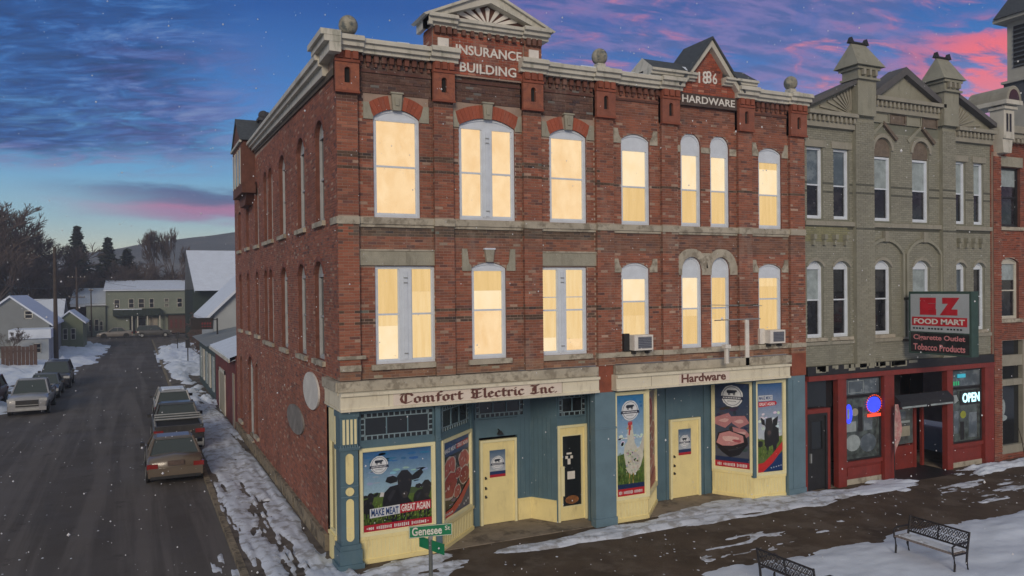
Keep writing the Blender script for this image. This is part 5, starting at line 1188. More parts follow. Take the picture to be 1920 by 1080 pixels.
# things shown in the store window
for (u, z, r, mt_) in ((16.85, 1.35, .34, curtain_g), (17.55, 1.30, .38, glass_up), (16.95, 2.35, .16, stone)): s = B(FRONT); s.disc(u, z, r, r*.8, -.034, 18); s.build('window_display', mt_, gb_)
for (u0, u1, z0, z1, mt_) in ((16.52, 17.0, 1.72, 2.05, curtain_g), (17.35, 17.75, 1.72, 2.2, glass_up), (21.85, 22.1, 1.2, 2.0, glass_up), (22.65, 23.1, 1.0, 1.9, glass_up), (22.2, 22.4, .95, 1.6, dark), (17.1, 17.3, 1.7, 2.5, dark)): s = B(FRONT); s.box(u0, u1, -.038, -.032, z0, z1); s.build('window_display', mt_, gb_)
s = B(FRONT); s.disc(22.35, 1.85, .16, .14, -.03, 9); s.build('yellow_display', pm('yellow', (.30, .34, .05), .6), gb_)
s = B(FRONT); bar_frame(s, 16.65, 17.35, 2.98, 3.38, .015, -.036, -.030); s.build('transom_frame', curtain_g, gb_)
# entrance recess
PJ, LJ = plane((18.64, .1), (19.75, 1.35)); PK, LK = plane((19.75, 1.4), (21.35, 1.4))
rbox(19.05, 20.72, -.82, -.74, 0, .82, 'entrance_panel'); rbox(19.0, 19.1, -.82, -.70, 0, 2.6, 'entrance_post'); rbox(20.66, 20.78, -.82, -.70, 0, 2.6, 'entrance_post'); rbox(19.1, 20.66, -.80, -.76, .88, 2.12, 'entrance_pane', glowing_entry_glass); rbox(19.05, 20.72, -.82, -.72, 2.12, 2.3, 'entrance_head'); rbox(21.2, 21.3, -.9, -.8, 0, 2.6, 'entrance_post')
for (a_, c_, z_, q_, m_) in ((19.2, 19.9, 1.0, 1.6, curtain_g), (20.0, 20.5, 1.15, 1.5, stone), (19.6, 20.5, 1.62, 1.7, curtain_g), (19.3, 20.3, 1.78, 2.02, glass_up)): rbox(a_, c_, -.758, -.752, z_, q_, 'entrance_display', m_)
rbox(0, LJ, -.1, 0, 0, 1.0, 'entrance_panel', red_store, PJ); rbox(0, LJ, -.06, -.03, 1.0, 3.5, 'entrance_glass', store_in, PJ); rbox(0, LJ, -.1, .02, .95, 1.02, 'rail', red_store, PJ)
door(PK, .15, 1.0, 2.05, mat_=red_store, frame=red_store, parent=gb_, handle='bar'); rbox(.27, .88, .0, .01, .75, 1.92, 'door_pane', glowing_entry_glass, PK); rbox(1.08, LK, -.1, 0, 0, 3.5, 'entrance_wall', red_store, PK); rbox(0, LK, -.1, 0, 2.12, 3.5, 'entrance_wall', dark, PK)
s = B(FRONT); s.add([(18.62, .12, 2.80), (21.3, .12, 2.80), (21.3, .36, 2.60), (18.62, .36, 2.60), (18.62, .36, 2.42), (21.3, .36, 2.42), (18.62, .12, 2.42), (21.3, .12, 2.42)], [(0, 1, 2, 3), (3, 2, 5, 4), (0, 3, 4, 6), (1, 7, 5, 2), (4, 5, 7, 6)]); ao = s.build('entrance_awning', dark, gb_)
for a, c in ((18.7, 19.9), (20.1, 21.25)): s = B(FRONT); s.box(a, c, .36, .375, 2.38, 2.44); s.build('awning_light', curtain_g, ao)
s = B(); s.add([(18.7, -.6, .006), (21.3, -.6, .006), (21.3, 1.3, .012), (18.7, 1.3, .012)], [(0, 1, 2, 3)]); s.build('door_mat', dark, gb_)
s = B(); s.box(GX0, 23.8, .05, 2.7, -.02, .006); s.build('entrance_floor', MATS['entry_concrete'], gb_)
# neon signs, each a thing
def neon(nm, lab, parts, cat='neon sign'):
    t = thing(nm, (parts[0][1], .03, parts[0][2]), lab, cat)
    for f, u, z, mt_, pn in parts: s = B(FRONT); f(s, u, z); s.build(pn, mt_, t)
    return t
neon('open_sign', 'white neon OPEN sign glowing in the right store window', [
    (lambda s, u, z: s.box(u, u+1.15, .0, .02, z, z+.5), 22.12, 2.2, dark, 'backing'), (lambda s, u, z: text(s, 'OPEN', u+.12, u+1.05, z+.08, z+.42, .024, .01, .03), 22.12, 2.2, neon_w, 'lettering')])
neon('open_sign', 'small arrow-shaped white light beside the OPEN sign', [(lambda s, u, z: s.prism([(u, z), (u+.22, z+.1), (u+.1, z+.3), (u-.05, z+.3)], 0, .02), 21.82, 2.28, curtain_g, 'arrow')], 'sign')
neon('beer_sign', 'round blue neon sign with a red bar beneath in the left store window', [
    (lambda s, u, z: s.disc(u, z, .32, .26, .015, 24, 0), 17.78, 2.55, neon_b, 'blue_disc'), (lambda s, u, z: s.box(u-.30, u+.32, 0, .02, z-.40, z-.30), 17.78, 2.55, neon_r, 'red_bar'),
    (lambda s, u, z: [s.box(u+.36*math.cos(a), u+.36*math.cos(a)+.03, 0, .02, z+.30*math.sin(a), z+.30*math.sin(a)+.03) for a in [k*.26 for k in range(24)]], 17.78, 2.55, neon_r, 'red_outline')])
neon('beer_sign', 'narrow blue and white lit sign at the left edge of the store window', [(lambda s, u, z: s.disc(u, z, .16, .32, .015, 20, 0), 16.62, 2.32, neon_b, 'blue_disc'), (lambda s, u, z: s.box(u-.08, u+.02, .016, .02, z-.16, z+.16), 16.62, 2.32, curtain_g, 'white_mark')])
neon('tube_light', 'short teal glowing light behind the upper right store pane', [(lambda s, u, z: s.box(u, u+.42, 0, .02, z, z+.13), 22.0, 3.18, neon_t, 'tube')], 'light')
neon('tube_light', 'small green glowing marks behind the upper right store pane', [(lambda s, u, z: [s.box(u+k*.12, u+k*.12+.05, 0, .02, z, z+.14) for k in range(3)], 21.78, 2.92, neon_g, 'tube')], 'light')
# projecting sign, square to the facade
t = thing('store_sign', (19.2, -.2, 4.2), 'large square EZ FOOD MART sign box projecting from the grey-green building over the store', 'sign')
PS, LS = plane((19.0, -.40), (19.0, -2.58))
s = B(PS); s.box(0, LS, -.34, 0, 4.24, 6.28); s.build('cabinet', pm('green_cabinet', (.035, .075, .065), .6, .2, 3), t)
s = B(PS); s.box(.07, LS-.07, 0, .01, 4.97, 6.20); fo = s.build('white_face', pm('sign_white', (.40, .45, .49), .5, .06, 2), t)
redm = pm('sign_red', (.50, .014, .03), .5, .15, 4)
s = B(PS); text(s, 'E', .42, 1.0, 5.52, 6.08, .012, .004, .11); split_build(s, 'letter', redm, fo); s = B(PS); text(s, 'Z', 1.13, 1.80, 5.52, 6.08, .012, .004, .11); s.build('letter', redm, fo)
s = B(PS); s.box(.13, LS-.13, .01, .017, 5.17, 5.45); s.build('red_band', redm, fo)
s = B(PS); text(s, 'FOOD MART', .20, LS-.20, 5.22, 5.40, .019, .003, .035); split_build(s, 'letter', whitel, fo)
s = B(PS)
for k in range(17):
    if k % 6 != 4: s.box(.16+k*.11, .23+k*.11, .01, .013, 5.05, 5.10)
s.build('small_print', glass_dn, fo, kind='stuff')
s = B(PS); s.box(.07, LS-.07, 0, .006, 4.30, 4.93); lo_ = s.build('black_face', glass_dn, t)
pinkl = pm('pink_letter', (.62, .24, .26), .6)
s = B(PS); text(s, 'Cigarette Outlet', .17, LS-.2, 4.66, 4.87, .009, .003, .02); s.build('lettering', pinkl, lo_); s = B(PS); text(s, 'Tobacco Products', .17, LS-.2, 4.36, 4.57, .009, .003, .02); s.build('lettering', pinkl, lo_)
for z_ in (4.6, 6.0): s = B(PS); s.box(-.42, 0, -.22, -.14, z_, z_+.08); s.build('support_arm', dark, t)

# feather flag
t = thing('feather_flag', (18.52, -.35, 0), 'tall faded pink feather flag standing at the red store doorway', 'flag')
s = B(FRONT); s.tube([(18.34, .35, 0), (18.30, .35, 1.6), (18.34, .35, 2.55)], .015); s.tube([(18.1, .35, .02), (18.6, .35, .02)], .02); s.build('pole', dark, t)
s = B(FRONT)
N_ = 12; L1_ = [(18.34, .75), (18.34, 2.55)]
for k in range(N_):
    z0_ = .75+k*1.8/N_; z1_ = z0_+1.8/N_; f = lambda z: .34*math.sin(min(1, (z-.75)/1.3)*1.57)*(1 if z < 2.2 else max(.2, 1-(z-2.2)*1.4)); wv = lambda z: .35+.04*math.sin(z*5)
    s.quad((18.34, .35, z0_), (18.34+f(z0_), wv(z0_), z0_), (18.34+f(z1_), wv(z1_), z1_), (18.34, .35, z1_))
s.build('banner', pm('faded_flag', (.42, .20, .20), .8, .3, 5, c2=(.55, .42, .38), cscale=3), t)

# ================================================================== RED BUILDING AT THE RIGHT EDGE
rb = thing('brick_building', (23.9, 0, 0), 'dark red brick building at the right edge with a white turreted cornice', 'building')
R3 = [(24.50, 25.62, 8.6, 10.8, 0), (26.9, 28.0, 8.6, 10.8, 0)]; R2 = [(24.48, 25.52, 5.2, 7.3, .16), (26.9, 28.0, 5.2, 7.3, .16)]
s = B(FRONT); wall_core(s, 23.88, 30, 0, 12.0, [R3[0], R3[1], R2[0], R2[1], (24.45, 29.6, .2, 4.4, 0)]); s.M = ID; s.quad((23.88, 0, 11.9), (30, 0, 11.9), (30, 14, 11.9), (23.88, 14, 11.9)); s.quad((30, 0, 0), (30, 14, 0), (30, 14, 12), (30, 0, 12)); rw = s.build('front_wall', [mortar, reveal_m], rb)
def tone_r(u, z, rn): t = brick_tone(rn, .80); return (t[0]*1.0, t[1]*.72, t[2]*.66)
s = B(FRONT); lay_bricks(s, 23.88, 30, 0, 11.9, [R3[0], R3[1], R2[0], R2[1], (24.45, 29.6, .2, 4.4, 0)], tone_r, rn=random.Random(4)); lay_bricks(s, 23.92, 24.36, 0, 11.2, [], tone_r, w=.10, rn=random.Random(2)); s.build('brick_courses', brick, rw, kind='stuff', tint=True)
s = B(FRONT); s.box(23.93, 24.35, 0, .094, 0, 11.3); s.build('pier', mortar, rb)
for o in R3+R2: window(rb, FRONT, *o, pm_=((curtain_g, glass_dn, .4), glass_dn), w=-.12, light=dark if o[2] > 8 else trim)
for a in (24.35, 26.8): s = B(FRONT); s.box(a, a+1.35, -.01, .06, 10.82, 11.18); s.build('stone_lintel', stone, rb)
s = B(FRONT); s.box(24.4, 30, -.1, .40, 12.0, 12.25); s.box(24.4, 30, -.1, .30, 11.82, 12.0); co_ = s.build('cornice', gtrim, rb)
s = B(FRONT)
for k in range(22): s.box(24.5+k*.25, 24.62+k*.25, .1, .30, 11.68, 11.84)
s.build('dentils', gtrim, co_, kind='stuff')
s = B(FRONT); s.box(24.02, 24.62, -.1, .42, 11.75, 12.85); s.prism([(24.02, 11.75), (24.62, 11.75), (24.55, 11.25), (24.1, 11.25)], .0, .36); s.box(23.95, 24.7, -.1, .50, 12.80, 12.90); tu = s.build('cornice_turret', trim, rb)
for a in (24.16, 24.34): s = B(FRONT); s.box(a, a+.11, .42, .43, 12.0, 12.65); s.build('louvre', dark, tu)
s = B(); s.M = Matrix(((1, 0, 0, 0), (0, 1, 0, 0), (0, 0, 1, 0), (0, 0, 0, 1)))
hd_ = [(.42*math.cos(a), .55*math.sin(a)) for a in [math.pi*k/12 for k in range(13)]]
s = B(FRONT); s.prism([(24.33+a, 13.10+b*.95) for a, b in hd_], -.9, .60); s.build('barrel_roof', gtrim, tu); s = B(FRONT); s.box(23.86, 24.80, -.9, .62, 12.95, 13.10); s.build('roof_base', trim, tu)
s = B(FRONT); s.prism([(24.33+a*.7, 13.12+b*.68) for a, b in hd_], .60, .605); s.build('lunette', glass_dn, tu)
s = B(FRONT); s.box(24.45, 29.6, -.25, -.2, .2, 4.4); s.build('shop_glass', glassd, rb)
for z0, z1 in ((3.45, 3.85), (2.72, 2.95), (.2, .5)): s = B(FRONT); s.box(24.45, 29.6, -.2, -.05, z0, z1); split_build(s, 'shop_rail', gtrim, rb)
for a in (24.45, 25.78, 27.4, 29.5): s = B(FRONT); s.box(a, a+.12, -.2, -.03, .2, 4.4); s.build('shop_mullion', gtrim, rb)
s = B(FRONT); s.disc(24.85, 1.9, .14, .3, -.195, 12); s.disc(24.80, 1.5, .3, .12, -.195, 12); split_build(s, 'window_sticker', curtain_g, rb)
s = B(); s.add([(24, 1.0, 12.4), (31, 1.0, 12.4), (31, 12, 14.6), (24, 12, 14.6)], [(0, 1, 2, 3)]); s.box(24, 31, .9, 12, 11.9, 12.4); s.build('snowy_roof', snow, rb)
# belfry behind
tw_ = thing('bell_tower', (46, 9.5, 0), 'pale wooden bell tower with dark louvres and a dark roof in the top right corner', 'tower')
bw = pm('tower_boards', (.36, .36, .32), .8, .12, 2, .2, 12)
s = B(); s.box(43.7, 48.8, 7, 12, 0, 17.3); s.build('tower_base', bw, tw_); s = B(); s.box(43.6, 49, 6.9, 12.05, 17.3, 18.6); s.build('skirt_roof', slate, tw_); s = B(); s.box(43.8, 48.6, 7.1, 11.95, 18.6, 22.3); s.box(43.4, 48.9, 6.8, 12.1, 18.58, 18.72); be = s.build('belfry', bw, tw_)
for a in (7.4, 9.75):
    s = B(); s.box(43.76, 43.80, a, a+1.8, 19.5, 22.0); s.build('louvre_opening', black, be)
    for k in range(9): s = B(); z = 19.55+k*.27; s.add([(43.70, a, z), (43.70, a+1.8, z), (43.79, a+1.8, z+.15), (43.79, a, z+.15), (43.70, a, z-.02), (43.70, a+1.8, z-.02), (43.79, a+1.8, z+.12), (43.79, a, z+.12)], [(0, 1, 2, 3), (4, 7, 6, 5), (0, 4, 5, 1), (3, 2, 6, 7), (0, 3, 7, 4), (1, 5, 6, 2)]); s.build('louvre', slate, be)
s = B(); s.box(43.1, 49.3, 6.5, 12.4, 22.3, 22.5); s.build('eaves', bw, tw_); s = B(); s.add([(42.95, 6.3, 22.5), (49.5, 6.3, 22.5), (49.5, 12.3, 22.5), (42.95, 12.3, 22.5), (46.2, 9.4, 28.5)], [(0, 1, 4), (1, 2, 4), (2, 3, 4), (3, 0, 4), (3, 2, 1, 0)]); s.build('spire_roof', slate, tw_)

# ================================================================== GROUND, STREET, PAVEMENTS, SNOW
asphalt, g_, b_, o_ = base_mat('asphalt')
t_ = g_.n('ShaderNodeTexCoord').outputs['Object']
c_ = g_.ramp(g_.noise(t_, .25, 7, .62), [(.3, (.078, .071, .068)), (.7, (.115, .106, .102))])
c_ = g_.mix(g_.sm(g_.noise(g_.vec('MULTIPLY', t_, (1.1, .05, 1)), 1.0, 5, .6, .3), .46, .60, 0., .6), c_, (.165, .152, .145))
c_ = g_.mix(g_.sm(g_.noise(t_, .9, 8, .7), .57, .70, 0., .6), c_, (.048, .043, .040))
c_ = g_.mix(g_.sm(g_.noise(t_, 38, 3, .7), .60, .74, 0., .5), c_, (.20, .20, .21))
c_ = g_.mix(g_.sm(g_.noise(g_.vec('MULTIPLY', t_, (1, .5, 1)), .33, 6, .7, 1.2), .495, .505, 0., .0), c_, (.02, .02, .02))
g_.put(b_.inputs['Base Color'], c_); g_.put(b_.inputs['Roughness'], g_.sm(g_.noise(t_, .35, 5, .6), .35, .65, .72, .95)); b_.inputs['Specular IOR Level'].default_value = .12
bp_ = g_.n('ShaderNodeBump'); bp_.inputs['Strength'].default_value = .5; bp_.inputs['Distance'].default_value = .02; g_.put(bp_.inputs['Height'], g_.noise(t_, 24, 5, .7)); g_.put(b_.inputs['Normal'], bp_.outputs[0])
wetwalk = pm('wet_brown_pavement', (.085, .063, .045), .8, .35, .8, .5, 14, c2=(.125, .10, .078), cscale=.9, spec=.25)
walk = pm('concrete_walk', (.13, .11, .09), .85, .25, 1.2, .3, 18, c2=(.05, .04, .032), cscale=1.0)
s = B(); s.box(-310, 310, -70, 392, -.6, -.22); struct(s.build('ground', pm('far_snow_ground', (.34, .36, .40), .9, .3, .05, c2=(.12, .11, .10), cscale=.03)))
s = B(); s.box(-11.6, -2.0, -60, 104, -.3, -.12); s.box(-60, 60, 104, 117, -.3, -.12); struct(s.build('street', asphalt))
s = B(); s.box(-2.0, 0.02, .0, 103, -.3, -.005); struct(s.build('side_pavement', walk))
s = B(); s.box(-2.0, 70, -40, .0, -.3, 0.); struct(s.build('pavement', wetwalk))
s = B(); s.box(-2.16, -2.0, -40, 103, -.3, .008); struct(s.build('kerb', sandstone))
s = B(); s.box(-1.7, 40, 20.6, 100, -.3, -.012); s.box(-60, -11.6, -20, 103, -.3, -.05); struct(s.build('yards', pm('yard', (.10, .09, .08), .9, .3, .5, c2=(.3, .32, .35), cscale=.3)))
def fbm(shape, seed, octs=5, base=6):
    rg = np.random.RandomState(seed); out = np.zeros(shape); amp = 1.
    for o in range(octs):
        n = base*2**o; gx = rg.rand(n+2, n+2); yy, xx = np.meshgrid(np.linspace(0, n, shape[1]), np.linspace(0, n, shape[0])); xi = xx.astype(int); yi = yy.astype(int); fx = xx-xi; fy = yy-yi
        fx = fx*fx*(3-2*fx); fy = fy*fy*(3-2*fy)
        out += amp*(gx[xi, yi]*(1-fx)*(1-fy)+gx[xi+1, yi]*fx*(1-fy)+gx[xi, yi+1]*(1-fx)*fy+gx[xi+1, yi+1]*fx*fy); amp *= .55
    return (out-out.mean())/out.std()
def snow_field(name, poly, h, step, seed, base=0., mat_=None, edge=.5, nz=.25, track=None, wob=.12, bumpy=.12):
    P_ = np.array(poly, float); x0, y0 = P_.min(0)-.2; x1, y1 = P_.max(0)+.2
    nx = int((x1-x0)/step)+2; ny = int((y1-y0)/step)+2
    X = np.linspace(x0, x1, nx)[:, None]*np.ones((1, ny)); Y = np.linspace(y0, y1, ny)[None, :]*np.ones((nx, 1))
    n1 = fbm((nx, ny), seed, 6, max(2, int(max(x1-x0, y1-y0)/3))); n2 = fbm((nx, ny), seed+1, 5, max(3, int(max(x1-x0, y1-y0)/.8)))
    d = np.full(X.shape, 1e9); inside = np.zeros(X.shape, bool); q = len(P_)
    for i in range(q):
        a = P_[i]; b = P_[(i+1) % q]; ab = b-a; t = np.clip(((X-a[0])*ab[0]+(Y-a[1])*ab[1])/(ab@ab), 0, 1)
        d = np.minimum(d, np.hypot(X-a[0]-t*ab[0], Y-a[1]-t*ab[1]))
        cond = ((a[1] > Y) != (b[1] > Y)) & (X < (b[0]-a[0])*(Y-a[1])/(b[1]-a[1]+1e-12)+a[0]); inside ^= cond
    sd = np.where(inside, d, -d)+n1*wob
    z = h*(1-np.exp(-np.clip(sd, 0, None)/edge))+np.clip(sd, -1, 0)*.5-.012+n2*h*bumpy+n1*h*nz*.5
    if track:
        for (tx, wd, depth, ya, yb) in track:
            cx = tx+.12*np.sin(Y*1.1)+.08*np.sin(Y*2.7+1); m_ = np.exp(-((X-cx)/wd)**2)*((Y > ya) & (Y < yb)); z = z-m_*depth*(.7+.55*n2)
    z = np.maximum(z, -.03)
    V = np.stack([X, Y, z+base], -1).reshape(-1, 3); idx = np.arange(nx*ny).reshape(nx, ny)
    F4 = np.stack([idx[:-1, :-1], idx[1:, :-1], idx[1:, 1:], idx[:-1, 1:]], -1).reshape(-1, 4); zz = z.reshape(-1)
    F4 = F4[(zz[F4] > -.012).any(1)]
    used = np.unique(F4); rm = np.full(nx*ny, -1); rm[used] = np.arange(len(used)); V = V[used]; F4 = rm[F4]
    me = bpy.data.meshes.new(name); me.vertices.add(len(V)); me.vertices.foreach_set('co', V.ravel()); me.loops.add(F4.size); me.loops.foreach_set('vertex_index', F4.ravel().astype('i'))
    me.polygons.add(len(F4)); me.polygons.foreach_set('loop_start', np.arange(0, F4.size, 4).astype('i')); me.polygons.foreach_set('use_smooth', [True]*len(F4)); me.materials.append(mat_ or snow); me.update(calc_edges=True)
    o = bpy.data.objects.new(name, me); C.objects.link(o); return struct(o)
snow_field('snow_strip', [(-1.95, -3.2), (-1.95, 31), (-.08, 31), (-.08, -.1), (.3, -.75), (-.2, -3.2)], .075, .065, 1, mat_=snow_dirty, track=[(-1.05, .32, .13, -4, 7), (-1.1, .22, .075, 7, 13), (-.95, .2, .05, 13, 30)], nz=.25, bumpy=.16, edge=.2)
snow_field('road_edge_slush', [(-2.2, -3), (-2.2, 3.5), (-2.6, 2.5), (-2.9, -3)], .03, .06, 22, base=-.12, mat_=snow_dirty, nz=.9, bumpy=.8)
snow_field('snow_strip', [(.3, -.75), (1.2, -.10), (2.4, -.12), (3.2, -.55), (5.2, -.35), (7.2, -.10), (8.8, -.15), (9.6, .25), (11.4, .5), (12.6, .0), (14.8, -.15), (16.4, -.35), (16.2, -1.0), (14.5, -1.15), (11, -1.2), (8, -1.15), (6, -.95), (4.4, -1.15), (2.6, -1.45), (1.0, -2.3), (-.2, -3.2), (-.6, -2.6)], .07, .05, 3, mat_=snow_dirty, nz=.3, bumpy=.25, edge=.16)
snow_field('snow_patch', [(16.3, -.35), (18.5, -.25), (19.6, -.7), (17.5, -1.25), (15.9, -1.1)], .08, .05, 5, edge=.15)
snow_field('snow_patch', [(20.9, -.75), (22.2, -.3), (24.8, -.25), (26.6, -.6), (25, -1.1), (22.5, -1.15)], .12, .06, 6, edge=.25, bumpy=.4)
snow_field('snow_verge', [(2.0, -9.5), (3.5, -4.55), (7.0, -4.15), (12, -4.1), (18.5, -4.35), (30, -4.6), (45, -6), (45, -22), (2, -22)], .11, .10, 7, edge=.35, nz=.25, bumpy=.12, mat_=snow)
snow_field('slush_traces', [(17, -3.2), (18.5, -1.7), (26, -1.6), (30, -3.0), (24, -3.8)], -.006, .06, 15, mat_=snow_dirty, nz=-2.6, bumpy=-3.2, edge=.8)
snow_field('slush_traces', [(8, -3.4), (9, -2.5), (13, -2.4), (13.5, -3.2), (10, -3.7)], -.008, .05, 25, mat_=snow_dirty, nz=-1.6, bumpy=-1.8, edge=.8)
snow_field('snow_bank', [(-60, 18), (-11.4, 18), (-11.3, 34), (-11.0, 50), (-9.4, 55), (-8.3, 64), (-7.4, 80), (-7.2, 92), (-10.5, 99), (-60, 101)], .34, .4, 8, base=-.12, edge=.8, nz=.5, bumpy=.35)
snow_field('snow_bank', [(-1.7, 31), (-1.2, 34), (-1.0, 40), (-1.5, 45), (-2.2, 60), (-1.6, 86), (4, 99), (22, 99), (22, 60), (2.2, 52), (1.0, 48), (-.2, 47.5), (-.5, 36), (-.7, 31)], .28, .25, 9, base=-.08, edge=.5, nz=.5, bumpy=.3)
snow_field('ploughed_snow', [(-1.3, 29.5), (.2, 30.5), (.1, 33), (-1.0, 33.2)], .30, .08, 19, edge=.3, nz=.5, bumpy=.3)
s = B()
for k in range(340):
    x = rnd.uniform(-11, -2.6) if k % 2 else rnd.uniform(3, 26); y = rnd.uniform(-3, 30) if k % 2 else rnd.uniform(-4, -1.2); r = rnd.uniform(.01, .035); z = -.12 if k % 2 else 0
    s.add([(x+r*math.cos(a), y+r*1.3*math.sin(a), z+.002) for a in (0, 1.2, 2.5, 3.8, 5.1)]+[(x, y, z+r*.5)], [(i, (i+1) % 5, 5) for i in range(5)])
s.build('snow_crumbs', snow_dirty, kind='stuff')

# ================================================================== CARS
def car(loc, heading, label, paint, kind='sedan', L=4.7, W=1.82, H=1.45, group='cars parked along the street', rear_plate=True):
    """profile-lofted body; local x across, local y forward"""
    t = thing({'sedan': 'parked_car', 'suv': 'parked_suv', 'pickup': 'pickup_truck'}[kind], loc, label, 'pickup truck' if kind == 'pickup' else 'car', group)
    M = Matrix.Translation(loc) @ Matrix.Rotation(heading, 4, 'Z'); b = .95*H*0
    belt = {'sedan': .92, 'suv': 1.05, 'pickup': 1.12}[kind]*H/({'sedan': 1.45, 'suv': 1.70, 'pickup': 1.85}[kind])
    hood = belt*.93; f, r = L/2, -L/2
    # stations: y, half width, bottom, shoulder height, centre height
    if kind == 'sedan': st = [(r, .80, .42, .72, .90), (r+.10, .88, .30, .80, 1.0), (r+.55, .91, .24, .86, 1.02), (r+1.2, .91, .22, .88, .96), (0, .91, .20, .88, .94), (f-1.7, .91, .22, .86, .93), (f-1.3, .90, .22, .82, .90), (f-.5, .88, .22, .74, .80), (f-.12, .82, .28, .62, .70), (f, .70, .36, .52, .58)]
    elif kind == 'suv': st = [(r, .82, .45, .85, 1.0), (r+.08, .90, .32, .95, 1.08), (r+.6, .93, .28, 1.0, 1.08), (0, .93, .26, 1.0, 1.06), (f-1.5, .93, .28, .98, 1.06), (f-1.1, .92, .28, .94, 1.03), (f-.3, .90, .28, .90, .96), (f-.08, .86, .32, .80, .86), (f, .74, .42, .66, .72)]
    else: st = [(r, .90, .48, 1.0, 1.12), (r+.05, .94, .42, 1.06, 1.14), (r+1.0, .96, .36, 1.08, 1.14), (0, .96, .34, 1.08, 1.12), (f-1.6, .96, .36, 1.06, 1.14), (f-1.2, .95, .36, 1.04, 1.14), (f-.2, .94, .36, 1.0, 1.08), (f-.05, .92, .40, .92, .98), (f, .84, .48, .80, .86)]
    ks = belt/{'sedan': .92, 'suv': 1.05, 'pickup': 1.12}[kind]
    wv = W/2/.91 if kind == 'sedan' else W/2/.93 if kind == 'suv' else W/2/.96
    vs = []; fs = []; n = 12
    for (y, hw, zb, zs, zc) in st:
        hw *= wv; zs *= ks; zc *= ks
        ring = [(0, zb), (hw*.86, zb), (hw*.97, zb+.12), (hw, (zb+zs)*.52), (hw*.985, zs-.06), (hw*.90, zs+(zc-zs)*.45), (0, zc)]
        ring += [(-x, z) for x, z in ring[-2:0:-1]]
        vs += [(x, y, z) for x, z in ring]
    n = len(ring)
    for i in range(len(st)-1): fs += [(i*n+k, i*n+(k+1) % n, (i+1)*n+(k+1) % n, (i+1)*n+k) for k in range(n)]
    fs += [tuple(range(n-1, -1, -1)), tuple((len(st)-1)*n+k for k in range(n))]
    s = B(M); s.add(vs, fs); body = s.build('body', paint, t, smooth=True)
    # cabin: y of bottom rear, top rear, top front, bottom front
    cy = {'sedan': (r+.75, r+1.45, f-2.15, f-1.35), 'suv': (r+.12, r+.45, f-2.0, f-1.2), 'pickup': (r+2.05, r+2.25, f-2.35, f-1.55)}[kind]
    zb = belt*.98; zt = H; wb_ = W/2*.93; wt = W/2*.70
    def P8(y0, y1, y2, y3, wb2, wt2, z0, z1): return [(-wb2, y0, z0), (wb2, y0, z0), (wb2, y3, z0), (-wb2, y3, z0), (-wt2, y1, z1), (wt2, y1, z1), (wt2, y2, z1), (-wt2, y2, z1)]
    s = B(M); s.add(P8(*cy, wb_-.02, wt-.02, zb-.06, zt-.04), [(0, 3, 2, 1), (4, 5, 6, 7), (0, 1, 5, 4), (1, 2, 6, 5), (2, 3, 7, 6), (3, 0, 4, 7)]); s.build('glass', car_glass, t)
    s = B(M); c = P8(*cy, wb_, wt, zb-.06, zt-.03)
    s.add([(-wt-.02, cy[1]-.06, zt-.07), (wt+.02, cy[1]-.06, zt-.07), (wt+.02, cy[2]+.05, zt-.07), (-wt-.02, cy[2]+.05, zt-.07), (-wt+.1, cy[1]+.12, zt), (wt-.1, cy[1]+.12, zt), (wt-.1, cy[2]-.15, zt), (-wt+.1, cy[2]-.15, zt)], [(0, 1, 5, 4), (1, 2, 6, 5), (2, 3, 7, 6), (3, 0, 4, 7), (4, 5, 6, 7)])
    s.build('roof', paint, t)
    s = B(M)
    for i in range(4): s.tube([c[i], c[i+4]], .045, 5)
    ym = (cy[1]+cy[2])/2
    for sg in (-1, 1): s.tube([(sg*wb_, ym, zb-.05), (sg*wt, ym, zt-.05)], .035, 5); s.tube([(sg*wb_, cy[0], zb), (sg*wb_, cy[3], zb)], .03, 5)
    split_build(s, 'window_pillar', paint, t)
    for y in (r+.85, f-.88):
        for sg in (-1, 1):
            s = B(M @ Matrix.Translation((sg*(W/2-.10), y, .33)) @ Matrix.Rotation(math.pi/2, 4, 'Y')); s.lathe([(.33, -.11), (.345, -.07), (.345, .07), (.33, .11), (.01, .11)], (0, 0, 0), 18); s.lathe([(.33, -.11), (.01, -.11)], (0, 0, 0), 18); wo = s.build('tyre', tyre, t)
            s = B(M @ Matrix.Translation((sg*(W/2+.012), y, .33)) @ Matrix.Rotation(math.pi/2, 4, 'Y')); s.lathe([(.21, -.01), (.20, .012), (.05, .005), (.01, .02)], (0, 0, 0), 14); s.build('rim', steel, t)
            s = B(M @ Matrix.Translation((sg*(W/2-.02), y, .35)) @ Matrix.Rotation(math.pi/2, 4, 'Y')); s.lathe([(.40, -.03*1), (.40, .03)], (0, 0, 0), 18); s.lathe([(.40, .025*sg), (.32, .025*sg)], (0, 0, 0), 18); s.build('wheel_arch', dark, t)
    for sg in (-1, 1):
        s = B(M); s.box(sg*W/2-.02, sg*(W/2+.17), cy[3]-.35, cy[3]-.22, zb+.0, zb+.14); s.build('mirror', dark, t)
        zl = st[1][3]*ks
        s = B(M); x0, x1 = sorted((sg*W/2*.62, sg*W/2*.99)); s.box(x0, x1, r-.02, r+.14, zl-.20, zl-.03); s.build('tail_light', MATS['tail_red'] if 'tail_red' in MATS else pm('tail_red', (.22, .02, .018), .2, .2, 6, spec=.6), t)
        zl = st[-2][3]*ks; s = B(M); x0, x1 = sorted((sg*W/2*.58, sg*W/2*.97)); s.box(x0, x1, f-.20, f-.02, zl-.10, zl+.06); s.build('headlight', MATS['lamp_glass'] if 'lamp_glass' in MATS else pm('lamp_glass', (.45, .47, .48), .15, .1, 5), t)
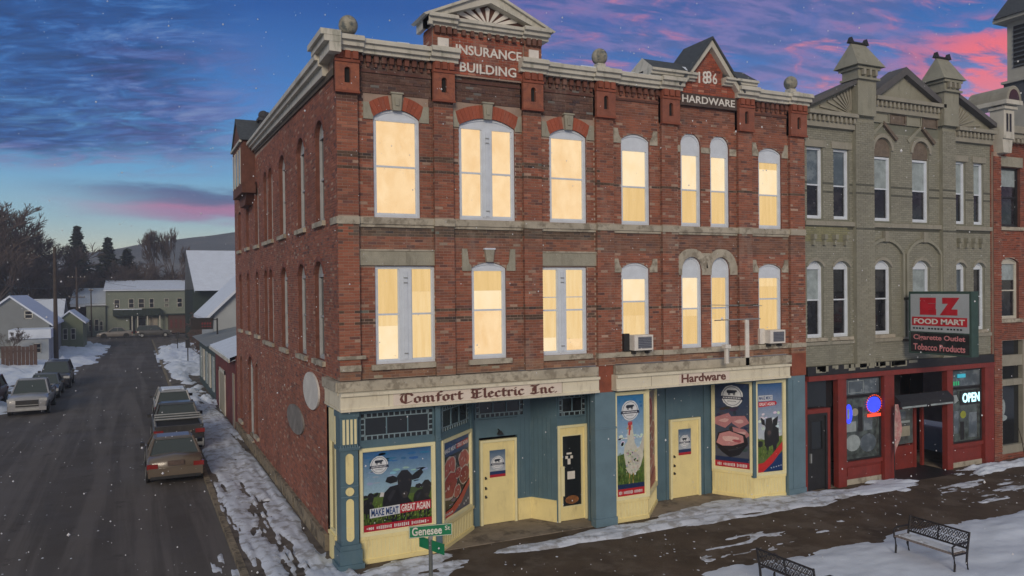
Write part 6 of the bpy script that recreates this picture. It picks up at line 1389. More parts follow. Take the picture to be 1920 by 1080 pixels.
        if kind != 'pickup': s = B(M); x0, x1 = sorted((sg*W/2*.62, sg*W/2*.96)); s.box(x0, x1, r-.03, r+.02, .46, .52); s.build('reflector', MATS['tail_red'], t)
    s = B(M); s.box(-W/2*.95, W/2*.95, r-.06, r+.12, .30, .62*ks); s.build('rear_bumper', paint if kind != 'pickup' else steel, t)
    s = B(M); s.box(-W/2*.88, W/2*.88, r-.065, r, .24, .34); s.build('rear_valance', dark, t)
    s = B(M); s.box(-.26, .26, r-.075 if kind == 'sedan' else r-.03, r-.02, (.70 if kind == 'sedan' else .74)*ks, (.86 if kind == 'sedan' else .88)*ks); s.build('number_plate', MATS['plate'] if 'plate' in MATS else pm('plate', (.10, .07, .06), .5, .3, 20), t)
    s = B(M); s.box(-W/2*.93, W/2*.93, f-.14, f+.05, .30, .50); s.build('front_bumper', paint, t)
    s = B(M); s.box(-W/2*.55, W/2*.55, f-.08, f+.03, .52, .52+.24*ks+(.12 if kind == 'pickup' else 0)); gr_ = s.build('grille', dark, t)
    s = B(M); s.box(-W/2*.55, W/2*.55, f+.03, f+.045, .60, .63); s.box(-W/2*.58, W/2*.58, f-.02, f+.06, .34, .44); s.build('grille_bar', steel, gr_)
    if kind == 'pickup':
        s = B(M); y0, y1 = r+.10, cy[0]-.08
        s.box(-W/2*.84, W/2*.84, y0, y1, 1.085*ks, 1.15*ks); s.build('bed', black, t)
        s = B(M)
        for sg in (-1, 1): s.box(sg*W/2*.90-.05, sg*W/2*.90+.05, y0-.08, y1, 1.08*ks, 1.20*ks)
        s.box(-W/2*.93, W/2*.93, r-.01, r+.07, .95*ks, 1.20*ks); s.build('bed_rail', paint, t)
    return t
def paint_(name, c, rough=.32): return pm(name, c, rough, .10, 2, coat=.4, dirt=tuple(x*.5+.06 for x in c))
G_R = 'vehicles parked at the kerb beside the brick side wall'; G_L = 'vehicles parked on the left side of the street'
car((-3.08, 13.55, -.12), 0, 'light brown sedan seen from behind, nearest of the three vehicles at the right kerb', paint_('tan_paint', (.135, .110, .085)), 'sedan', 4.7, 1.84, 1.42, G_R)
cp = car((-2.70, 19.3, -.12), 0, 'dark pickup with bars over its bed, between the brown sedan and the silver vehicle', paint_('dark_truck_paint', (.045, .045, .048)), 'pickup', 5.5, 1.95, 1.85, G_R)
for y_ in (16.85, 17.55, 18.25):
    s = B(); s.tube([(-3.6, y_, 1.02), (-3.6, y_, 1.32), (-1.8, y_, 1.32), (-1.8, y_, 1.02)], .035, 6); s.build('bed_bar', steel, cp)
sv = car((-2.55, 27.4, -.12), 0, 'silver vehicle with snow on its roof, farthest of the three at the right kerb', paint_('silver_paint', (.34, .35, .36)), 'suv', 4.6, 1.80, 1.62, G_R)
s = B(); s.box(-3.08, -2.02, 25.9, 27.3, 1.49, 1.535); s.box(-3.0, -2.2, 25.7, 27.0, 1.535, 1.56); s.build('snow_load', snow, sv)
car((-9.62, 34.3, -.12), math.pi, 'silver grey pickup facing the camera at the front of the left row', paint_('pale_truck_paint', (.30, .31, .33)), 'pickup', 5.4, 1.95, 1.80, G_L)
car((-9.55, 41.0, -.12), math.pi, 'low dark blue-grey car parked behind the silver pickup', paint_('navy_paint', (.07, .085, .10)), 'sedan', 4.6, 1.80, 1.45, G_L)
car((-9.35, 46.9, -.12), math.pi, 'black sport utility vehicle with a rounded roof at the back of the left row', paint_('black_paint', (.035, .036, .042)), 'suv', 4.8, 1.90, 1.80, G_L)
car((-12.4, 36.6, -.06), math.pi*.98, 'dark red vehicle half hidden beyond the silver pickup at the left edge', paint_('maroon_paint', (.10, .03, .03)), 'suv', 4.6, 1.85, 1.75, G_L)
car((-6.9, 112.5, -.12), math.pi/2, 'pale car crossing in front of the green building, left of the dark one', paint_('beige_far_paint', (.26, .24, .22)), 'sedan', 4.7, 1.80, 1.55, 'cars at the far street crossing')
car((-1.7, 111.8, -.12), -math.pi/2, 'dark grey car at the far street crossing', paint_('grey_far_paint', (.10, .10, .10)), 'suv', 4.9, 1.85, 1.75, 'cars at the far street crossing')

# ================================================================== STREET FURNITURE
t = thing('street_sign', (-.0, -6.0, 0), 'green Genesee street name sign on a grey post in front of the cow poster', 'street sign')
sgreen = pm('sign_green', (.01, .20, .09), .45, .12, 4)
post_x = .10
s = B(); s.tube([(post_x, -6.0, 0), (post_x, -6.0, 2.36)], .035, 10); split_build(s, 'post', pm('post_steel', (.16, .18, .18), .5, .15, 5, metal=.4), t)
PM, LM = plane((-.25, -5.93), (.46, -6.07))
s = B(PM); s.box(0, LM, -.004, .004, 2.40, 2.60); bl = s.build('name_blade', sgreen, t)
s = B(PM); text(s, 'Genesee', .05, .55, 2.435, 2.575, .006, .001, .02); text(s, 'St', .60, .69, 2.49, 2.565, .006, .001, .01); s.build('lettering', whitel, bl)
s = B(PM); bar_frame(s, .005, LM-.005, 2.405, 2.595, .008, .004, .006); s.build('blade_border', whitel, bl)
PN, LN = plane((0., -5.72), (.22, -6.33)); s = B(PN); s.box(0, LN, -.004, .004, 2.17, 2.35); s.build('cross_blade', sgreen, t)
s = B(); s.box(post_x-.03, post_x+.03, -6.03, -5.97, 2.33, 2.42); split_build(s, 'bracket', steel, t)

def bench(loc, rot, label):
    t = thing('park_bench', loc, label, 'bench', 'iron benches on the snowy verge'); M = Matrix.Translation(loc) @ Matrix.Rotation(rot, 4, 'Z'); L_ = 1.5
    iron = MATS['bench_iron'] if 'bench_iron' in MATS else pm('bench_iron', (.016, .015, .018), .45, .2, 8); slat = MATS['bench_slat'] if 'bench_slat' in MATS else pm('bench_slat', (.20, .17, .16), .8, .25, 6)
    for sg in (-1, 1):
        x = sg*L_/2; s = B(M)
        s.tube([(x, .22, 0), (x, .20, .22), (x, .24, .43)], .026, 6); s.tube([(x, -.26, 0), (x, -.20, .22), (x, -.22, .43), (x, -.30, .88)], .028, 6); s.tube([(x, .24, .43), (x, -.22, .43)], .024, 6)
        s.tube([(x, .26, .42), (x, .28, .62), (x, .18, .66), (x, -.24, .66)], .022, 6); s.build('end_frame', iron, t)
    for k in range(4): s = B(M); y = -.16+k*.115; s.box(-L_/2, L_/2, y, y+.09, .445, .47); s.build('seat_slat', slat, t)
    s = B(M); s.box(-L_/2+.05, L_/2-.05, -.12, .2, .471, .485); s.build('snow_cover', snow_dirty, t)
    def bp(u, h): return (u, -.225-(h-.45)*.19, h)
    s = B(M); 
    for h in (.52, .86): s.tube([bp(-L_/2, h), bp(L_/2, h)], .022, 6)
    s.build('back_rail', iron, t); s = B(M)
    for c in range(2):
        for i in range(6):
            for j in range(2):
                u = -.68+c*.70+i*.125; h = .60+j*.16; ring_ = [bp(u+.055*math.cos(a), h+.07*math.sin(a)) for a in [k*math.pi/4 for k in range(9)]]; s.tube(ring_, .010, 4, False)
                s.tube([bp(u-.05, h-.06), bp(u+.05, h+.06)], .009, 4, False); s.tube([bp(u-.05, h+.06), bp(u+.05, h-.06)], .009, 4, False)
    s.tube([bp(0, .52), bp(0, .86)], .02, 5)
    s.build('scroll_work', iron, t, kind='stuff'); return t
bench((12.25, -6.15, .06), R(90), 'black iron bench facing left with a scrollwork back, on the snow at the lower right')
bench((7.95, -6.25, .06), R(-88), 'black iron bench seen from behind, cut off by the bottom edge of the photo')
for x_, y_, h_ in ((24.6, -.8, 1.5),):
    s = B(); s.tube([(x_, y_, 0), (x_-.25, y_, .9), (x_-.8, y_-.2, 1.5)], [.02, .014, .004], 5); s.tube([(x_-.2, y_, .7), (x_+.3, y_-.1, 1.3)], [.012, .004], 4); s.tube([(x_-.1, y_, .5), (x_+.6, y_, .9)], [.01, .003], 4); s.tube([(x_, y_, 0), (x_+.9, y_-.6, .3), (x_+1.6, y_-.9, .5)], [.014, .008, .003], 4)
    tag(rebase(s.build('bare_shrub', bark), (x_, y_, 0)), 'leafless twig shrub in the snow by the red building', 'shrub')

# poles ----------------------------------------------------------------
def pole(loc, H, label, arms=((.9, 1.1),), r=.16, grp='utility poles along the side street'):
    t = thing('utility_pole', loc, label, 'pole', grp); x, y, z = loc
    s = B(); s.tube([(x, y, z), (x, y, z+H)], [r, r*.6], 8); s.build('pole', wood, t)
    for k, hw in arms:
        s = B(); s.box(x-hw, x+hw, y-.06, y+.06, z+H*k-.06, z+H*k+.06); s.build('crossarm', wood, t)
        for u in (-hw*.9, -hw*.45, hw*.45, hw*.9): s = B(); s.tube([(x+u, y, z+H*k+.06), (x+u, y, z+H*k+.22)], .04, 5); s.build('insulator', steel, t)
    return t
pole((-11.2, 70, -.1), 11.2, 'thick dark utility pole nearest the parked black vehicle', ((.93, .1),), .22)
pole((-11.3, 104, -.1), 10.2, 'utility pole with two crossarms right of the thick pole', ((.86, 1.1), (.60, 1.0)), .18)
pole((-10.2, 118, -.1), 7.3, 'short thin pole beside the green building', ((.97, .3),), .12)
s = B()
for (a, b_) in (((-11.2, 70, 7.0), (-11.3, 104, 6.9)), ((-11.2, 70, 6.6), (-11.3, 104, 6.4)), ((-10.3, 104, 8.7), (4, 150, 8)), ((-12.3, 104, 8.7), (-30, 90, 7.5)), ((-11.2, 70, 7.1), (-15, 20, 9.4)), ((-11.3, 104, 6.2), (-40, 110, 6))):
    s.tube([Vector(a).lerp(Vector(b_), k/8)-Vector((0, 0, .9*4*(k/8)*(1-k/8))) for k in range(9)], .018, 3)
o = s.build('overhead_wires', dark); tag(o, 'thin overhead wires strung between the utility poles', 'wires')
for x_, y_, h_, lab in ((.1, 60, 3.5, 'small dark meter post standing in the snow before the dark sign board'), (.1, 79, 3.2, 'thin dark post farther up the snowy right side')):
    t = thing('sign_post', (x_, y_, -.05), lab, 'post'); s = B(); s.tube([(x_, y_, 0), (x_, y_, h_*.62)], .05, 6); split_build(s, 'post', dark, t); s = B(); s.box(x_-.2, x_+.2, y_-.03, y_+.03, h_*.40, h_*.62); s.build('plate', dark, t)

# ================================================================== NEIGHBOURS UP THE SIDE STREET
def shed_roof(b, x0, x1, y0, y1, z0, z1, th=.2, ax='x', ov=.3):
    """gable: ridge along ax"""
    if ax == 'y':
        xm = (x0+x1)/2; pr = [(x0-ov, z0-.1), (xm, z1), (x1+ov, z0-.1), (x1+ov, z0-.1-th), (xm, z1-th), (x0-ov, z0-.1-th)]
        n = 6; b.add([(a, y0-ov, c) for a, c in pr]+[(a, y1+ov, c) for a, c in pr], [(0, 1, 4, 5), (1, 2, 3, 4), (11, 10, 7, 6), (10, 9, 8, 7)]+[(i, i+n, (i+1) % n+n, (i+1) % n) for i in range(n)])
    else:
        ym = (y0+y1)/2; pr = [(y0-ov, z0-.1), (ym, z1), (y1+ov, z0-.1), (y1+ov, z0-.1-th), (ym, z1-th), (y0-ov, z0-.1-th)]
        n = 6; b.add([(x0-ov, a, c) for a, c in pr]+[(x1+ov, a, c) for a, c in pr], [(0, 1, 4, 5), (1, 2, 3, 4), (11, 10, 7, 6), (10, 9, 8, 7)]+[(i, i+n, (i+1) % n+n, (i+1) % n) for i in range(n)])
def house(loc, label, x0, x1, y0, y1, wall, zw, roofm, zr, ax='y', wins=(), doors=(), cat='house', nm='house', face='y', boards=True, grp=None):
    t = thing(nm, loc, label, cat, grp); s = B(); s.box(x0, x1, y0, y1, -.2, zw)
    if ax == 'y': xm = (x0+x1)/2; s.add([(x0, y0, zw), (x1, y0, zw), (xm, y0, zr-.2), (x0, y1, zw), (x1, y1, zw), (xm, y1, zr-.2)], [(0, 1, 2), (3, 5, 4)])
    elif ax == 'x': ym = (y0+y1)/2; s.add([(x0, y0, zw), (x0, y1, zw), (x0, ym, zr-.2), (x1, y0, zw), (x1, y1, zw), (x1, ym, zr-.2)], [(0, 1, 2), (3, 5, 4)])
    w_ = s.build('wall', wall, t)
    s = B()
    if ax in 'xy': shed_roof(s, x0, x1, y0, y1, zw, zr, ax=ax)
    else: s.box(x0-.2, x1+.2, y0-.2, y1+.2, zw, zr)
    s.build('roof', roofm, t)
    for (a, c, z0, z1) in wins:
        s = B()
        if face == 'y': bar_frame2(s, a, c, z0, z1, y0)
        else: bar_frame3(s, a, c, z0, z1, x0)
        fo_ = s.build('window', trim, w_); s = B()
        if face == 'y': s.box(a+.06, c-.06, y0-.02, y0+.02, z0+.06, z1-.06)
        else: s.box(x0-.02, x0+.02, a+.06, c-.06, z0+.06, z1-.06)
        s.build('pane', glass_dn, fo_) if False else s.build('window_pane', glass_dn, w_)
    for (a, c, z1, m_) in doors:
        s = B(); s.box(a, c, y0-.05, y0+.02, 0, z1) if face == 'y' else s.box(x0-.05, x0+.02, a, c, 0, z1); s.build('door', m_, t)
    return t
def bar_frame2(s, a, c, z0, z1, y): s.box(a, a+.07, y-.05, y, z0, z1); s.box(c-.07, c, y-.05, y, z0, z1); s.box(a, c, y-.05, y, z0, z0+.07); s.box(a, c, y-.05, y, z1-.07, z1); s.box(a, c, y-.04, y, (z0+z1)/2-.03, (z0+z1)/2+.03)
def bar_frame3(s, a, c, z0, z1, x): s.box(x-.05, x, a, a+.07, z0, z1); s.box(x-.05, x, c-.07, c, z0, z1); s.box(x-.05, x, a, c, z0, z0+.07); s.box(x-.05, x, a, c, z1-.07, z1)
wgreen = pm('pale_green_boards', (.21, .245, .205), .8, .10, .6, dirt=(.14, .17, .14)); wgrey = pm('grey_boards', (.20, .22, .23), .8, .12, .6); wwhite = pm('white_boards', (.38, .42, .45), .8, .08, .6); dgreen = pm('dark_green_awning', (.02, .035, .03), .8, .2, 2); maroon = pm('maroon_boards', (.15, .035, .035), .85, .25, 1.2, c2=(.10, .03, .03), cscale=2); brown = pm('brown_boards', (.09, .055, .045), .85, .2, 1)
# green two-storey building across the end of the street
gh = house((-2, 121, 0), 'long pale green two-storey building with a snowy roof closing the street end', -8.3, 4.0, 121, 133, wgreen, 6.95, MATS['grey_boards'], 7.05, ax='f',
      wins=[(-7.15, -6.35, 4.1, 5.5), (-5.1, -4.3, 4.1, 5.6), (-3.7, -2.8, 4.1, 5.6), (-2.1, -1.4, 4.1, 5.6), (.1, .8, 5.0, 5.6), (.1, .8, 4.2, 4.7), (2.0, 2.8, 4.1, 5.6)], cat='building', nm='green_building')
s = B(); s.add([(-8.6, 120.6, 7.0), (4.2, 120.6, 7.0), (4.2, 133, 8.7), (-8.6, 133, 8.7), (-8.6, 120.6, 6.85), (4.2, 120.6, 6.85)], [(0, 1, 2, 3), (4, 5, 1, 0)]); s.build('snowy_roof', snow, gh)
s = B(); s.box(-7.3, -.5, 119.6, 121, 2.9, 4.0); s.build('dark_awning', dgreen, gh); s = B(); s.box(-7.2, -3.2, 119.55, 119.62, 3.88, 4.02); s.build('awning_snow', snow, gh)
for a in (-4.7, -3.9, -2.5, -.7): s = B(); s.box(a, a+.16, 119.8, 120.0, 0, 2.9); s.build('porch_post', trim, gh)
for a, c, m_ in ((-5.0, -4.2, glass_dn), (-3.8, -2.7, glass_dn), (-2.2, -.9, pm('garage_door', (.34, .31, .26), .7, .1, 3))): s = B(); s.box(a, c, 120.93, 120.99, 0, 2.5); s.build('doorway', m_, gh)
s = B(); s.box(.6, 3.8, 119.4, 121, 0, 2.9); s.build('brown_porch', brown, gh); s = B(); s.box(.0, 4.0, 119.2, 121, 2.9, 3.1); s.build('porch_roof', dgreen, gh)
for k in range(4): s = B(); s.box(.9+k*.7, 1.2+k*.7, 119.36, 119.4, .8, 2.2); s.build('porch_window', maroon, gh)
gl = house((-10, 120.5, 0), 'lower green wing with blue-framed windows at the left of the green building', -11.0, -8.35, 120.5, 128, wgreen, 4.5, wgrey, 4.6, ax='f', wins=[(-10.7, -10.2, .6, 2.5), (-9.9, -9.3, .6, 2.5), (-9.2, -8.7, .7, 2.2)], cat='building', nm='green_wing')
s = B(); s.add([(-13.5, 124, 4.9), (-8.4, 124, 4.9), (-8.4, 131, 7.4), (-13.2, 131, 7.4)], [(0, 1, 2, 3)]); s.box(-13.4, -8.4, 124.1, 131, 4.4, 4.9); tag(rebase(s.build('snow_roofed_shed', snow), (-11, 128, 4.4)), 'snow-covered low roof behind the green wing', 'roof')
house((-11, 86, 0), 'small green gabled house behind the thick utility pole', -12.4, -9.7, 86, 94, pm('olive_boards', (.17, .20, .13), .8, .1, 1), 3.3, snow, 4.6, ax='y', wins=[(-11.75, -11.25, 1.2, 2.5), (-10.95, -10.45, 1.2, 2.5)])
house((-15, 71, 0), 'grey gabled house with a big snowy roof at the left edge', -18.5, -11.9, 72, 86, wgrey, 3.6, snow, 6.4, ax='y', wins=[(-14.0, -13.3, 4.1, 4.9)])
hh = house((-13.5, 68, 0), 'low pale garage with a snowy roof in front of the grey house', -14.6, -11.6, 67.5, 72, wwhite, 2.35, snow, 3.2, ax='f', wins=[(-12.9, -12.2, 1.0, 1.9)], nm='garage')
house((-21, 84, 0), 'snowy roofed house half out of frame at the far left', -27, -19, 82, 93, wgrey, 4.0, snow, 7.2, ax='x', wins=[(-21.5, -20.6, 1.4, 2.8)])
house((-22, 130, 0), 'dark farmhouse among the trees on the left', -27, -20, 132, 142, pm('dark_boards', (.10, .10, .11), .8, .2, 1), 6.2, wgrey, 9.2, ax='x', wins=[(-25.5, -24.6, 4.3, 5.6), (-22.4, -21.5, 4.3, 5.6)])
house((-17, 110, 0), 'little snow-roofed cottage behind the small green house', -19, -13.5, 108, 117, wgrey, 3.4, snow, 5.8, ax='x')
for k, (x0, x1) in enumerate(((-19, -14.9), (-14.7, -12.0))):
    t = thing('board_fence', (x0, 62, 0), ('dark board fence at the left edge behind the snow bank', 'short dark board fence right of the bare tree')[k], 'fence', 'dark fences in the left yard')
    n = int((x1-x0)/.28)
    for j in range(n): s = B(); u = x0+(x1-x0)*j/n; s.box(u, u+(x1-x0)/n-.03, 62, 62.05, 0, 2.0+rnd.uniform(-.08, .08)); s.build('board', brown, t)
    s = B(); s.box(x0, x1, 62.06, 62.12, 1.5, 1.62); s.build('rail', brown, t)
# right-hand side
ad_ = thing('low_red_building', (0, 21, 0), 'low dark red building with a snowy lean-to roof attached behind the brick building', 'building')
s = B(); s.box(0.0, 9, 20.6, 31.0, -.2, 3.45); aw = s.build('wall', maroon, ad_)
y = 20.65
while y < 31: s = B(); s.box(-.03, .0, y, y+.20, 0, 3.4); s.build('wall_board', maroon, aw); y += .23
s = B(); s.add([(-.30, 20.6, 3.42), (-.30, 31.3, 3.42), (5, 31.3, 5.2), (5, 20.6, 5.2), (-.30, 20.6, 3.22), (-.30, 31.3, 3.22), (5, 31.3, 5.0), (5, 20.6, 5.0)], [(0, 1, 2, 3), (7, 6, 5, 4), (0, 4, 5, 1), (1, 5, 6, 2)]); s.build('roof', snow, ad_)
s = B(); s.box(-.36, -.30, 20.6, 31.3, 3.2, 3.34); s.build('gutter', trim, ad_)
s = B(); s.box(-.06, -.02, 25.6, 28.4, 0, 2.15); s.build('garage_door', pm('tan_door', (.34, .31, .24), .7, .1, 2), ad_)
s = B(); s.box(-.08, -.02, 25.4, 25.6, 0, 2.35); s.box(-.08, -.02, 28.4, 28.6, 0, 2.35); s.box(-.08, -.02, 25.4, 28.6, 2.16, 2.35); s.build('door_surround', trim, ad_)
s = B(); s.box(-.07, -.03, 21.2, 21.9, 0, 2.6); s.build('narrow_door', pm('tan_door2', (.30, .25, .2), .7, .1, 2), ad_)
gf = thing('shop_row', (.2, 31.5, 0), 'low green-fronted shops with small windows beyond the red building', 'building'); s = B(); s.box(.0, 6, 31.4, 44, -.2, 3.3); s.build('wall', pm('slate_green_boards', (.05, .08, .085), .8, .2, 2), gf); s = B(); s.add([(-.5, 31.3, 3.3), (-.5, 44, 3.3), (4, 44, 4.2), (4, 31.3, 4.2)], [(0, 1, 2, 3)]); s.build('roof', wgrey, gf)
for k in range(5): s = B(); s.box(-.06, 0, 32+k*2.4, 33.2+k*2.4, .5, 2.6); s.build('window_post', trim if k % 2 else curtain_g, gf)
wh = thing('white_house', (2, 50, 0), 'white building with a steep snow-covered roof left of the brick wall', 'building')
s = B(); s.box(1.2, 11, 46, 58, -.2, 4.9); s.add([(1.2, 46, 4.9), (11, 46, 4.9), (6.1, 46, 9.6), (1.2, 58, 4.9), (11, 58, 4.9), (6.1, 58, 9.6)], [(0, 1, 2), (3, 5, 4)]); s.build('wall', wwhite, wh)
s = B(); s.add([(.55, 45.5, 4.55), (.55, 58.5, 4.55), (6.1, 58.5, 9.95), (6.1, 45.5, 9.95), (.55, 45.5, 4.3), (6.1, 45.5, 9.7), (.55, 58.5, 4.3), (11.7, 45.5, 4.55), (11.7, 58.5, 4.55)], [(0, 1, 2, 3), (0, 3, 5, 4), (0, 4, 6, 1), (3, 2, 8, 7)]); s.build('roof', snow, wh)
s = B(); s.box(1.14, 1.2, 48, 56, 1.0, 2.2); s.build('window_band', glass_dn, wh)
# dark hanging sign up the street
t = thing('hanging_sign', (.6, 40, 0), 'dark hanging sign board with faint red lettering in front of the white building', 'sign')
s = B(); s.box(-.80, .62, 39.95, 40.05, 3.95, 4.66); fo = s.build('board', pm('sign_black', (.022, .018, .02), .6, .2, 5), t)
s = B(); s.box(-.86, .66, 39.93, 40.07, 4.66, 4.74); s.build('hood', dark, t); s = B()
for k in range(4): s.box(-.12+k*.17, -.02+k*.17, 39.93, 39.95, 4.28, 4.42); s.box(-.12+k*.17, -.02+k*.17, 39.93, 39.95, 4.10, 4.18)
s.build('faint_lettering', pm('sign_dull_red', (.20, .03, .04), .7), fo, kind='stuff'); s = B(); s.tube([(.62, 40, 4.6), (.9, 40, 4.6)], .03); s.box(.85, .95, 39.95, 40.05, 0, 4.7); split_build(s, 'post', dark, t)
s = B(); s.box(.1, .75, 41, 42.2, 0, 2.3); s.box(.05, .8, 40.95, 42.25, 2.3, 2.42); tag(rebase(s.build('red_kiosk', pm('brick_kiosk', (.16, .05, .04), .85, .3, 3)), (.4, 41.6, 0)), 'narrow red-brown kiosk under the dark hanging sign', 'kiosk')
ch = thing('barn', (8, 92, 0), 'huge steep snow-covered roof of a barn rising behind the white building', 'building')
s = B(); s.box(2.6, 24, 92, 110, -.2, 6.9); s.build('wall', dgreen, ch); s = B(); s.add([(2.7, 90, 6.7), (25, 90, 6.7), (25, 101, 12.4), (2.35, 101, 12.4), (2.35, 101, 12.1), (2.7, 90, 6.4), (25, 112, 6.7), (2.7, 112, 6.7)], [(0, 1, 2, 3), (0, 3, 4, 5), (3, 2, 6, 7)]); s.build('roof', snow, ch)

# ================================================================== HILLS AND TREES
def hill(name, pts, y, depth, mat_, seed):
    n = 80; rg = random.Random(seed); vs = []; fs = []; xs = [p[0] for p in pts]
    for i in range(n+1):
        x = xs[0]+(xs[-1]-xs[0])*i/n; z = float(np.interp(x, xs, [p[1] for p in pts]))+rg.uniform(-.3, .3)
        vs += [(x, y-depth, -.3), (x, y-depth*.5, z*.55), (x, y, z), (x, y+depth, z*.7)]
    for i in range(n): fs += [(i*4+k, (i+1)*4+k, (i+1)*4+k+1, i*4+k+1) for k in range(3)]
    s = B(); s.add(vs, fs); return struct(s.build(name, mat_, smooth=True))
hill('hills', [(-300, 4), (-160, 10), (-80, 14), (-40, 19), (-16, 21.5), (4, 25.2), (16, 27.0), (30, 29.2), (80, 34), (160, 30), (300, 12)], 300, 90, hillm, 3)
crv = []
def branch_mesh(seed, H, spread, depth=5, nb=3, up=.55, r0=.16, trunkf=.28, rmin=.016):
    rg = random.Random(seed); T = B(); K = B()
    def rec(p, d, L_, r, dep):
        q = p+d*L_*.5+Vector((rg.uniform(-1, 1), rg.uniform(-1, 1), 0))*L_*.06; e = p+d*L_
        r_ = max(r, rmin); (T if dep >= depth-1 else K).tube([p, q, e], [r_, r_*.85, max(r_*.65, rmin*.7)], 5 if dep >= depth-1 else 3, False)
        if dep == 0: return
        for k in range(nb+(1 if dep < 3 else 0)):
            a = rg.uniform(0, 6.28); sp_ = rg.uniform(.35, 1.0)*spread
            nd = (d+Vector((math.cos(a)*sp_, math.sin(a)*sp_, up*rg.uniform(-.1, .8)))).normalized()
            rec(p+d*L_*rg.uniform(.55, 1.0), nd, L_*rg.uniform(.55, .8), r*.52, dep-1)
    rec(Vector((0, 0, 0)), Vector((rg.uniform(-.05, .05), rg.uniform(-.05, .05), 1)), H*trunkf, r0, depth)
    return T, K
def conifer(seed, H, Rb, narrow=1.):
    rg = random.Random(seed); T = B(); K = B(); T.tube([(0, 0, 0), (0, 0, H*.6), (0, 0, H)], [.22, .12, .02], 6)
    z = H*.06
    while z < H*.985:
        f = 1-(z/H); rr = Rb*(f**.75)*rg.uniform(.70, 1.2)+.10; n = int(10+rr*7)
        for k in range(n):
            a = rg.uniform(0, 6.28); L_ = rr*rg.uniform(.5, 1.12); dx, dy = math.cos(a), math.sin(a); dz = -.22*L_ if f > .25 else .05
            m_ = max(3, int(L_/.30))
            for j in range(m_):
                t_ = (j+.6)/m_; c = Vector((dx*L_*t_, dy*L_*t_, z+dz*t_*t_+rg.uniform(-.28, .28))); w_ = (.42*(1.15-t_)+.14)*rg.uniform(.6, 1.3)
                px, py = -dy, dx; h_ = rg.uniform(.12, .42); K.add([tuple(c+Vector((px*w_, py*w_, -h_))), tuple(c+Vector((dx*.45, dy*.45, -.08))), tuple(c+Vector((-px*w_, -py*w_, -h_*.8))), tuple(c+Vector((-dx*.22, -dy*.22, .16)))], [(0, 1, 2, 3)])
        z += H*.016+.08
    return T, K
def make_tree(nm, loc, TK, label, cat, mk, sc=1., rot=0., group=None, src=None):
    t = thing(nm, loc, label, cat, group); t.scale = (sc, sc, sc); t.rotation_euler = (0, 0, rot); ORG[t.name] = Vector((0, 0, 0))
    if src: 
        for n_, me in zip(('trunk', 'crown'), src): o = bpy.data.objects.new(n_, me); C.objects.link(o); o.parent = t
        return src
    a = TK[0].build('trunk', bark, t); b_ = TK[1].build('crown', mk, t); return (a.data, b_.data)
bare = [branch_mesh(100+k, 12, .85+.1*k, 6, 3, .6, .16, .24) for k in range(4)]
tall = [branch_mesh(200+k, 14, .45, 6, 3, .8, .14, .28) for k in range(2)]
srcs = {}
HB = [max(v[2] for v in K.v) for T, K in bare]; TS0, TS1 = 18.2/max(v[2] for v in tall[0][1].v), 18.4/max(v[2] for v in tall[1][1].v)
def T_(kind, loc, label, sc, group=None):
    if kind[0] == 'b': nm, TK, mk = 'bare_tree', bare[int(kind[1])], twig
    elif kind[0] == 't': nm, TK, mk = 'tall_bare_tree', tall[int(kind[1])], twig
    else:
        nm, mk = 'spruce_tree', needle; TK = con[int(kind[1])]
    srcs[kind] = make_tree(nm, loc, TK, label, 'tree', mk, sc, rnd.uniform(0, 6.28), group, srcs.get(kind)) or srcs[kind]
con = [conifer(1, 17, 4.6), conifer(2, 15.5, 3.9), conifer(3, 11, 3.1)]
T_('c0', (-13.2, 140, 0), 'tall dark spruce standing highest in the middle of the left skyline', 1.09, 'evergreens on the left skyline')
T_('c1', (-8.4, 140, 0), 'second dark spruce just right of the tallest one', 1.07, 'evergreens on the left skyline')
T_('c2', (-5.4, 146, 0), 'smaller blunt evergreen right of the second spruce', 1.35, 'evergreens on the left skyline')
T_('c2', (-10.2, 150, 0), 'low evergreen between the two tall spruces', 1.1, 'evergreens on the left skyline')
T_('t0', (-.2, 138, 0), 'slim tall leafless tree, left of the pair near the barn roof', TS0, 'tall bare trees near the barn')
T_('t1', (2.9, 139, 0), 'slim tall leafless tree, right of the pair near the barn roof', TS1, 'tall bare trees near the barn')
k = 0
WL = 'leafless brown tree behind the green building, among others of its kind'; WL1 = 'tall leafless tree in the high dark clump at the left edge'; WL2 = 'leafless tree in the gap round the two spruces'
for (x, y, sc) in ((-30, 118, 1.55), (-26.5, 122, 1.62), (-24, 116, 1.5), (-22, 124, 1.5), (-19.8, 118, 1.25), (-17.6, 122, 1.05), (-28, 130, 1.6), (-20.5, 130, 1.3), (-33, 124, 1.5), (-16.2, 134, 1.02), (-14.6, 128, .85), (-11.4, 134, 1.0), (-10, 137, .9), (-6.6, 136, 1.0), (-4.2, 134, .98), (-2.4, 138, 1.0), (-.8, 142, .9), (1.2, 136, .85), (3.4, 134, .9), (5.6, 142, .95), (8.5, 140, .9), (-12.6, 146, 1.0), (-7.4, 148, 1.05), (-3.0, 148, 1.0), (-18.5, 142, 1.1), (-23.5, 138, 1.4), (0, 128, .62), (-29, 112, 1.35), (-37, 118, 1.4), (-25.3, 111, 1.15), (-21.4, 110, .95)):
    T_('b%d' % (k % 4), (x, y, -.1), (WL1 if x < -19 else WL2 if x < -9 else WL), sc*(13.4 if x < -19 else 12.4)/HB[k % 4], 'leafless wood on the left skyline'); k += 1
for (x, y, z, r_, n_) in ((-22, 128, 0, 9, 0), (-10, 140, 0, 8, 0), (1, 141, 0, 7, 0)): pass
s = B(); rg = random.Random(77)
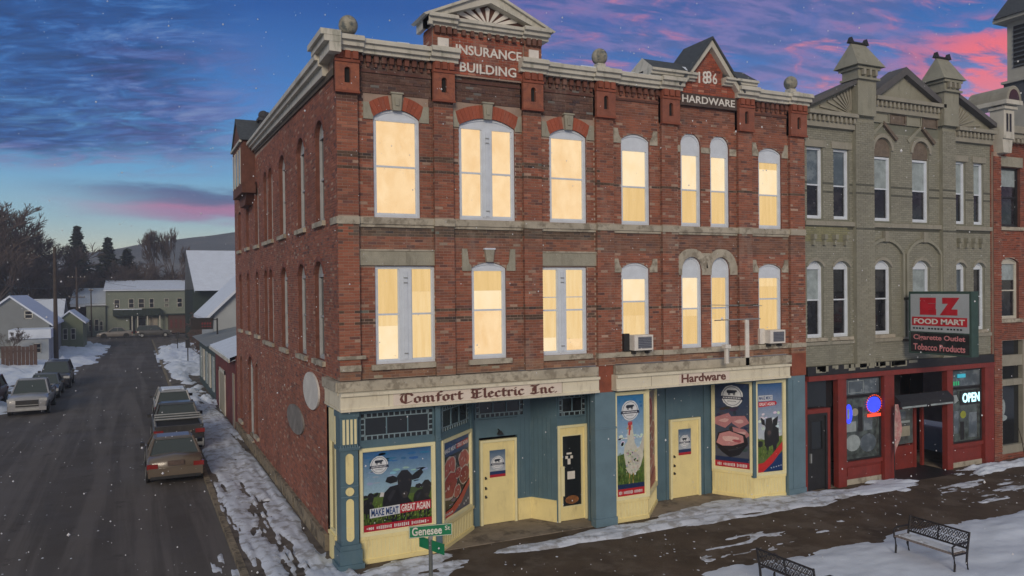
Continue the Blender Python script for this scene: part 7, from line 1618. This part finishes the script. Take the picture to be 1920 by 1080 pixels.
for k in range(16000):
    x = rg.uniform(-44, 16); y = rg.uniform(124 if x < -14.5 else 135, 156); zt = (13 if x < -17 else 8.5)*(1 if rg.random() < .8 else 1.3); z = rg.uniform(.3, zt)*rg.uniform(.4, 1); r = rg.uniform(.2, .7)
    a = rg.uniform(0, 6.28); s.add([(x+r*math.cos(a), y, z), (x-r*math.sin(a), y+.3, z+r*.9), (x-r*math.cos(a), y, z-r*.4)], [(0, 1, 2)])
s.build('undergrowth', pm('undergrowth_brown', (.055, .045, .042), 1, .35, .4), kind='stuff')
T_('b1', (-14.3, 64.5, 0), 'small bushy bare tree in front of the grey house at the far left', .50, None)
T_('b2', (-15.6, 66, 0), 'bare sapling at the left edge beside the bushy one', .34, None)
T_('b3', (1.4, 62, 0), 'reddish bare bush by the dark hanging sign', .28, None)
T_('b0', (6.2, 86, 0), 'bare tree against the barn roof', .55, None)
s = B(); rg = random.Random(5)
for k in range(2600):
    x = rg.uniform(1.4, 6.0); y = rg.uniform(60, 84); z = rg.uniform(0, 4.2)*rg.uniform(.5, 1); r = rg.uniform(.1, .3); a = rg.uniform(0, 6.28); s.add([(x+r*math.cos(a), y, z), (x-r*math.sin(a), y+.1, z+r), (x-r*math.cos(a), y, z-r*.3)], [(0, 1, 2)])
s.build('scrub', pm('scrub_brown', (.07, .05, .045), 1, .4, 1), kind='stuff')

# ================================================================== AIR
hz = bpy.data.materials.new('winter_air'); hz.use_nodes = True; hz.node_tree.nodes.clear()
hv = hz.node_tree.nodes.new('ShaderNodeVolumePrincipled'); ho_ = hz.node_tree.nodes.new('ShaderNodeOutputMaterial'); hz.node_tree.links.new(hv.outputs[0], ho_.inputs['Volume'])
hv.inputs['Color'].default_value = (.80, .86, .95, 1); hv.inputs['Density'].default_value = .0012; hv.inputs['Anisotropy'].default_value = .2
s = B(); s.box(-320, 320, -80, 402, -1.6, 42); s.build('haze', hz, kind='stuff')

# ================================================================== FALLING SNOW
s = B(); rg = random.Random(12)
for k in range(1900):
    d = rg.uniform(8, 26); a = yaw+rg.uniform(-.62, .62); x = CAM.x+d*math.sin(a); y = CAM.y+d*math.cos(a); z = CAM.z+rg.uniform(-.42, .40)*d
    if z < .1 or (x > -.3 and y > -.6) : continue
    r = rg.uniform(.004, .010)*(1 if rg.random() < .92 else 1.9); q = [Vector((rg.uniform(-1, 1), rg.uniform(-1, 1), rg.uniform(-1, 1))).normalized()*r for _ in range(4)]
    c = Vector((x, y, z)); s.add([tuple(c+Vector((r, 0, 0))), tuple(c-Vector((r, 0, 0))), tuple(c+Vector((0, r, 0))), tuple(c-Vector((0, r, 0))), tuple(c+Vector((0, 0, r*1.3))), tuple(c-Vector((0, 0, r)))], [(0, 2, 4), (2, 1, 4), (1, 3, 4), (3, 0, 4), (2, 0, 5), (1, 2, 5), (3, 1, 5), (0, 3, 5)])
s.build('falling_snow', pm('snowflake', (.72, .74, .78), .8, .02, 1), kind='stuff')
